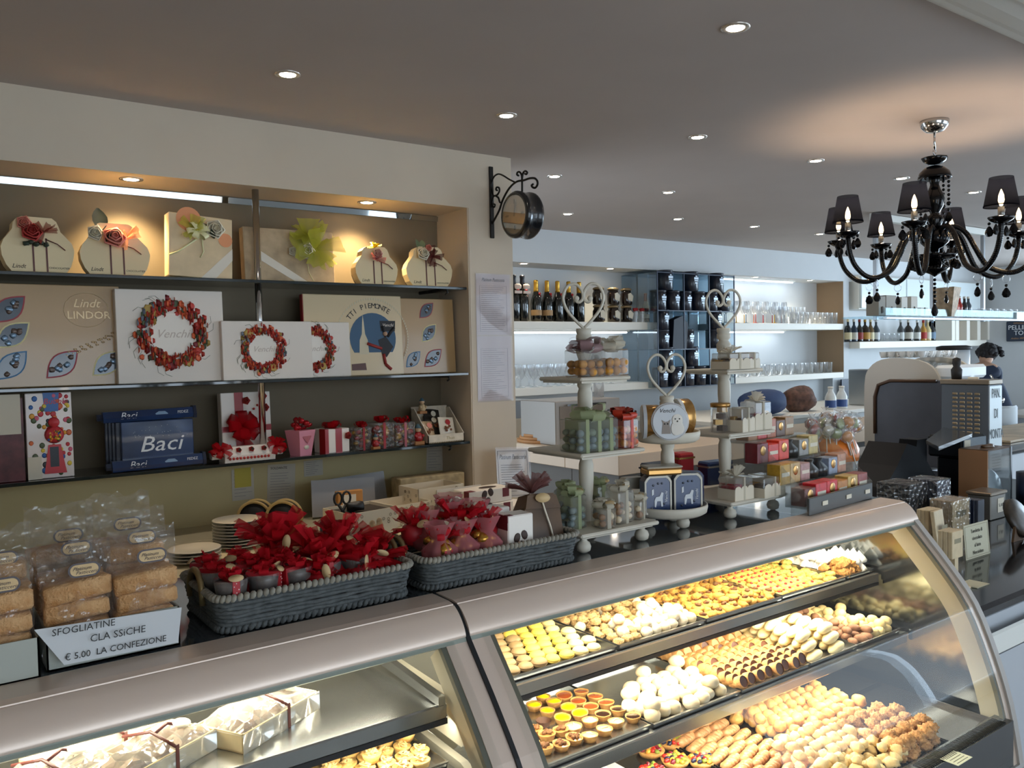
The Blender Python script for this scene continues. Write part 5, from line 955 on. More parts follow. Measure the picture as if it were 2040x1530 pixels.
roundtin(1.79,1.765,Zd,.050,.05,'round gold-sided tin standing at the left of the upper dish',-2.25,False); roundtin(1.925,1.765,Zd,.056,.045,'round gold-sided tin standing behind the cat and dog tin',-1.95,False)
def pawtin(x,y,z,w,h,d,label,rz,arch=True,col=None):
    t=thing('gift_tin',label,'tin',(x,y,z),rz=rz); col=col or tnavy; pf=[(-w/2,0),(w/2,0),(w/2,h*.86),(w*.42,h*.95),(w*.33,h),(-w*.33,h),(-w*.42,h*.95),(-w/2,h*.86)]
    q=MB(); q.prism(pf,-d/2,d/2,'y'); q.build('body',col,t); q=MB(); fr=[(a*1.0,b) for a,b in pf]; inn=[(a*.88,h/2+(b-h/2)*.9) for a,b in pf]
    for i in range(len(fr)): j=(i+1)%len(fr); q.prism([fr[i],fr[j],inn[j],inn[i]],-d/2-.002,-d/2,'y')
    q.build('silver_rim',tgrey,t)
    if col is tnavy:
        q=MB(); y=-d/2-.001; wh=0; q.prism([(-.012,.04),(-.008,.05),(.004,.052),(.01,.064),(.016,.062),(.013,.046),(.014,.022),(.009,.022),(.007,.038),(-.004,.038),(-.008,.02),(-.012,.022)],y,y-.001,'y'); q.prism([(-.02,.055),(-.014,.058),(-.014,.075),(-.02,.072)],y,y-.001,'y'); q.build('animal_print',mat('print_white','#d6dade'),t); q=MB(); [q.ball(.0035,T=TR(a,y,b,s=(1,.2,1)),n=6,k=4) for a,b in ((.012,.09),(-.015,.085),(.018,.03),(-.02,.018),(.0,.09))]; q.build('paw_print',bdark,t)
        text('Venchi',.012,t,(w*.3,y-.0006,.05),(PI/2,-PI/2,0),m=MATS['print_white'],shear=.3)
Z2=1.2700
pt1=P(1306,980,y=1.745); pt2=P(1369,980,y=1.71)
pawtin(pt1.x,1.745,Z2,.084,.112,.04,'blue tin with white animal print, front left on the lower dish',-.42)
pawtin(pt2.x,1.712,Z2,.086,.113,.032,'blue tin with white animal print, front right on the lower dish',-.55)
pawtin(1.945,1.755,Z2,.085,.108,.03,'blue tin seen edge-on behind the right blue tin',-1.0); pawtin(1.90,1.83,Z2,.08,.12,.03,'tallest blue tin at the back of the lower dish',-.7)
pawtin(1.77,1.825,Z2,.08,.10,.03,'grey rounded tin at the back left of the lower dish',-.3,col=tgrey)
t=thing('flat_tin','flat gold tin lying on top of the blue tins','tin',(pt1.x+.015,1.735,Z2+.1145),rz=-.42); q=MB(); q.box(-.055,.055,-.03,.03,0,.02,b=.005); q.build('body',tgold,t); q=MB(); q.box(-.056,.056,-.031,.031,.02,.027,b=.003); q.build('lid',tgrey,t)
# right stand: scalloped boxes
scal=mat('scallop_card','#d2c7b2',.6); chq=[mat('choc_dark','#3f2a1e',.5),mat('choc_gold','#b08a4a',.4,.4),mat('choc_red','#a32430',.4)]
def scallop(x,y,z,w,label,seed,rz=0,h=.045,tl=0):
    t=thing('scalloped_box',label,'sweets box',(x,y,z),rz=rz); d=w*.75
    q=MB(); n=3; hh=h*.55; pf=[(-w/2,0),(w/2,0),(w/2,hh)]
    for k in range(n):
        for i in range(1,7): a=PI*i/6; pf.append((w/2-w*(k+.5)/n+w/n/2*math.cos(a),hh+w/n*.3*math.sin(a)))
    q.prism(pf,-d/2-.001,-d/2,'y'); q.prism(pf,d/2,d/2+.001,'y'); q.box(-w/2-.001,-w/2,-d/2,d/2,0,hh); q.box(w/2,w/2+.001,-d/2,d/2,0,hh); q.build('scalloped_tray',scal,t)
    R=random.Random(seed); q=MB()
    for i in range(3):
        for j in range(2): q.box(-w*.45+i*w*.31,-w*.45+i*w*.31+w*.27,-d*.42+j*d*.45,-d*.42+j*d*.45+d*.38,.002,h*.6+R.uniform(0,.01),R.randrange(3),b=.003)
    q.build('chocolates',chq,t); q=MB(); q.box(-w/2+.001,w/2-.001,-d/2+.001,d/2-.001,.001,h+.006,b=.003); q.build('clear_lid',csweet,t); q=MB(); q.box(-.004,.004,-d/2-.002,d/2+.002,0,h+.007); q.build('ribbon',bow_w,t)
    if tl: q=MB(); burst(q,8,.045,seed,T=TR(0,0,h+.005),e0=.4,w=.3); q.build('bow',bow_w,t)
scallop(2.145,1.755,zt3+.0005,.10,'scalloped white sweets box at the front of the top tier, right stand',1,tl=1); scallop(2.238,1.765,zt3+.0005,.075,'scalloped white sweets box at the right of the top tier, right stand',2,rz=.2)
scallop(2.255,1.745,zm3+.0005,.085,'scalloped sweets box at the right of the middle tier, right stand',3,h=.085,tl=1); scallop(2.168,1.735,zm3+.0005,.075,'scalloped sweets box beside the post on the middle tier',4,rz=.15,h=.07)
t=thing('gold_can','gold-topped clear canister of chocolates on the middle tier, right stand','canister',(2.105,1.765,zm3+.0005)); q=MB(); q.lathe([(.028,0),(.03,.002),(.03,.085)],20,cap=False); q.build('clear_body',csweet,t); q=MB(); q.lathe([(.031,.08),(.032,.092),(.028,.094)],20); q.build('gold_lid',tgold,t); q=MB(); [q.box(-.012,.012,-.012,.012,.004+i*.02,.02+i*.02,i%2,T=TR(.008*math.cos(i*2),.008*math.sin(i*2),0,0,0,i)) for i in range(4)]; q.build('chocolates',chq,t)
scallop(2.115,1.715,Z1,.09,'scalloped sweets box with red chocolates, front left of the bottom tier',5,h=.065,tl=1); scallop(2.24,1.71,Z1,.125,'wide scalloped sweets box at the right of the bottom tier',6,h=.055,rz=.1); scallop(2.185,1.79,Z1,.06,'small scalloped box with a tulle bow behind on the bottom tier',7,h=.05,tl=1)
for i,(x,y,z,w,h,l) in enumerate(((2.06,2.0,ZT,.11,.15,'dark blue gift box standing behind the middle stand'),(2.32,1.97,ZT,.12,.135,'blue gift tin with silver edge behind the right stand'),(2.20,2.02,ZT,.07,.17,'red and gold carton behind the right stand'))):
    t=thing('gift_carton',l,'box',(x,y,z),rz=-.1); q=MB(); q.box(-w/2,w/2,-.03,.03,0,h,b=.006); q.build('body',[bdark,tnavy,redm][i],t); q=MB(); q.box(-w/2-.001,w/2+.001,-.031,.031,h-.02,h-.014); q.build('band',[tnavy,tgrey,tgold][i],t)
    if i==0: text('N-Plein',.022,t,(.0,-.0312,h*.6),m=tnavy)
# tiered rack of tea and sweets boxes
t=thing('tiered_rack','stepped clear acrylic rack with white-tagged black base holding small cartons','rack',(2.50,1.60,ZT),rz=.10); acr=clear('acrylic',(.93,.95,.95),.10,.05,.04)
RT=[(0.0,.022,.0),(.075,.085,0),(.15,.150,0),(.225,.215,0)]
q=MB(); q.box(-.215,.215,-.012,-.002,0,.055,b=.002); q.build('front_panel',mat('rack_front','#3b3c3a',.35,coat=.3),t)
for k,(y,z,_) in enumerate(RT):
    q=MB(); q.box(-.215,.215,y,y+.07,z-.004,z); q.box(-.215,.215,y+.07,y+.073,z-.004,z+.062); q.build('step',acr,t)
for x in (-.217,.215): q=MB(); q.prism([(-.01,0),(.30,0),(.30,.28),(.22,.28),(-.01,.06)],x,x+.002,'x'); q.build('side_panel',acr,t)
for a in (-.12,.04,.175): q=MB(); q.box(a-.017,a+.017,-.0145,-.0125,.022,.036,b=.0005); q.build('price_tag',paper,t)
rows=[[('#6a2a20','dark'),('#c8202c','red'),('#cf2a2e','red'),('#b9762c','amber'),('#c8a456','straw'),('#94423c','brick')],[('#b58c2c','gold'),('#b99a64','tan'),('#a9807a','rose'),('#2b2722','black'),('#23272b','black'),('#8792a6','blue'),('#b98466','pink')],[('#6e1620','wine'),('#c42a22','red'),('#d13a22','red'),('#26241f','black'),('#8b8a84','grey'),('#b8a468','straw')],[('#a2672c','gold'),('#b3312a','red'),('#a85a34','rust'),('#5a3826','brown'),('#8f6a40','tan')]]
rowx=[(-.17,.19),(-.19,.19),(-.2,.13),(-.14,.10)]
Mr=Matrix.Rotation(.10,4,'Z')
for k,row in enumerate(rows):
    y,z,_=RT[k]
    for i,(c,nm) in enumerate(row):
        a,b=rowx[k]; x=a+(b-a)*(i/(len(row)-1)); p=Mr@Vector((x,y+.034,0)); w=(b-a)/(len(row)-1)*.47; h=.066 if (i+k)%3 else .058
        tt=thing('tea_carton','%s small carton, %s from the left in %s of the stepped rack'%(nm,pl[i],['the front row','the second row','the third row','the rear row'][k]),'carton',(2.50+p.x,1.60+p.y,ZT+z+.0004),rz=.10,group='small cartons in the stepped rack')
        if nm=='black': q=MB(); q.lathe([(w*.95,0),(w*1.0,.03),(w*.4,.05),(w*.5,.062)],10,lob=.1); q.build('pouch',mat('tc_'+c[1:],c,.3,coat=.3),tt); q=MB(); q.ball(.006,T=TR(0,0,.05),n=6,k=4); q.build('tie',tgold,tt)
        else:
            q=MB(); q.box(-w,w,-.024,.026,0,h,b=.002); q.build('carton',mat('tc_'+c[1:],c,.4,noise=.2,nscale=60,coat=.2),tt); q=MB()
            if (i+k)%2: q.box(-w*.8,w*.8,-.0248,-.0241,h*.4,h*.6)
            else: q.lathe([(.0001,.0006),(w*.5,.0006),(w*.55,0)],12,T=TR(0,-.0243,h*.62,PI/2))
            q.build('label_print',paper if (i+k)%2 else tgold,tt)
# small lit reflection stays to the renderer; striped base for lollipops stands behind on the bar
# ================================================================ TRAYS AND PASTRIES
def tray(x0,x1,y0,y1,z,label,m=None):
    t=thing('metal_tray',label,'tray',((x0+x1)/2,(y0+y1)/2,z)); a,b=(x1-x0)/2-.002,(y1-y0)/2; e=.0015; h=.014
    q=MB(); q.box(-a,a,-b,b,0,e); q.box(-a,a,-b,-b+e,0,h,T=None); q.box(-a,a,b-e,b,0,h); q.box(-a,-a+e,-b,b,0,h); q.box(a-e,a,-b,b,0,h); q.box(-a-.001,a+.001,-b-.005,-b,h-.002,h); q.build('pan',m or sstr,t); return z+e
def put(first,mk,locs,label,group,jit=1,seed=0,sc=(.94,1.06)):
    R=random.Random(seed); src=mk()
    for i,(x,y,z,rz) in enumerate(locs):
        s=R.uniform(*sc)
        if i==0: o=src; o.location=(x,y,z); o.rotation_euler=(R.uniform(-.08,.08)*jit,R.uniform(-.08,.08)*jit,rz); o.scale=(s,)*3; o['label']=label; o['group']=group
        else: o=dup(src,(x,y,z),label=label,group=group,rot=(R.uniform(-.08,.08)*jit,R.uniform(-.08,.08)*jit,rz),sc=s)
def grid(x0,x1,y0,y1,px_,py_,z,seed=0,j=.12,skip=0,hexo=True,layer2=0,dz=0,rot=True):
    R=random.Random(seed); o=[]; ny=int((y1-y0)/py_+.5); nx=int((x1-x0)/px_+.5)
    for i in range(ny):
        for k in range(nx):
            x=x0+(k+.5+(.25 if i%2 and hexo else -.25 if hexo else 0))*px_; y=y0+(i+.5)*py_
            if R.random()<skip: continue
            o.append((x+R.uniform(-j,j)*px_,y+R.uniform(-j,j)*py_,z,R.uniform(0,6.28) if rot else R.uniform(-.2,.2)))
            if R.random()<layer2: o.append((x+px_*.4,y+py_*.3,z+dz,R.uniform(0,6.28)))
    return o
P0=thing
mesh_=lambda nm,f,m: (lambda q:(f(q),q.mesh(nm,m))[1])(MB())
def single(nm,cat,me):
    def mk(): return tag(inst(nm,me),'x',cat)
    return mk
def multi(nm,cat,parts):
    def mk():
        t=thing(nm,'x',cat)
        for pn,me in parts: inst(pn,me,t)
        return t
    return mk
pf=lambda n,c,c2=None,ns=60,b=.5,r=.75: mat(n,c,r,noise=.25,nscale=ns,bump=b,bscale=ns*2.5,col2=c2)
MC=[('brown','#8f744c'),('yellow','#d8bd4e'),('cream','#d3bf84'),('green','#8fae5c')]
def macaron(c,nm):
    m=mat('macaron_'+nm,c,.6); f=mat('macaron_fill_'+nm,'#e2d2a4' if nm!='brown' else '#8a6240',.6)
    sh=[(.0001,.0105),(.010,.0095),(.0165,.0065),(.0195,.002),(.0205,.0002),(.0195,-.0012),(.0001,-.0012)]
    top=mesh_('top_shell',lambda q:q.lathe([(r,z+.0115) for r,z in sh[::-1]],18,cap=False),m); bot=mesh_('bottom_shell',lambda q:q.lathe([(r,.0085-z*.8) for r,z in sh],18,cap=False),m); fil=mesh_('filling',lambda q:q.lathe([(.0001,.0072),(.0175,.0072),(.0185,.0095),(.0175,.0115),(.0001,.0115)],16,cap=False),f)
    return multi('macaron','macaron',[('top_shell',top),('bottom_shell',bot),('filling',fil)])
z1=tray(1.149,1.485,1.60,1.97,.967,'steel tray of macarons on the upper shelf')
G1=grid(1.158,1.478,1.61,1.96,.0445,.044,z1,1,.09)
cols={0:[],1:[],2:[],3:[]}
for p in G1:
    u=(p[0]-1.158)/.32-(p[1]-1.61)*.9
    k=0 if u<.30 else 1 if u<.66 else 2 if u<.93 else 3
    if k==3 and p[1]>1.72: k=2
    if p[0]<1.475 and p[0]>1.165: cols[k].append(p)
for k,(nm,c) in enumerate(MC):
    if cols[k]: put(0,macaron(c,nm),cols[k],'%s macaron on the leftmost upper tray'%nm,'%s macarons'%nm,seed=k)
z2=tray(1.49,1.825,1.595,1.965,.967,'steel tray of nut crunches and sugar-dusted balls on the upper shelf')
crunch=mesh_('crunch_cookie',lambda q:[q.blob((.017,.016,.011),.22,T=TR(0,0,.010),seed=4,fr=5,n=14,k=9)],pf('crunch','#cfae78','#9c7440',120,.9)); 
sugar=mesh_('sugar_ball',lambda q:[q.blob((.0175,.0175,.015),.06,T=TR(0,0,.014),seed=2,n=14,k=9,fr=3)],pf('powder','#dcd3c0','#c4af88',45,.3))
A=grid(1.50,1.82,1.605,1.955,.036,.036,z2,2,.12,layer2=.3,dz=.018)
put(0,single('crunch_cookie','cookie',crunch),[p for p in A if (p[0]-1.5)*.9<(p[1]-1.60)+.05 and (hash((round(p[0]*999),7))%5)],'knobbly nut crunch on the second upper tray','nut crunches',seed=3)
put(0,single('sugar_ball','cookie',sugar),[p for p in A if not((p[0]-1.5)*.9<(p[1]-1.60)+.05 and (hash((round(p[0]*999),7))%5))],'sugar-dusted ball on the second upper tray','sugar-dusted balls',seed=4)
z3=tray(1.83,2.183,1.595,1.965,.967,'steel tray of golden walnut biscuits on the upper shelf')
gold1=pf('pastry_gold','#d6a54c','#a8722a',50,.6); walm=pf('walnut_brown','#8a5a2c','#5c3a1c',90,1)
cb=mesh_('base',lambda q:q.lathe([(.0001,0),(.017,0),(.019,.005),(.015,.011),(.0001,.012)],14,lob=.07,lobn=7),gold1); wn=mesh_('walnut',lambda q:q.blob((.010,.008,.005),.3,T=TR(0,0,.014),seed=3,fr=4),walm)
fanc=mesh_('shell_biscuit',lambda q:[q.blob((.021,.013,.009),.18,T=TR(0,0,.008),seed=6,fr=3,n=14,k=8)],gold1)
A=grid(1.84,2.175,1.605,1.955,.038,.037,z3,5,.12,layer2=.35,dz=.012)
put(0,multi('walnut_biscuit','cookie',[('base',cb),('walnut',wn)]),A[::2],'golden biscuit topped with a walnut on the third upper tray','walnut biscuits',seed=5); put(0,single('shell_biscuit','cookie',fanc),A[1::2],'plain golden biscuit on the third upper tray','plain golden biscuits',seed=6)
z4=tray(2.188,2.535,1.60,1.97,.967,'steel tray of cherry and pistachio biscuits on the upper shelf')
cherry=mesh_('cherry',lambda q:q.ball(.0048,T=TR(0,0,.0145),n=10,k=6),mat('cherry_red','#c01c1c',.2,coat=.5)); pist=mesh_('pistachio',lambda q:[q.blob((.005,.003,.002),.2,T=TR(.004*math.cos(a),.004*math.sin(a),.0135,rz=a)) for a in (0,2,4)],mat('pistachio','#7c8f3c',.6)); cb2=mesh_('base',lambda q:q.lathe([(.0001,0),(.016,0),(.0185,.006),(.014,.012),(.006,.0135),(.0001,.012)],15,lob=.14,lobn=6),pf('cherry_dough','#e0bd62','#c08f38',50,.5))
A=grid(2.195,2.527,1.61,1.96,.036,.037,z4,8,.1,layer2=.2,dz=.012)
put(0,multi('cherry_biscuit','cookie',[('base',cb2),('cherry',cherry)]),[p for p in A if p[0]<2.40],'piped biscuit with a red cherry on the fourth upper tray','cherry biscuits',seed=7); put(0,multi('pistachio_biscuit','cookie',[('base',cb2),('pistachio',pist)]),[p for p in A if p[0]>=2.40],'piped biscuit with pistachio on the fourth upper tray','pistachio biscuits',seed=8)
z5=tray(2.54,2.70,1.60,1.97,.967,'steel tray of fritters and meringues at the right end of the upper shelf')
frit=mesh_('fritter',lambda q:[q.blob((.022,.02,.015),.35,T=TR(0,0,.014),seed=8,fr=4,n=16,k=10)],pf('fritter','#c8934a','#8f5a26',70,1)); mer=mesh_('meringue',lambda q:q.lathe([(.0001,0),(.021,0),(.023,.008),(.017,.018),(.010,.026),(.004,.034),(.0001,.039)],16,lob=.09,lobn=6),mat('meringue_white','#e9e6dd',.6))
put(0,single('fritter','fritter',frit),[p for p in grid(2.548,2.70,1.605,1.78,.036,.036,z5,9,.1,layer2=.6,dz=.02) if p[0]<2.635 and p[1]<1.70],'rough golden fritter at the right end of the upper shelf','golden fritters',seed=9)
put(0,single('meringue','meringue',mer),[p for p in grid(2.55,2.70,1.61,1.97,.036,.036,z5,10,.1,layer2=.7,dz=.03) if p[0]>=2.635 or p[1]>=1.70],'white pointed meringue at the right end of the upper shelf','white meringues',seed=10)
# ---- middle shelf of the right case
y0,y1=1.495,1.845
za=tray(1.02,1.505,y0+.005,y1,.787,'steel tray of small fruit and walnut tarts on the lower shelf')
crust=mesh_('crust',lambda q:q.lathe([(.0001,.001),(.0125,0),(.0175,.012),(.0185,.0145),(.0168,.0145),(.0145,.011),(.0001,.010)],18,lob=.03,lobn=12),pf('crust','#d9a55c','#b0773a',70,.3)); 
def tart(nm,fm,dome=.0,extra=None):
    f=mesh_('filling',lambda q:q.lathe([(.0155,.0125),(.010,.0130+dome*.7),(.0001,.0130+dome)],16,cap=False),fm)
    parts=[('crust',crust),('filling',f)]
    if extra: parts.append(extra)
    return multi('tartlet','tartlet',parts)
wl_=('walnut_pieces',mesh_('walnut_pieces',lambda q:[q.blob((.006,.005,.004),.3,T=TR(.007*math.cos(i*1.3)*(i>0),.007*math.sin(i*1.3)*(i>0),.0165),seed=i,n=8,k=6) for i in range(5)],walm))
dlp=('cream_ridge',mesh_('cream_ridge',lambda q:q.tube([(-.008,0,.0155),(0,.002,.017),(.008,0,.0155)],.002,6),mat('cream_light','#f3e2b4',.3)))
def at(l,z=.797): return [(*P(a,b,z=z)[:2],za,(a*7+b)%6) for a,b in l]
put(0,tart('y',mat('lemon_curd','#f0d800',.3,coat=.5),.004),at([(1081,1392),(1064,1408),(1104,1402),(1090,1420),(1133,1413),(1120,1434),(1156,1425)]),'tartlet with bright yellow lemon filling','lemon tartlets',seed=1,sc=(1.16,1.26))
put(0,tart('j',mat('jam_red','#9f4a20',.15,coat=.8),.001),at([(1124,1390),(1158,1382),(1152,1401),(1185,1392),(1177,1412),(1208,1405)]),'tartlet with dark red jam','jam tartlets',seed=2,sc=(1.16,1.26))
put(0,tart('c',mat('choc_glaze','#2f1a12',.12,coat=.8),.001),at([(1201,1427),(1232,1418),(1262,1431)]),'tartlet with glossy dark chocolate','chocolate tartlets',seed=3,sc=(1.16,1.26))
put(0,tart('w',mat('custard_glaze','#ecc98a',.25,coat=.6),.003,dlp),at([(1176,1440),(1228,1442),(1143,1453),(1204,1457),(1175,1470)]),'tartlet with pale custard glaze','custard tartlets',seed=4,sc=(1.16,1.26))
put(0,tart('n',mat('toffee','#9a6a34',.3,coat=.4),.002,wl_),at([(1064,1457),(1090,1468),(1118,1458),(1143,1474),(1058,1485),(1085,1494),(1117,1487),(1041,1470)]),'tartlet heaped with walnut pieces','walnut tartlets',seed=5,sc=(1.16,1.26))
t=thing('paper_case','empty brown pleated paper case among the tartlets','paper case',(*P(1083,1440,z=.797)[:2],za)); q=MB(); q.lathe([(.013,0),(.020,.016)],24,cap=False,lob=.05,lobn=12); q.build('pleated_wall',mat('brown_paper','#5b3a26'),t)
zb=tray(1.51,1.852,y0,y1,.787,'steel tray of sugar-dusted buns on the lower shelf')
bun=mesh_('sugar_bun',lambda q:[q.blob((.025,.022,.018),.05,T=TR(0,0,.016),seed=5,n=16,k=10,fr=2)],pf('bun_powder','#dfd4bd','#cdb382',18,.2))
put(0,single('sugar_bun','bun',bun),[p for p in grid(1.525,1.84,1.505,1.72,.045,.042,zb,12,.22,layer2=.15,dz=.024) if p[0]-1.525>(p[1]-1.60)*.9],'bun thickly dusted with icing sugar','sugar-dusted buns',seed=6,jit=3)
zc=tray(1.857,2.172,y0,y1,.787,'steel tray of wafer rolls with chocolate ends on the lower shelf')
waf=pf('wafer_roll','#d8a769','#b47c40',60,.4)
wsh=mesh_('wafer',lambda q:q.lathe([(.0165,-.024),(.0185,0),(.0185,.020),(.0165,.022)],14,T=TR(0,0,.021,PI/2-.45,0,0),cap=False),waf); chf=mesh_('chocolate_end',lambda q:q.lathe([(.0001,.019),(.0168,.0195)],14,T=TR(0,0,.021,PI/2-.45,0,0),cap=False),mat('choc_fill','#5a3626',.4))
l1=[]; l2=[]
for r in range(8):
    for k in range(12): (l1 if k<4 or (k+r)%6==0 else l2).append((1.873+r*.0395,1.516+k*.0262+.006*(r%2),zc+(.006 if k>8 else 0),0))
put(0,multi('wafer_roll','wafer roll',[('wafer',wsh),('chocolate_end',chf)]),l1,'rolled wafer showing its chocolate-dipped end, towards the front of the rows','chocolate-ended wafer rolls',jit=.8,seed=7)
chp=mesh_('cream_end',lambda q:q.lathe([(.0001,.019),(.0168,.0195)],14,T=TR(0,0,.021,PI/2-.45,0,0),cap=False),mat('cream_end','#c08a58',.5))
put(0,multi('wafer_roll','wafer roll',[('wafer',wsh),('cream_end',chp)]),l2,'plain golden rolled wafer in the long overlapping rows','plain wafer rolls',jit=.8,seed=17)
zd=tray(2.177,2.43,y0,y1,.787,'steel tray of long pale sponge fingers on the lower shelf')
fing=mesh_('sponge_finger',lambda q:[q.blob((.052,.019,.016),.05,T=TR(0,0,.015),seed=5,n=16,k=10,fr=1.4)],pf('sponge','#efe2b8','#dcc58c',14,.15))
locs=[]
for lay in range(3):
    for k in range(8-lay):
        for c in range(2): locs.append((2.235+c*.115+.012*(k%2),1.518+k*.04+lay*.02,zd+lay*.026,.28))
put(0,single('sponge_finger','sponge finger',fing),locs,'long pale sponge finger stacked on the lower shelf','sponge fingers',seed=8,jit=.3)
ze=tray(2.435,2.68,y0,y1,.787,'steel tray of cocoa and cream cookies at the right of the lower shelf')
oval=lambda nm,c,c2: mesh_(nm,lambda q:[q.blob((.022,.015,.012),.06,T=TR(0,0,.011),seed=5,n=14,k=9)],pf(nm+'_m',c,c2,30,.3))
A=grid(2.44,2.685,1.50,1.84,.038,.036,ze,15,.1,layer2=.5,dz=.018)
put(0,single('cocoa_cookie','cookie',oval('cocoa_cookie','#9b7050','#6e4830')),[p for p in A if (p[0]-2.44)<.10+(p[1]-1.5)*.1],'brown cocoa cookie heaped on the lower shelf','cocoa cookies',seed=9); put(0,single('cream_puff','cream puff',mesh_('cream_puff',lambda q:[q.blob((.019,.019,.016),.06,T=TR(0,0,.014),seed=7,n=14,k=9)],pf('puff_cream','#e3cf98','#c4a868',25,.2))),[p for p in A if (p[0]-2.44)>=.10+(p[1]-1.5)*.1],'round cream-coloured puff heaped on the lower shelf','cream puffs',seed=10)
# ---- deck
dk_=mat('deck_tray','#4c4a48',.18,.8)
zq=tray(1.40,1.78,1.22,1.93,.582,'dark deck tray with fruit tarts',dk_); tray(1.785,2.16,1.21,1.93,.582,'dark deck tray of glazed braids and puffs',dk_); tray(2.165,2.42,1.20,1.93,.582,'dark deck tray of golden puffs and nut cookies',dk_); tray(2.425,2.68,1.20,1.56,.582,'empty dark deck tray at the right front',dk_); tray(2.425,2.68,1.57,1.93,.582,'empty dark deck tray at the right rear',dk_)
fr=[mat('kiwi','#8a9a3a',.4),mat('berry_dark','#1e2440',.3),mat('strawberry','#c82a1e',.3,coat=.5),mat('peach','#e8a83c',.35,coat=.4),mat('grape_red','#7c1e2c',.2,coat=.6)]
def fruit(x,y,s,l):
    t=thing('fruit_tart','round tart of mixed fruit, '+l,'fruit tart',(x,y,zq)); q=MB(); q.lathe([(.0001,0),(.034,0),(.041,.014),(.038,.015),(.0001,.013)],20,lob=.03,lobn=14); q.build('crust',MATS['crust'],t); R=random.Random(s); q=MB()
    for i in range(18): a=i*2.4; r=.033*math.sqrt(i/18); q.blob((.009,.007,.006),.2,R.randrange(5),TR(r*math.cos(a),r*math.sin(a),.019,R.uniform(-.4,.4),R.uniform(-.4,.4),a),n=9,k=6,seed=i)
    q.build('fruit_pieces',fr,t)
for i,(a,b,l) in enumerate(((1296,1492,'leftmost, with grapes'),(1338,1476,'behind, with orange slices'),(1345,1512,'with strawberries in the middle'),(1398,1512,'beside the glazed braids'),(1300,1535,'cut off at the bottom'))): p=P(a,b,z=.598); fruit(p.x,p.y,i,l)
braid=mesh_('glazed_braid',lambda q:[q.blob((.014,.018,.014),.08,T=TR(-.03+i*.015,0,.013,rz=.4),seed=i,n=10,k=7) for i in range(5)],pf('braid','#d3a070','#ab7444',40,.3,.4))
puff=mesh_('golden_puff',lambda q:[q.blob((.021,.019,.017),.12,T=TR(0,0,.015),seed=11,n=14,k=9,fr=3)],pf('puff_gold','#e0b264','#b98238',35,.5,.55)); pale=mesh_('pale_puff',lambda q:[q.blob((.021,.017,.015),.18,T=TR(0,0,.013),seed=14,n=14,k=9,fr=3)],pf('puff_pale','#ead6a4','#cfae6c',35,.5)); nutc=mesh_('nut_cookie',lambda q:[q.blob((.023,.021,.017),.3,T=TR(0,0,.015),seed=17,n=16,k=11,fr=6)],pf('nut_cookie','#d6a468','#a06a34',90,1))
Z=.585
R=random.Random(5)
put(0,single('glazed_braid','pastry',braid),[(1.83+.0*k+(k%3)*.075,1.30+(k//3)*.042,Z+.0,.25) for k in range(33)],'glazed braided pastry in a row on the deck','glazed braids',seed=11)
A=grid(2.05,2.42,1.42,1.90,.040,.038,Z,21,.3,layer2=.9,dz=.024); put(0,single('golden_puff','puff',puff),A[:170],'golden puff heaped on the deck','golden puffs',seed=12,jit=5,sc=(.82,1.12))
A=grid(1.95,2.22,1.21,1.48,.040,.038,Z+.0,22,.3,layer2=.9,dz=.022); put(0,single('pale_puff','puff',pale),A,'pale knobbly puff heaped at the front of the deck','pale puffs',seed=13,jit=5,sc=(.8,1.15))
A=grid(2.2,2.42,1.21,1.44,.045,.042,Z,23,.25,layer2=.9,dz=.026); put(0,single('nut_cookie','cookie',nutc),A,'rough nut cookie heaped at the front right of the deck','nut cookies',seed=14,jit=5,sc=(.85,1.12))
q=MB(); q.box(-.06,.06,-.09,.09,0,.03,b=.006); [q.blob((.03,.03,.02),.25,T=TR(a,b,.03),seed=3) for a,b in ((-.02,-.03),(.02,.03))]; tag(q.build('wrapped_sandwich',mat('white_wrap','#e9e8e2',.4,bump=.6,bscale=40),loc=(*P(1190,1530,z=.61)[:2],.5835)),'white paper parcel at the bottom edge of the right case','parcel')
t=thing('price_ticket','small printed price ticket on the front ledge of the right case','ticket',(*P(1905,1505,z=.61)[:2],.602)); q=MB(); q.box(-.04,.04,-.025,.025,0,.001); q.build('card',mat('ticket','#cfd3b8'),t); q=MB(); [q.box(-.03,.03,-.018+i*.01,-.0165+i*.01,.001,.0013) for i in range(4)]; q.build('print_lines',ink,t)
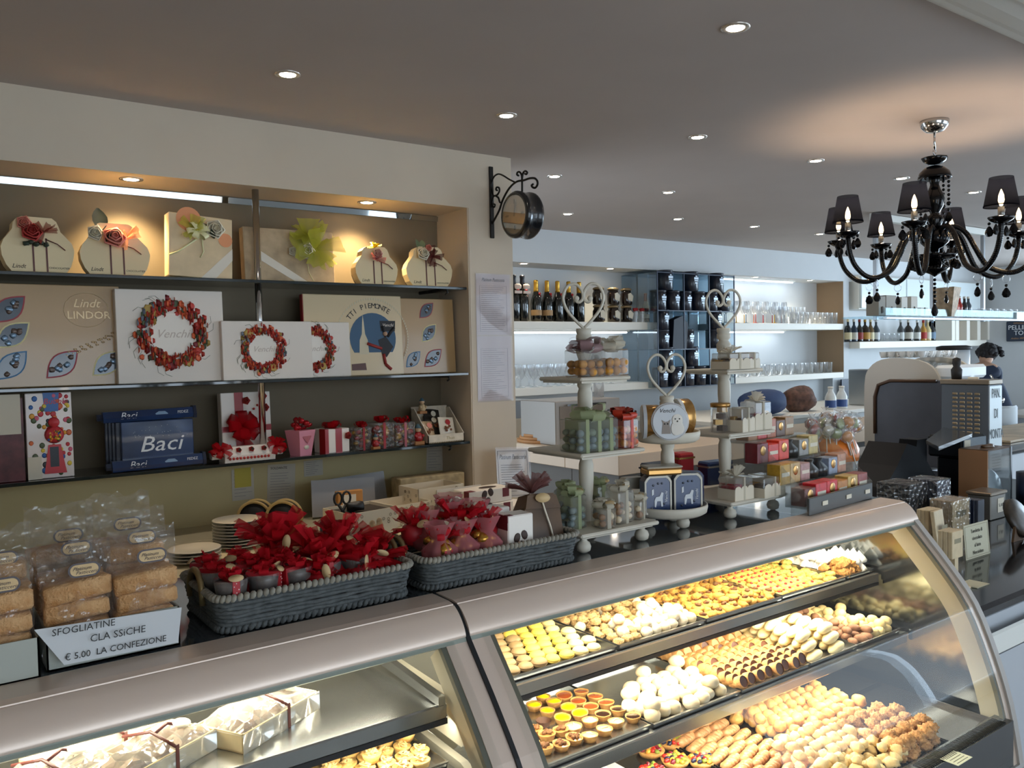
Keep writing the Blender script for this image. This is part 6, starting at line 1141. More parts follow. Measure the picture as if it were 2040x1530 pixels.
# ---- left case: cake boxes and almond tarts
ven=mat('veneer_pale','#ddc99a',.55,noise=.1,nscale=20); cake=mat('cake_brown','#5d4330',.8,noise=.4,nscale=60,bump=.5,bscale=150); cwrap=clear('cake_wrap',(1,1,.98),.12,.12,.22,(.95,.93,.85),crinkle=1.5,cscale=22); ZS=1.0305
def cakebox(p,ang,label,L_=.215,Wd=.115):
    t=thing('cake_box',label,'cake',(p.x,p.y,ZS),rz=ang); e=.003; h=.036
    q=MB(); q.box(0,L_,0,e,0,h); q.box(0,L_,Wd-e,Wd,0,h); q.box(0,e,0,Wd,0,h); q.box(L_-e,L_,0,Wd,0,h); q.box(0,L_,0,Wd,0,e); q.build('veneer_tray',ven,t)
    q=MB(); q.box(.008,L_-.008,.008,Wd-.008,e,h-.002,b=.008); q.build('chocolate_cake',cake,t)
    R=random.Random(int(p.x*1000)); g=[[(-.002+(L_+.004)*u/10,-.002+(Wd+.004)*v/7,h+.001+(R.uniform(.0,.016) if 0<u<10 and 0<v<7 else -.004)) for v in range(8)] for u in range(11)]; q=MB(); q.sheet(g,smooth=False); q.box(-.002,L_+.002,-.0025,-.002,.0,h); q.build('cellophane',cwrap,t)
    q=MB(); q.box(L_*.55,L_*.55+.007,-.0045,-.003,0,h+.012); q.tube([(L_*.55,-.003,h+.01),(L_*.56,Wd*.3,h+.018),(L_*.6,Wd*.6,h+.018),(L_*.5,Wd,h+.01)],.003,5); q.tube([(L_*.6,Wd*.5,h+.018),(L_*.75,Wd*.55,h+.022),(L_*.8,Wd*.4,h+.018)],.003,5); q.build('ribbon',mat('ribbon_maroon','#6b3a34',.35),t)
    q=MB(); q.lathe([(.0001,.001),(.016,.001),(.016,0)],18,T=TR(L_*.82,Wd*.38,h+.02,.2)); q.build('round_tag',mat('tag_white','#eae4cf'),t)
p0=P(485,1503,z=ZS); p1=P(613,1424,z=ZS); ang=math.atan2(p1.y-p0.y,p1.x-p0.x)
cakebox(p0,ang,'wrapped chocolate cake in a veneer tray, rightmost in the left case')
d=Vector((math.cos(ang),math.sin(ang),0)); n_=Vector((-d.y,d.x,0))
p2=P(431,1490,z=ZS)-d*.215; cakebox(p2,ang,'wrapped chocolate cake in a veneer tray, second from the right in the left case'); cakebox(P(240,1545,z=ZS)-d*.215,ang+.05,'wrapped cake in a veneer tray, partly cut off by the picture edge'); cakebox(p2+n_*.125,ang+.02,'wrapped cake in a veneer tray at the back of the left case')
zt_=tray(.60,.875,1.45,1.80,.906,'steel tray of almond tarts in the left case')
alm=mesh_('almond_flakes',lambda q:[q.blob((.007,.0035,.0012),.1,T=TR(.010*math.cos(i*2.4)*math.sqrt(i/22),.010*math.sin(i*2.4)*math.sqrt(i/22),.0165+.003*(i%3),.6*math.sin(i),.5*math.cos(i*2),i*1.7,1.15),n=6,k=4,seed=i) for i in range(22)],mat('almond','#dcb878',.6)); cr2=mesh_('crust',lambda q:q.lathe([(.0001,.001),(.015,0),(.019,.012),(.0205,.016),(.019,.017),(.0001,.015)],16),pf('crust_pale','#e3c27c','#c99a4a',60,.3))
put(0,multi('almond_tart','tartlet',[('crust',cr2),('almond_flakes',alm)]),[p for p in grid(.655,.87,1.46,1.79,.041,.040,zt_,31,.1,layer2=.12,dz=.02) if p[0]>.66],'almond-flake tart in the left case','almond tarts',seed=15)
q=MB(); q.prism([(1.46,1.032),(1.46,1.05),(2.05,1.09),(2.05,1.06)],.862,.878,'x'); q.build('side_rail',ss,c1)
q=MB(); [q.box(2.2+i*.009,2.204+i*.009,1.15,1.19,.6,.6035) for i in range(52)]; o=q.build('front_vent_slots',gasket,c2); o['kind']='stuff'
# ================================================================ CHANDELIER
bglass=mat('black_crystal','#06070b',.12,spec=.35); shade=sheer('shade_cloth','#0d0f16',.93); bulb=emit('bulb','#ffd9a0',40); clr=clear('clear_ring',(.95,.97,1),.2)
CX,CY=4.527,2.32; t=thing('chandelier','black eight-armed crystal chandelier with pleated black shades hanging at the right','chandelier',(CX,CY,0))
q=MB(); q.lathe([(.072,2.95),(.072,2.935),(.066,2.915),(.045,2.893),(.012,2.885),(.0001,2.884)],28); q.build('canopy',chrome,t)
q=MB(); q.cyl(.006,2.795,2.89,10); q.tube([(.014*math.cos(i/10*2*PI),0,2.783+.016*math.sin(i/10*2*PI)) for i in range(10)],.003,6,closed=True); q.build('chain_rod',chrome,t)
def dish(q,r,z,h=.03,T=None,m=0): q.lathe([(.0001,z),(r*.45,z+.002),(r*.85,z+h*.55),(r,z+h),(r*.97,z+h+.004),(r*.8,z+h*.7),(.0001,z+.012)],24,m,T,lob=.035,lobn=8,cap=False)
q=MB(); dish(q,.066,2.715,.035); q.build('top_dish',bglass,t)
q=MB(); q.lathe([(.0001,2.715),(.02,2.71),(.05,2.70),(.075,2.675),(.085,2.645),(.083,2.64),(.03,2.655),(.0001,2.655)],28); q.build('dome',bglass,t)
q=MB(); q.lathe([(.03,2.655),(.026,2.63),(.022,2.61),(.03,2.585),(.045,2.555),(.05,2.53),(.042,2.49),(.024,2.46),(.022,2.45),(.040,2.44),(.046,2.42),(.032,2.39),(.03,2.375)],24); q.build('baluster',bglass,t)
q=MB(); q.lathe([(.03,2.375),(.06,2.36),(.075,2.33),(.07,2.30),(.045,2.275),(.022,2.265),(.022,2.225),(.03,2.22)],24); q.build('hub',bglass,t)
q=MB(); dish(q,.115,2.195,.035); q.build('lower_dish',bglass,t); q=MB(); q.lathe([(.02,2.20),(.045,2.185),(.07,2.16),(.055,2.145),(.02,2.13),(.0001,2.115)],22,lob=.05,lobn=10); q.build('bottom_bowl',bglass,t)
dropM=MB(); dropM.ball(.008,T=TR(0,0,-.012),n=8,k=5); dropM.lathe([(.0001,-.075),(.013,-.072),(.021,-.058),(.018,-.044),(.007,-.026),(.0001,-.022)],10,T=TR(s=(1,.55,1)),smooth=False); dropM=dropM.mesh('crystal_drop',bglass)
ringM=MB(); ringM.tube([(.02*math.cos(i/12*2*PI),0,-.02+.02*math.sin(i/12*2*PI)) for i in range(12)],.0022,5,closed=True); ringM=ringM.mesh('clear_ring',clr)
armM=MB(); AP=smoothp([(.02,2.30),(.05,2.36),(.10,2.375),(.155,2.33),(.20,2.24),(.25,2.155),(.335,2.115),(.40,2.125),(.46,2.18),(.49,2.25),(.50,2.325)],4)
armM.tube([(a,0,z) for a,z in AP],.013,8)
for i in range(0,len(AP)-1):
    for k in range(2):
        a0=AP[i][0]+(AP[i+1][0]-AP[i][0])*k/2; z0=AP[i][1]+(AP[i+1][1]-AP[i][1])*k/2; dx=AP[i+1][0]-AP[i][0]; dz=AP[i+1][1]-AP[i][1]
        T=TR(a0,0,z0)@Matrix.Rotation(-math.atan2(dz,dx)-.5,4,'Y'); armM.lathe([(.013,-.003),(.0155,0),(.013,.003)],8,T=T@TR(ry=PI/2),cap=False)
armM=armM.mesh('arm',bglass)
cupM=MB(); dish(cupM,.06,2.325,.028); cupM=cupM.mesh('candle_dish',bglass)
q=MB(); q.cyl(.015,2.345,2.405,12); canM=q.mesh('candle_sleeve',mat('sleeve_grey','#8e8b86',.25,.4,coat=.4))
q=MB(); q.lathe([(.077,2.405),(.052,2.545)],40,cap=False,lob=.008,lobn=20); q.lathe([(.0775,2.405),(.0775,2.412)],40,cap=False); shM=q.mesh('shade',shade)
q=MB(); q.lathe([(.006,2.41),(.014,2.435),(.012,2.46),(.003,2.485),(.0001,2.49)],10); bM=q.mesh('bulb',bulb)
_R0l=Vector((math.cos(YAW),-math.sin(YAW),0)); ang0=math.atan2(_R0l.y,_R0l.x)
for k in range(8):
    an=ang0-math.radians(-8+45*k)
    inst('arm',armM,t,rot=(0,0,an)); c=(.50*math.cos(an),.50*math.sin(an),0)
    d_=inst('candle_dish',cupM,t,c); inst('candle_sleeve',canM,t,c); s_=inst('shade',shM,t,c); inst('bulb',bM,t,c)
    for j in range(4):
        a2=an+j*PI/2+.5; inst('crystal_drop',dropM,d_,(.055*math.cos(a2),.055*math.sin(a2),2.342),(0,0,a2))
    r=inst('clear_ring',ringM,t,(.335*math.cos(an),.335*math.sin(an),2.103),(0,0,an+.7)); inst('crystal_drop',dropM,t,(.335*math.cos(an),.335*math.sin(an),2.060),(0,0,an))
    a3=an+PI/8; inst('crystal_drop',dropM,t,(.11*math.cos(a3),.11*math.sin(a3),2.228),(0,0,a3))
    if k%2==0:
        q=MB()
        for j in range(7): q.ball(.0085 if j<6 else .012,T=TR(.08*math.cos(a3),.08*math.sin(a3),2.635-j*.023),n=8,k=5)
        q.build('bead_chain',bglass,t); inst('crystal_drop',dropM,t,(.08*math.cos(a3),.08*math.sin(a3),2.475),(0,0,a3))
    light('chandelier_bulb','POINT',(CX+c[0],CY+c[1],2.50),1.15,(1,.74,.52),rad=.012)
q=MB(); [q.ball(.009,T=TR(0,0,2.10-j*.022),n=8,k=5) for j in range(5)]; q.build('bottom_chain',bglass,t); inst('crystal_drop',dropM,t,(0,0,2.0),sc=1.3)
# ================================================================ FAR COUNTER AND BACK COUNTER
def unit(name,boxes,label,cat,loc=(0,0,0)):
    t=thing(name,label,cat,loc)
    for nm,b,m in boxes: q=MB(); [q.box(*x,b=.004) for x in b]; q.build(nm,m,t)
    return t
pinkc_=mat('counter_beige','#cbb59c',.45)
unit('counter',[('counter_top',[(3.97,8.6,4.22,4.8,.89,1.03),(3.97,4.75,4.8,6.40,.89,1.03)],pinkc_),('cabinet_body',[(4.02,8.6,4.27,4.78,0,.89),(4.02,4.72,4.78,6.40,0,.89)],mat('cab_dark','#5b5650',.6))],'beige service counter turning back to the far wall behind the cake stands','counter')
unit('back_counter',[('counter_top',[(6.2,10.1,5.2,6.40,1.02,1.06)],shelfw),('cabinet_body',[(6.2,10.1,5.25,6.40,0,1.02)],mat('cab_white','#c9cccb',.5))],'white back counter under the far tumblers','counter')
def ozbox(name,cat,label,px0,px1,pyt,pyb,y,d,m,zb=None,extra=None,b=.006):
    a=P(px0,pyb,y=y); c=P(px1,pyb,y=y); zt=P((px0+px1)/2,pyt,y=y).z; zb=a.z if zb is None else zb
    t=thing(name,label,cat,((a.x+c.x)/2,y,zb)); w=(c.x-a.x)/2; h=zt-zb; q=MB(); q.box(-w,w,0,d,0,h,b=b); q.build('body',m,t); return t,w,h
t,w,h=ozbox('steel_oven','oven','stainless steel oven with side vents between the left and middle stands',1150,1282,788,890,5.25,.5,ss,1.031); 
# stands on the white back part of the service counter
t.location=(4.45,5.0,1.031)
for ch in list(t.children): bpy.data.objects.remove(ch)
q=MB(); q.box(-.40,.28,0,.45,0,.34,b=.006); q.build('body',mat('oven_grey','#8b8680',.45,.3),t); q=MB(); q.box(-.36,.1,-.004,0,.05,.3); q.build('door',mat('oven_door','#6d5f50',.3,.3),t); q=MB(); [q.box(.14,.25,-.004,0,.06+i*.03,.07+i*.03) for i in range(7)]; q.build('vent_slots',ink,t); q=MB(); q.box(-.3,.1,-.03,-.015,.30,.315); q.build('handle',chrome,t)
for i in range(2): tag(inst('tall_glass',tall,None,(4.55+i*.13,5.2,1.372),sc=1.2),['clear jug','clear tumbler'][i]+' on top of the steel oven','glass')
t=thing('slicer','grey steel appliance box with vent slots behind the left stand','appliance',(4.35,5.95,1.031)); q=MB(); q.box(-.28,.25,0,.3,0,.30,b=.01); q.build('body',steel,t); q=MB(); [q.box(-.284,-.28,.05+i*.035,.07+i*.035,.16,.24) for i in range(6)]; q.build('vent_slots',ink,t); q=MB(); q.tube([(-.28,.05,.28),(-.34,.02,.2),(-.36,-.05,.05),(-.32,-.1,0.004)],.007,6); q.build('cable',ink,t)
for i in range(3): q=MB(); q.cyl(.26-.02*i,0,.022,32); tag(q.build('wooden_board',mat('board_wood','#b4814f',.6,noise=.15,nscale=6),loc=(4.26,5.35,1.0305+i*.0225)),'round wooden board at the left end of the far counter, '+['lowest','middle','top'][i],'board')
q=MB(); q.box(-.18,.18,0,.01,0,.16); o=q.build('calendar',mat('calendar_p','#c8c3b4'),loc=(4.1,5.75,1.031)); tag(o,'printed calendar card behind the round wooden boards','calendar')
q=MB(); q.box(0,.02,0,.25,0,.36); tag(q.build('red_folder',mat('folder_red','#a52224'),loc=(4.0,6.1,1.031)),'red folder edge standing just right of the column','folder')
bt=mat('milk_white','#d9dcda',.3); btb=mat('milk_blue','#2b4a86',.4)
for i,px_ in enumerate((1655,1677)):
    p=P(px_,818,y=5.4); t=thing('milk_bottle','white plastic bottle with blue label, %s of two near the tall navy panel'%['left','right'][i],'bottle',(p.x,5.4,1.061)); q=MB(); q.lathe([(.055,0),(.06,.01),(.06,.13),(.045,.17),(.028,.20),(.028,.23)],18); q.build('bottle_body',bt,t); q=MB(); q.lathe([(.061,.02),(.061,.10)],18,cap=False); q.build('label_band',btb,t); q=MB(); q.cyl(.03,.23,.25,12); q.build('cap',white,t)
a=P(1660,760,y=6.62); q=MB(); q.box(0,.62,0,.02,0,.9); tag(q.build('navy_panel',mat('panel_navy','#152038',.4),loc=(10.42,6.62,.40)),'tall navy panel standing under the liquor shelf','panel')
t=thing('blue_bag','dark blue fabric bag on the back counter behind the right stand','bag',(7.15,5.45,1.061)); q=MB(); q.blob((.34,.18,.14),.08,T=TR(0,0,.13),n=18,k=12); q.build('bag_body',mat('blue_cloth','#1c355e',.7,bump=.3,bscale=20),t)
t=thing('brown_bag','brown patterned bag on the back counter beside the lollipops','bag',(7.85,5.5,1.061)); q=MB(); q.blob((.24,.16,.14),.15,T=TR(0,0,.13),n=18,k=12,seed=4); q.build('bag_body',mat('brown_cloth','#5c3f33',.7,noise=.5,nscale=20),t)
p=P(1722,800,y=5.4); t=thing('juice_dispenser','narrow steel dispenser with a dark display left of the coffee machine','dispenser',(9.15,5.35,1.061)); q=MB(); q.box(-.13,.13,0,.3,0,.42,b=.01); q.build('body',ss,t); q=MB(); q.box(-.1,.1,-.004,0,.26,.40); q.build('display',mat('display_dark','#39434c',.2,coat=.5),t); q=MB(); [q.box(-.05,.05,-.006,-.004,.3+i*.04,.31+i*.04) for i in range(2)]; q.build('display_text',foil,t)
# ================================================================ BAR WITH GRANITE TOP
gran=mat('granite_dark','#15161b',.08,noise=.6,nscale=120,spec=.4); barw=mat('bar_white','#b7bcc2',.4)
ZB=.9002
t=thing('bar_counter','white bar counter with polished dark granite top right of the display cases','bar counter',(0,0,0))
q=MB(); q.box(2.756,5.62,1.275,2.95,.855,.90,b=.012); q.build('granite_top',gran,t); q=MB(); q.box(2.756,5.58,1.30,2.9,.0,.70); q.box(2.756,5.58,1.33,2.9,.70,.855); q.build('front_panel',barw,t); q=MB(); q.box(2.756,5.585,1.285,1.30,.71,.79,b=.01); q.build('front_moulding',trimw,t)
B0=P(1975,905,z=.9); 
t=thing('bar_counter','rear bar counter in white with a granite edge under the coffee machine','bar counter',(0,0,0))
q=MB(); q.box(5.63,9.6,B0.y,3.98,.86,.90,b=.01); q.build('granite_top',gran,t); q=MB(); q.box(5.66,9.58,B0.y+.02,3.95,0,.86); q.build('front_panel',barw,t); q=MB(); q.box(8.05,8.06,B0.y+.012,B0.y+.02,.05,.84); q.box(7.9,7.97,B0.y+.0,B0.y+.02,.68,.70); q.build('door_gap',ink,t)
q=MB(); q.box(-.9,.9,-.35,.3,0,.02,b=.004); tag(q.build('chopping_board',mat('board_pale','#b5a184',.5,noise=.25,nscale=5),loc=(8.5,3.6,.9005)),'long pale wooden board lying on the rear bar','board')
dks=mat('dark_brushed','#46464a',.42,.65,noise=.15,nscale=4)
# big dark machine panel
a=P(1742,760,x=5.75); b=P(1880,757,x=5.75); zt=(a.z+b.z)/2
t=thing('steel_cabinet','large dark brushed-steel machine housing in front of the coffee machine','machine',(5.75,b.y,.9005)); D_=a.y-b.y; H=zt-.9
prf=[(0,0),(D_,0),(D_,H-.12),(D_-.03,H-.04),(D_-.12,H),(0,H)]; q=MB(); q.prism(prf,0,.2,'x'); q.build('housing',dks,t); q=MB(); q.tube([(-.006,D_-.004,H*.35),(-.006,D_-.004,H-.12),(-.006,D_-.03,H-.035),(-.006,D_-.12,H-.002),(-.006,.05,H)],.012,6); q.build('brown_edge',mat('edge_brown','#4c3524',.5),t)
t=thing('coffee_machine','large beige and chrome espresso machine on the rear bar','coffee machine',(6.0,3.02,.9005)); prf=smoothp([(0,.08),(0,.45),(.03,.62),(.12,.72),(.3,.755),(.46,.745),(.56,.68),(.60,.55),(.60,.08)],3)
q=MB(); q.prism(prf,0,.03,'x'); q.build('side_panel',mat('machine_beige','#bdb3a2',.4,coat=.2),t); q=MB(); q.prism(prf,.52,.55,'x'); q.build('side_panel',MATS['machine_beige'],t); q=MB(); q.prism([(a_*.94+.02,b_*.96) for a_,b_ in prf],.03,.52,'x'); q.build('body',ss,t); q=MB(); [q.box(x,x+.04,y,y+.04,0,.08) for x in (.1,.44) for y in (.1,.5)]; q.build('foot',ink,t)
q=MB(); q.box(.03,.52,-.07,.08,.60,.70,b=.02); q.build('front_hood',mat('machine_white','#dfe4e6',.3,coat=.3),t)
for i in range(2): q=MB(); x=.17+i*.22; q.cyl(.045,.44,.56,16,T=TR(x,-.05,0)); q.tube([(x,-.08,.46),(x,-.24,.44)],.018,8); q.build('brew_group',[ink,chrome,ink][1],t)
q=MB(); q.box(.05,.5,-.15,.05,.09,.13); q.build('drip_tray',steel,t); q=MB(); q.tube([(.5,-.1,.62),(.52,-.16,.5),(.51,-.16,.3)],.008,6); q.build('steam_wand',chrome,t)
q=MB(); q.lathe([(.0001,0.002),(.018,0.0),(.03,.03),(.033,.055)],14,cap=False); q.tube([(.031,0,.045),(.05,0,.04),(.045,0,.02),(.028,0,.018)],.004,5); cupm=q.mesh('coffee_cup',mat('cup_white','#e3e6e6',.2,coat=.5))
R=random.Random(2)
for i in range(45): x=6.06+(i%9)*.057; y=3.20+(i//9)*.075+.012*(i%2); tag(inst('coffee_cup',cupm,None,(x,y,1.70 if 0 else 1.658),(PI,0,R.uniform(0,6)),1.1) if 0 else inst('coffee_cup',cupm,None,(x,y,1.657),(0,0,R.uniform(0,6)),.85),'white coffee cup stored on top of the espresso machine','cup','cups on top of the espresso machine')
p=P(1945,725,d=8.3); t=thing('coffee_grinder','white coffee grinder with black lid right of the espresso machine','grinder',(7.65,3.75,.9005)); q=MB(); q.box(-.1,.1,-.12,.12,0,.45,b=.02); q.build('body',ink,t); q=MB(); q.lathe([(.07,.45),(.13,.52),(.13,.80)],20); q.build('hopper',mat('hopper_white','#c8ced2',.3,coat=.3),t); q=MB(); q.lathe([(.145,.80),(.145,.83),(.1,.84)],20); q.build('lid',ink,t)
# ice machine box
c0=P(1970,950,z=.93); t=thing('ice_machine','tall steel machine with louvred side and handwriting on its window-lit end','machine',(c0.x,c0.y,.9005)); Hh=P(1970,757,x=c0.x).z-.9; Dd=P(1875,757,x=c0.x).y-c0.y; Wd=P(1995,757,y=c0.y).x-c0.x
q=MB(); q.box(0,Wd,0,Dd,.03,Hh-.03,b=.004); q.build('housing',mat('housing_grey','#5f666e',.4,.5),t); q=MB(); q.box(-.006,Wd+.006,-.006,Dd+.006,Hh-.03,Hh,b=.004); q.build('top_lid',mat('lid_bronze','#8e8272',.35,.6),t)
q=MB(); q.box(.002,Wd-.002,-.004,0,.2,Hh-.04); q.build('end_panel',mat('end_window_lit','#ccd6da',.35,.2),t); q=MB(); q.box(.004,Wd-.004,-.004,0,.035,.19); q.build('lower_panel',steel,t)  # window light on this end face is put into the panel's pale colour
for r_ in range(10):
    for c_ in range(4): q=MB(); y_=Dd*.18+c_*Dd*.155; z_=Hh*.46+r_*Hh*.043; q.box(-.006,0,y_,y_+Dd*.11,z_,z_+Hh*.022,b=.002); q.build('louvre',mat('louvre_bronze','#9a8a70',.35,.7),t)
q=MB(); [q.box(Wd*.2,Wd*.85,-.0055,-.004,.05+i*.018,.058+i*.018) for i in range(7)]; q.build('vent_slots',ink,t)
mk=mat('marker_grey','#5d6468'); 
for i,s in enumerate(('PAN.','DI','MONTA')): text(s,.085,t,(Wd*.5,-.006,Hh*(.86-.2*i)),m=mk,sx=.62,name='handwriting')
for i in range(4): q=MB(); q.cyl(.012,0,.03,8); q.build('foot',ink,t,((.02,Wd-.02)[i%2],(.03,Dd-.03)[i//2],0))
q=MB(); q.box(-.06,.06,-.03,.03,0,.012,b=.002); tag(q.build('notepad',paper,loc=(c0.x+.06,c0.y+.12,.9005+Hh+.0005),rot=(0,0,.4)),'small white notepad on top of the louvred machine','notepad')
q=MB(); q.lathe([(.03,0),(.034,.06),(.02,.08),(.026,.10),(.024,.13),(.0001,.14)],14); tag(q.build('coffee_tamper',ink,loc=(c0.x+.05,c0.y+Dd*.75,.9005+Hh+.0005)),'black round-topped tamper on the louvred machine','tamper')
# till, printer
blkp=mat('black_plastic','#05070d',.5,spec=.2)
k=P(1850,1000,z=.905); t=thing('till','black touch-screen till seen from behind beside the louvred machine','till',(4.40,2.40,.9005))
q=MB(); q.prism([(-.42,0),(.28,0),(.22,.08),(.0,.30),(-.12,.33),(-.22,.22),(-.34,.12)],-.06,.16,'y'); q.build('base',blkp,t); q=MB(); O_=t.location; q.prism([tuple((P(a,b,z=zz)-O_)[:2]) for a,b,zz in ((1845,882,1.25),(1880,855,1.25),(1937,868,1.25),(1870,895,1.25))],.343,.362,'z'); q.build('screen',mat('screen_black','#2a3038',.25,coat=.4),t); q=MB(); q.prism([(-.06,.1),(.1,.1),(.10,.34),(.0,.34)],-.05,.05,'y'); q.build('stand_arm',blkp,t)
t=thing('receipt_printer','black receipt printer with clear lid right of the till screen','printer',(4.74,2.31,1.13),rz=-.05); q=MB(); q.box(-.12,.12,-.1,.1,0,.12,b=.012); q.build('body',blkp,t); q=MB(); q.box(-.115,.115,-.104,-.1,.02,.11,b=.001); q.build('front_panel',mat('printer_front','#43525f',.25,coat=.4),t); q=MB(); q.box(-.11,-.05,-.106,-.104,.03,.10); q.build('paper_roll',paper,t)
q=MB(); q.box(4.66,4.82,2.25,2.38,.9005,1.129,b=.01); tag(q.build('printer_pedestal',blkp),'black pedestal under the receipt printer','stand')
# acrylic box with crystals, steel tin with price
p=P(1965,1015,z=.905); t=thing('acrylic_dispenser','tall clear box with kraft back holding blue-white sweets','dispenser',(4.473,2.02,.9005)); t.scale=(1.15,.66,.70); w=.10
q=MB(); q.box(-.006,0,0,.22,0,.43); q.build('kraft_side',mat('kraft_side','#a77a55',.6),t); q=MB(); q.box(0,.22,-.003,0,0,.43); q.box(.22,.223,0,.22,0,.43); q.build('clear_panel',acr,t); q=MB(); q.blob((.10,.09,.13),.2,T=TR(.11,.11,.13),n=12,k=9,fr=3); q.build('sweets',mat('ice_sweets','#a9c2d0',.2,coat=.6,bump=.6,bscale=50),t); q=MB(); q.box(.0,.22,.0,.22,.425,.435); q.blob((.05,.04,.02),.3,T=TR(.12,.1,.44)); q.build('top_lid',kraft,t); q=MB(); q.box(.21,.223,-.008,-.002,0,.435); q.build('corner_strip',steel,t)
t=thing('steel_tin','square steel canister with a handwritten price slip','canister',(4.28,1.93,.9005)); t.scale=(.78,.6,.62); q=MB(); q.box(-.11,.09,-.08,.1,0,.19,b=.006); q.build('body',mat('tin_grey2','#77726a',.4,.5),t); q=MB(); q.box(-.12,.10,-.09,.11,.19,.215,b=.006); q.build('lid',mat('lid_bronze','#8e8272',.35,.6),t); q=MB(); q.box(-.02,.06,-.083,-.081,.05,.16); sl=q.build('price_slip',paper,t); text('5,00',.035,sl,(.02,-.084,.105),m=ink,name='handwriting')
# chocolate bars display
crm=mat('bar_cream','#cdb994',.5,noise=.1,nscale=30); shn=clear('shrink_wrap',(1,1,1),.15,.1,.05,crinkle=1.2)
def bars(px_,py_,n,w,h,label,m=crm,d=.016,z=.9005,rz=0,wrap=False,gx=.001,lean=0,base=0):
    p=P(px_,py_,z=z+base); t=thing('chocolate_bar_rack' if base else 'chocolate_bars',label,'chocolate bars',(p.x,p.y,z),rz=rz)
    for i in range(n): q=MB(); q.box(-w/2,w/2,i*(d+gx),i*(d+gx)+d,base,base+h,b=.002); q.build('bar',m,t,rot=(lean,0,0))
    if m is crm: q=MB(); q.box(-w*.3,w*.3,-.0008,0,base+h*.55,base+h*.72); q.build('label_print',mat('print_grey2','#8d8468'),t)
    if base: q=MB(); q.box(-w*.16,w*.16,.004,.02,0,base); q.box(-w*.7,w*.7,-.02,.10,0,.008); q.build('stand_foot',crm if base>.08 else blkp,t)
    if wrap: q=MB(); q.box(-w/2-.002,w/2+.002,-.002,n*(d+gx),base,base+h+.004); q.build('shrink_wrap',shn,t)
    return t
bars(1762,1020,7,.16,.07,'dark shiny chocolate bars lying in a row near the case end',blkp,wrap=True)
bars(1733,1010,4,.13,.06,'dark bars with red edges left of the shiny row',mat('bar_red','#6d2a24',.5))
bars(1800,1040,8,.10,.10,'dark chocolate bars standing with kraft tops',mat('bar_dark','#2b221e',.5))
bars(1830,1055,9,.17,.21,'tall dark shrink-wrapped bars behind the small cream bars',blkp,wrap=True); bars(1880,1050,8,.12,.22,'dark blue shrink-wrapped bars beside the till',mat('bar_navy','#18233a',.4,coat=.4),wrap=True)
bars(1862,1062,3,.09,.095,'three small cream bars held up on a cream stem',base=.10)
bars(1915,1068,6,.15,.16,'cream and white shrink-wrapped bars in a row',wrap=True); bars(1955,1062,4,.06,.15,'navy bars at the end of the cream row',mat('bar_navy','#18233a',.4,coat=.4))
bars(1882,1118,1,.085,.20,'tall cream chocolate packet leaning by the case end',rz=.1,lean=-.12); bars(1908,1112,3,.075,.095,'cream bars on a dark stem behind the information card',base=.11); bars(1858,1105,5,.09,.16,'kraft-topped dark bars behind the leaning cream packet',mat('bar_dark','#2b221e',.5))
pa=P(1925,1117,z=.9005); pb=P(1973,1102,z=.9005); t=thing('information_card','cream printed card with four lines standing on the granite','card',((pa.x+pb.x)/2,(pa.y+pb.y)/2,.9005),rot=(-.08,0,math.atan2(pb.y-pa.y,pb.x-pa.x))); wq=(pb-pa).length/2
q=MB(); q.box(-wq,wq,0,.002,0,.135); q.build('card',mat('card_cream2','#c2bda2'),t); q=MB(); [q.box(-wq+.006,wq-.006,-.0008,0,z_,z_+.0015) for z_ in (.006,.127)]; [q.box(s*(wq-.0075)-.00075,s*(wq-.0075)+.00075,-.0008,0,.006,.128) for s in (-1,1)]; q.build('border_print',mat('print_grey2','#8d8468'),t)
for i,s in enumerate(('Tavoletta di','cioccolato','al latte','Nocciolato')): text(s,.021,t,(0,-.0012,.106-i*.028),m=mat('print_dark3','#4d4a3c'),sx=.9)
q=MB(); q.box(-.06,.03,-.04,.03,0,.002); p=P(1940,1162,z=.9); tag(q.build('flat_card',mat('card_cream2','#c2bda2'),loc=(p.x,p.y,.9005)),'cream card lying flat at the case end on the granite','card')
p=P(2015,1075,z=.9005); t=thing('fan_packet','dark cellophane packet fanned out with a kraft corner on the granite','packet',(p.x+.05,p.y,.9005)); q=MB(); q.lathe([(.0001,.0),(.09,.0),(.085,.02),(.03,.025)],18,T=TR(0,0,.085,PI/2-.5)); q.build('cellophane_disc',mat('dark_cello','#3a3229',.4,noise=.5,nscale=30),t); q=MB(); q.prism([(-.10,0),(.0,0),(-.08,.07)],-.03,-.02,'y'); q.build('kraft_corner',kraft,t)
p=P(2035,990,z=.93); q=MB(); q.cyl(.09,0,.16,24); tag(q.build('round_canister',mat('panel_navy','#152038',.4),loc=(4.85,1.95,.9005)),'dark navy round canister at the right edge of the picture','canister')
for i in range(4): p=P(2010+i*9,1000-i*3,z=.9); q=MB(); q.blob((.05,.03,.02),.2,seed=i); tag(q.build('wrapped_sweet',[kraft,shn,crm,blkp][i] if i!=1 else white,loc=(4.35+.09*i,1.62+.03*i,.9005+.022)),['brown','white','cream','black'][i]+' wrapped packet lying near the navy canister','packet')
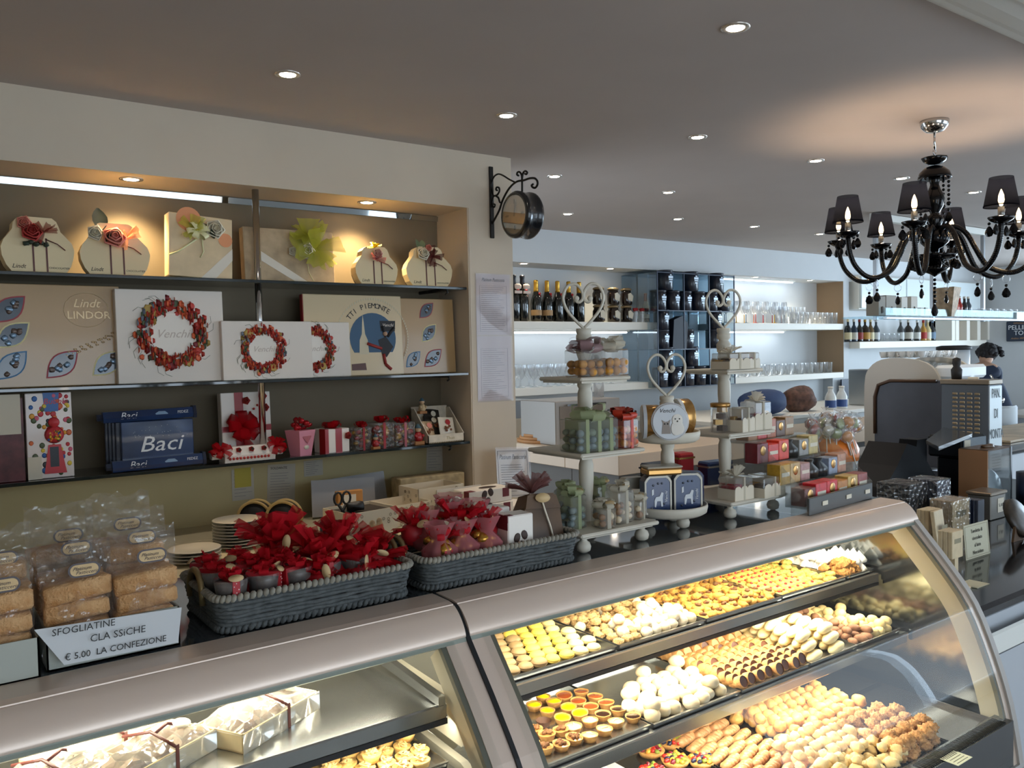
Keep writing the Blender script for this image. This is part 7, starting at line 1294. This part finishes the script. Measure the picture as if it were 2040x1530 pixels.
# lollipops in orange bucket
p=P(1662,900,y=2.15); BX,BY=p.x,2.15; t=thing('lollipop_bucket','clear round bucket with a bright orange slanted rim holding lollipops','bucket',(BX,BY,.9005)); zt=P(1662,893,y=2.15).z-.9
q=MB(); q.lathe([(.075,0),(.10,zt-.04)],28,cap=False); q.build('clear_wall',acr,t); q=MB(); q.lathe([(.100,zt-.05),(.104,zt-.03),(.104,zt),(.088,zt+.035),(.05,zt+.065),(.0001,zt+.08)],28); q.build('orange_cover',mat('orange_plastic','#d0701c',.35,coat=.4),t); q=MB(); q.cyl(.076,0,.006,24); q.build('bucket_base',ink,t); q=MB(); q.lathe([(.07,.006),(.09,zt-.055)],20); q.build('inside_sweets',mat('sweets_mix','#8a8478',.4,noise=.6,nscale=60),t)
citr=[mat('lolly_orange','#d08a2c',.3,coat=.4),mat('lolly_green','#9aa66a',.3,coat=.4),mat('lolly_white','#d8d2bd',.3,coat=.4),mat('lolly_red','#b02a26',.3,coat=.4)]
R=random.Random(9); stick=mat('stick_white','#d9d3c6',.5); wrapc=clear('lolly_wrap',(1,1,1),.12,.15,.12,crinkle=1)
names=['orange and white','green and white','pale cream','red and orange']
for i in range(30):
    a=R.uniform(0,6.28); rr_=.02+.10*math.sqrt(R.random()); k=i%4; px_=BX+rr_*math.cos(a)*1.25; py_=BY+rr_*math.sin(a)*.8; z=.9+zt+R.uniform(.08,.17)-rr_*.35
    t=thing('lollipop','%s citrus-slice lollipop in a clear wrapper'%names[k],'lollipop',(px_,py_,z),rot=(R.uniform(-.3,.2),R.uniform(-.25,.25)+ (px_-BX)*1.6,R.uniform(-.5,.5)-.5),group='%s lollipops in the orange bucket'%names[k])
    q=MB(); q.lathe([(.0001,-.006),(.02,-.005),(.025,0),(.02,.005),(.0001,.006)],16,k,TR(rx=PI/2)); q.lathe([(.012,-.0068),(.016,-.0068)],14,(k+2)%4,TR(rx=PI/2),cap=False); q.lathe([(.0001,-.0072),(.007,-.007)],8,(k+1)%4,TR(rx=PI/2),cap=False); q.build('candy_disc',citr,t); q=MB(); q.cyl(.0025,-.14,-.02,6); q.build('stick',stick,t); q=MB(); q.lathe([(.006,-.035),(.028,-.01),(.03,.012),(.006,.035),(.016,.05)],10,cap=False,T=TR(s=(1,.4,1)),lob=.1,lobn=6); q.build('wrapper',wrapc,t)
for i in range(2): 
    t=thing('drink_glass','clear glass with orange drink behind the lollipops, %s'%['left','right'][i],'glass',(4.52+i*.17,3.0,.9005)) if 0 else thing('drink_glass','clear glass with orange drink behind the lollipops, %s'%['left','right'][i],'glass',(4.27+i*.16,2.78,.9005)); q=MB(); q.lathe([(.03,0),(.04,.24)],16,cap=False); q.build('glass_body',dg,t); q=MB(); q.cyl(.03,.004,.15,14,r2=.035); q.build('orange_drink',citr[0],t)
# ================================================================ PERSON behind the bar
def person():
    o3=P(1990,800,d=8.95); bx,by=o3.x,o3.y
    t=thing('person','person in a dark blue t-shirt and white apron, back turned, bending over behind the bar','person',(bx,by,0))
    rt=Vector((math.cos(YAW),-math.sin(YAW),0)); fw=Vector((math.sin(YAW),math.cos(YAW),0))
    def V(a,f,z): return rt*a+fw*f+Vector((0,0,z))
    J={'pelvis':(V(.0,0,.98),.15),'waist':(V(.0,.02,1.12),.135),'chest':(V(-.06,.10,1.36),.155),'upper':(V(-.09,.14,1.47),.11),'neck':(V(-.04,.20,1.53),.055),'head':(V(.0,.24,1.60),.085),'crown':(V(.035,.26,1.67),.08),
       'shl':(V(-.25,.14,1.45),.065),'ell':(V(-.33,.20,1.20),.046),'wrl':(V(-.34,.42,1.10),.032),'hal':(V(-.33,.50,1.09),.036),
       'shr':(V(.08,.16,1.46),.065),'elr':(V(.15,.32,1.22),.046),'wrr':(V(.02,.47,1.10),.032),'har':(V(-.04,.52,1.09),.036),
       'hpl':(V(-.09,0,.93),.10),'knl':(V(-.10,.02,.50),.065),'anl':(V(-.10,-.02,.09),.045),'tol':(V(-.10,.14,.04),.035),
       'hpr':(V(.09,0,.93),.10),'knr':(V(.11,.02,.50),.065),'anr':(V(.11,-.02,.09),.045),'tor':(V(.11,.14,.04),.035)}
    E_=[('pelvis','waist'),('waist','chest'),('chest','upper'),('upper','neck'),('neck','head'),('head','crown'),('upper','shl'),('shl','ell'),('ell','wrl'),('wrl','hal'),('upper','shr'),('shr','elr'),('elr','wrr'),('wrr','har'),('pelvis','hpl'),('hpl','knl'),('knl','anl'),('anl','tol'),('pelvis','hpr'),('hpr','knr'),('knr','anr'),('anr','tor')]
    for s in ('l','r'):
        base=J['ha'+s][0]
        for f in range(5):
            off=V((f-1.5)*.018 if f<4 else (-.045 if s=='r' else .045),.05 if f<4 else .0,-.01); tip=V((f-1.5)*.021 if f<4 else (-.06 if s=='r' else .06),(.085,.095,.09,.075,.03)[f],-.035)
            J['f%s%d'%(s,f)]=(base+off,.0105); J['g%s%d'%(s,f)]=(base+tip,.009); E_+= [('ha'+s,'f%s%d'%(s,f)),('f%s%d'%(s,f),'g%s%d'%(s,f))]
    names=list(J); me=bpy.data.meshes.new('body'); me.from_pydata([J[n][0] for n in names],[(names.index(a),names.index(b)) for a,b in E_],[])
    o=bpy.data.objects.new('body',me); COL.objects.link(o); m=o.modifiers.new('s','SKIN'); 
    for i,n in enumerate(names): me.skin_vertices[0].data[i].radius=(J[n][1],J[n][1]*.9)
    me.skin_vertices[0].data[0].use_root=True; m.use_smooth_shade=True; s2=o.modifiers.new('u','SUBSURF'); s2.levels=2; s2.render_levels=2
    dg_=bpy.context.evaluated_depsgraph_get(); nm=bpy.data.meshes.new_from_object(o.evaluated_get(dg_)); bpy.data.objects.remove(o)
    nm.materials.clear(); [nm.materials.append(x) for x in (mat('skin','#c49a80',.5),mat('tshirt_navy','#1f2c44',.8),mat('trousers_black','#161b26',.8),ink)]
    for f in nm.polygons:
        c=f.center; a=c.dot(rt); ff=c.dot(fw); z=c.z; f.use_smooth=True
        if z<.08: f.material_index=3
        elif z<1.0 and ff<.3: f.material_index=2
        elif z<1.505 and (z>1.30 or (a>-.245 and a<.19 and ff<.26 and z>1.0)): f.material_index=1
        else: f.material_index=0
    b=inst('body',nm,t)
    hc=V(.02,.25,1.635); q=MB(); R=random.Random(4)
    q.blob((.105,.10,.105),.12,T=Matrix.Translation(hc)@TR(0,-.0,.02),n=20,k=14,fr=3)
    for i in range(46):
        a=R.uniform(0,6.28); e=R.uniform(-.2,1.3); d=Vector((math.cos(a)*math.cos(e),math.sin(a)*math.cos(e),math.sin(e))); s=hc+d*.085+rt*(.045*max(0,d.dot(rt))); q.blob((.028,.028,.026),.3,T=Matrix.Translation(s+d*.012+rt*.012*R.random()),seed=i,n=8,k=6)
    q.build('hair',mat('hair_dark','#221f22',.7),t)
    q=MB(); q.blob((.012,.018,.028),.1,T=Matrix.Translation(hc+rt*-.085+fw*-.02+Vector((0,0,-.02)))); q.build('ear',MATS['skin'],t)
    q=MB(); q.blob((.012,.016,.018),.05,T=Matrix.Translation(hc+fw*.10+Vector((0,0,-.04)))); q.build('nose',MATS['skin'],t)
    for s in (-1,1): q=MB(); q.ball(.009,T=Matrix.Translation(hc+fw*.085+rt*(s*.03)+Vector((0,0,-.015))),n=8,k=6); q.build('eye',ink,t)
    q=MB(); q.tube([hc+fw*.085+rt*-.02+Vector((0,0,-.075)),hc+fw*.09+Vector((0,0,-.078)),hc+fw*.085+rt*.02+Vector((0,0,-.075))],.005,6); q.build('mouth',mat('lip','#8e4a44'),t)
    q=MB(); g=[]
    for i in range(9):
        u=i/8; an=-1.9+3.2*u; g.append([tuple(V(.165*math.sin(an+1.2)*1.05+.01,-.145*math.cos(an+1.2),z)) for z in (1.08,.95,.8,.62)])
    q.sheet(g); q.tube([V(.165*math.sin(x/10*2*PI),-.155*math.cos(x/10*2*PI)+.01,1.08) for x in range(10)],.012,6,closed=True); q.build('apron',mat('apron_white','#cfd6da',.8),t)
person()
# things on the wall-side worktop at the right edge
unit('side_counter',[('counter_top',[(10.2,13.9,3.6,4.6,.90,.94)],mat('top_pale','#b7b2aa',.4)),('cabinet_body',[(10.25,13.9,3.65,4.55,0,.90)],mat('cab_grey','#a9adb2',.5)),('door_knob',[(10.2,10.24,4.0,4.03,.6,.63)],ink)],'grey cabinet with pale top behind the person at the right edge','cabinet')
unit('storage_bin',[('bin_body',[(-.4,.4,-.25,.2,0,.2)],mat('bin_navy','#26303f',.5)),('lid',[(-.42,.42,-.27,.22,.2,.225)],mat('bin_lid','#aebbc4',.4))],'dark bin with pale lid on the grey cabinet at the right edge','bin',(11.3,4.0,.9405))
t=thing('utensil_pot','pot of kitchen tools on the pale cabinet top','pot',(10.85,4.3,1.17)); t.location=(11.05,4.05,1.1665); q=MB(); q.cyl(.06,0,.12,14); q.build('pot',mat('pot_brown','#5b4a3e'),t); q=MB(); [q.tube([(0,0,.08),(.03*i,.02,.28)],.01,5) for i in (-1,1,2)]; q.build('tools',steel,t)
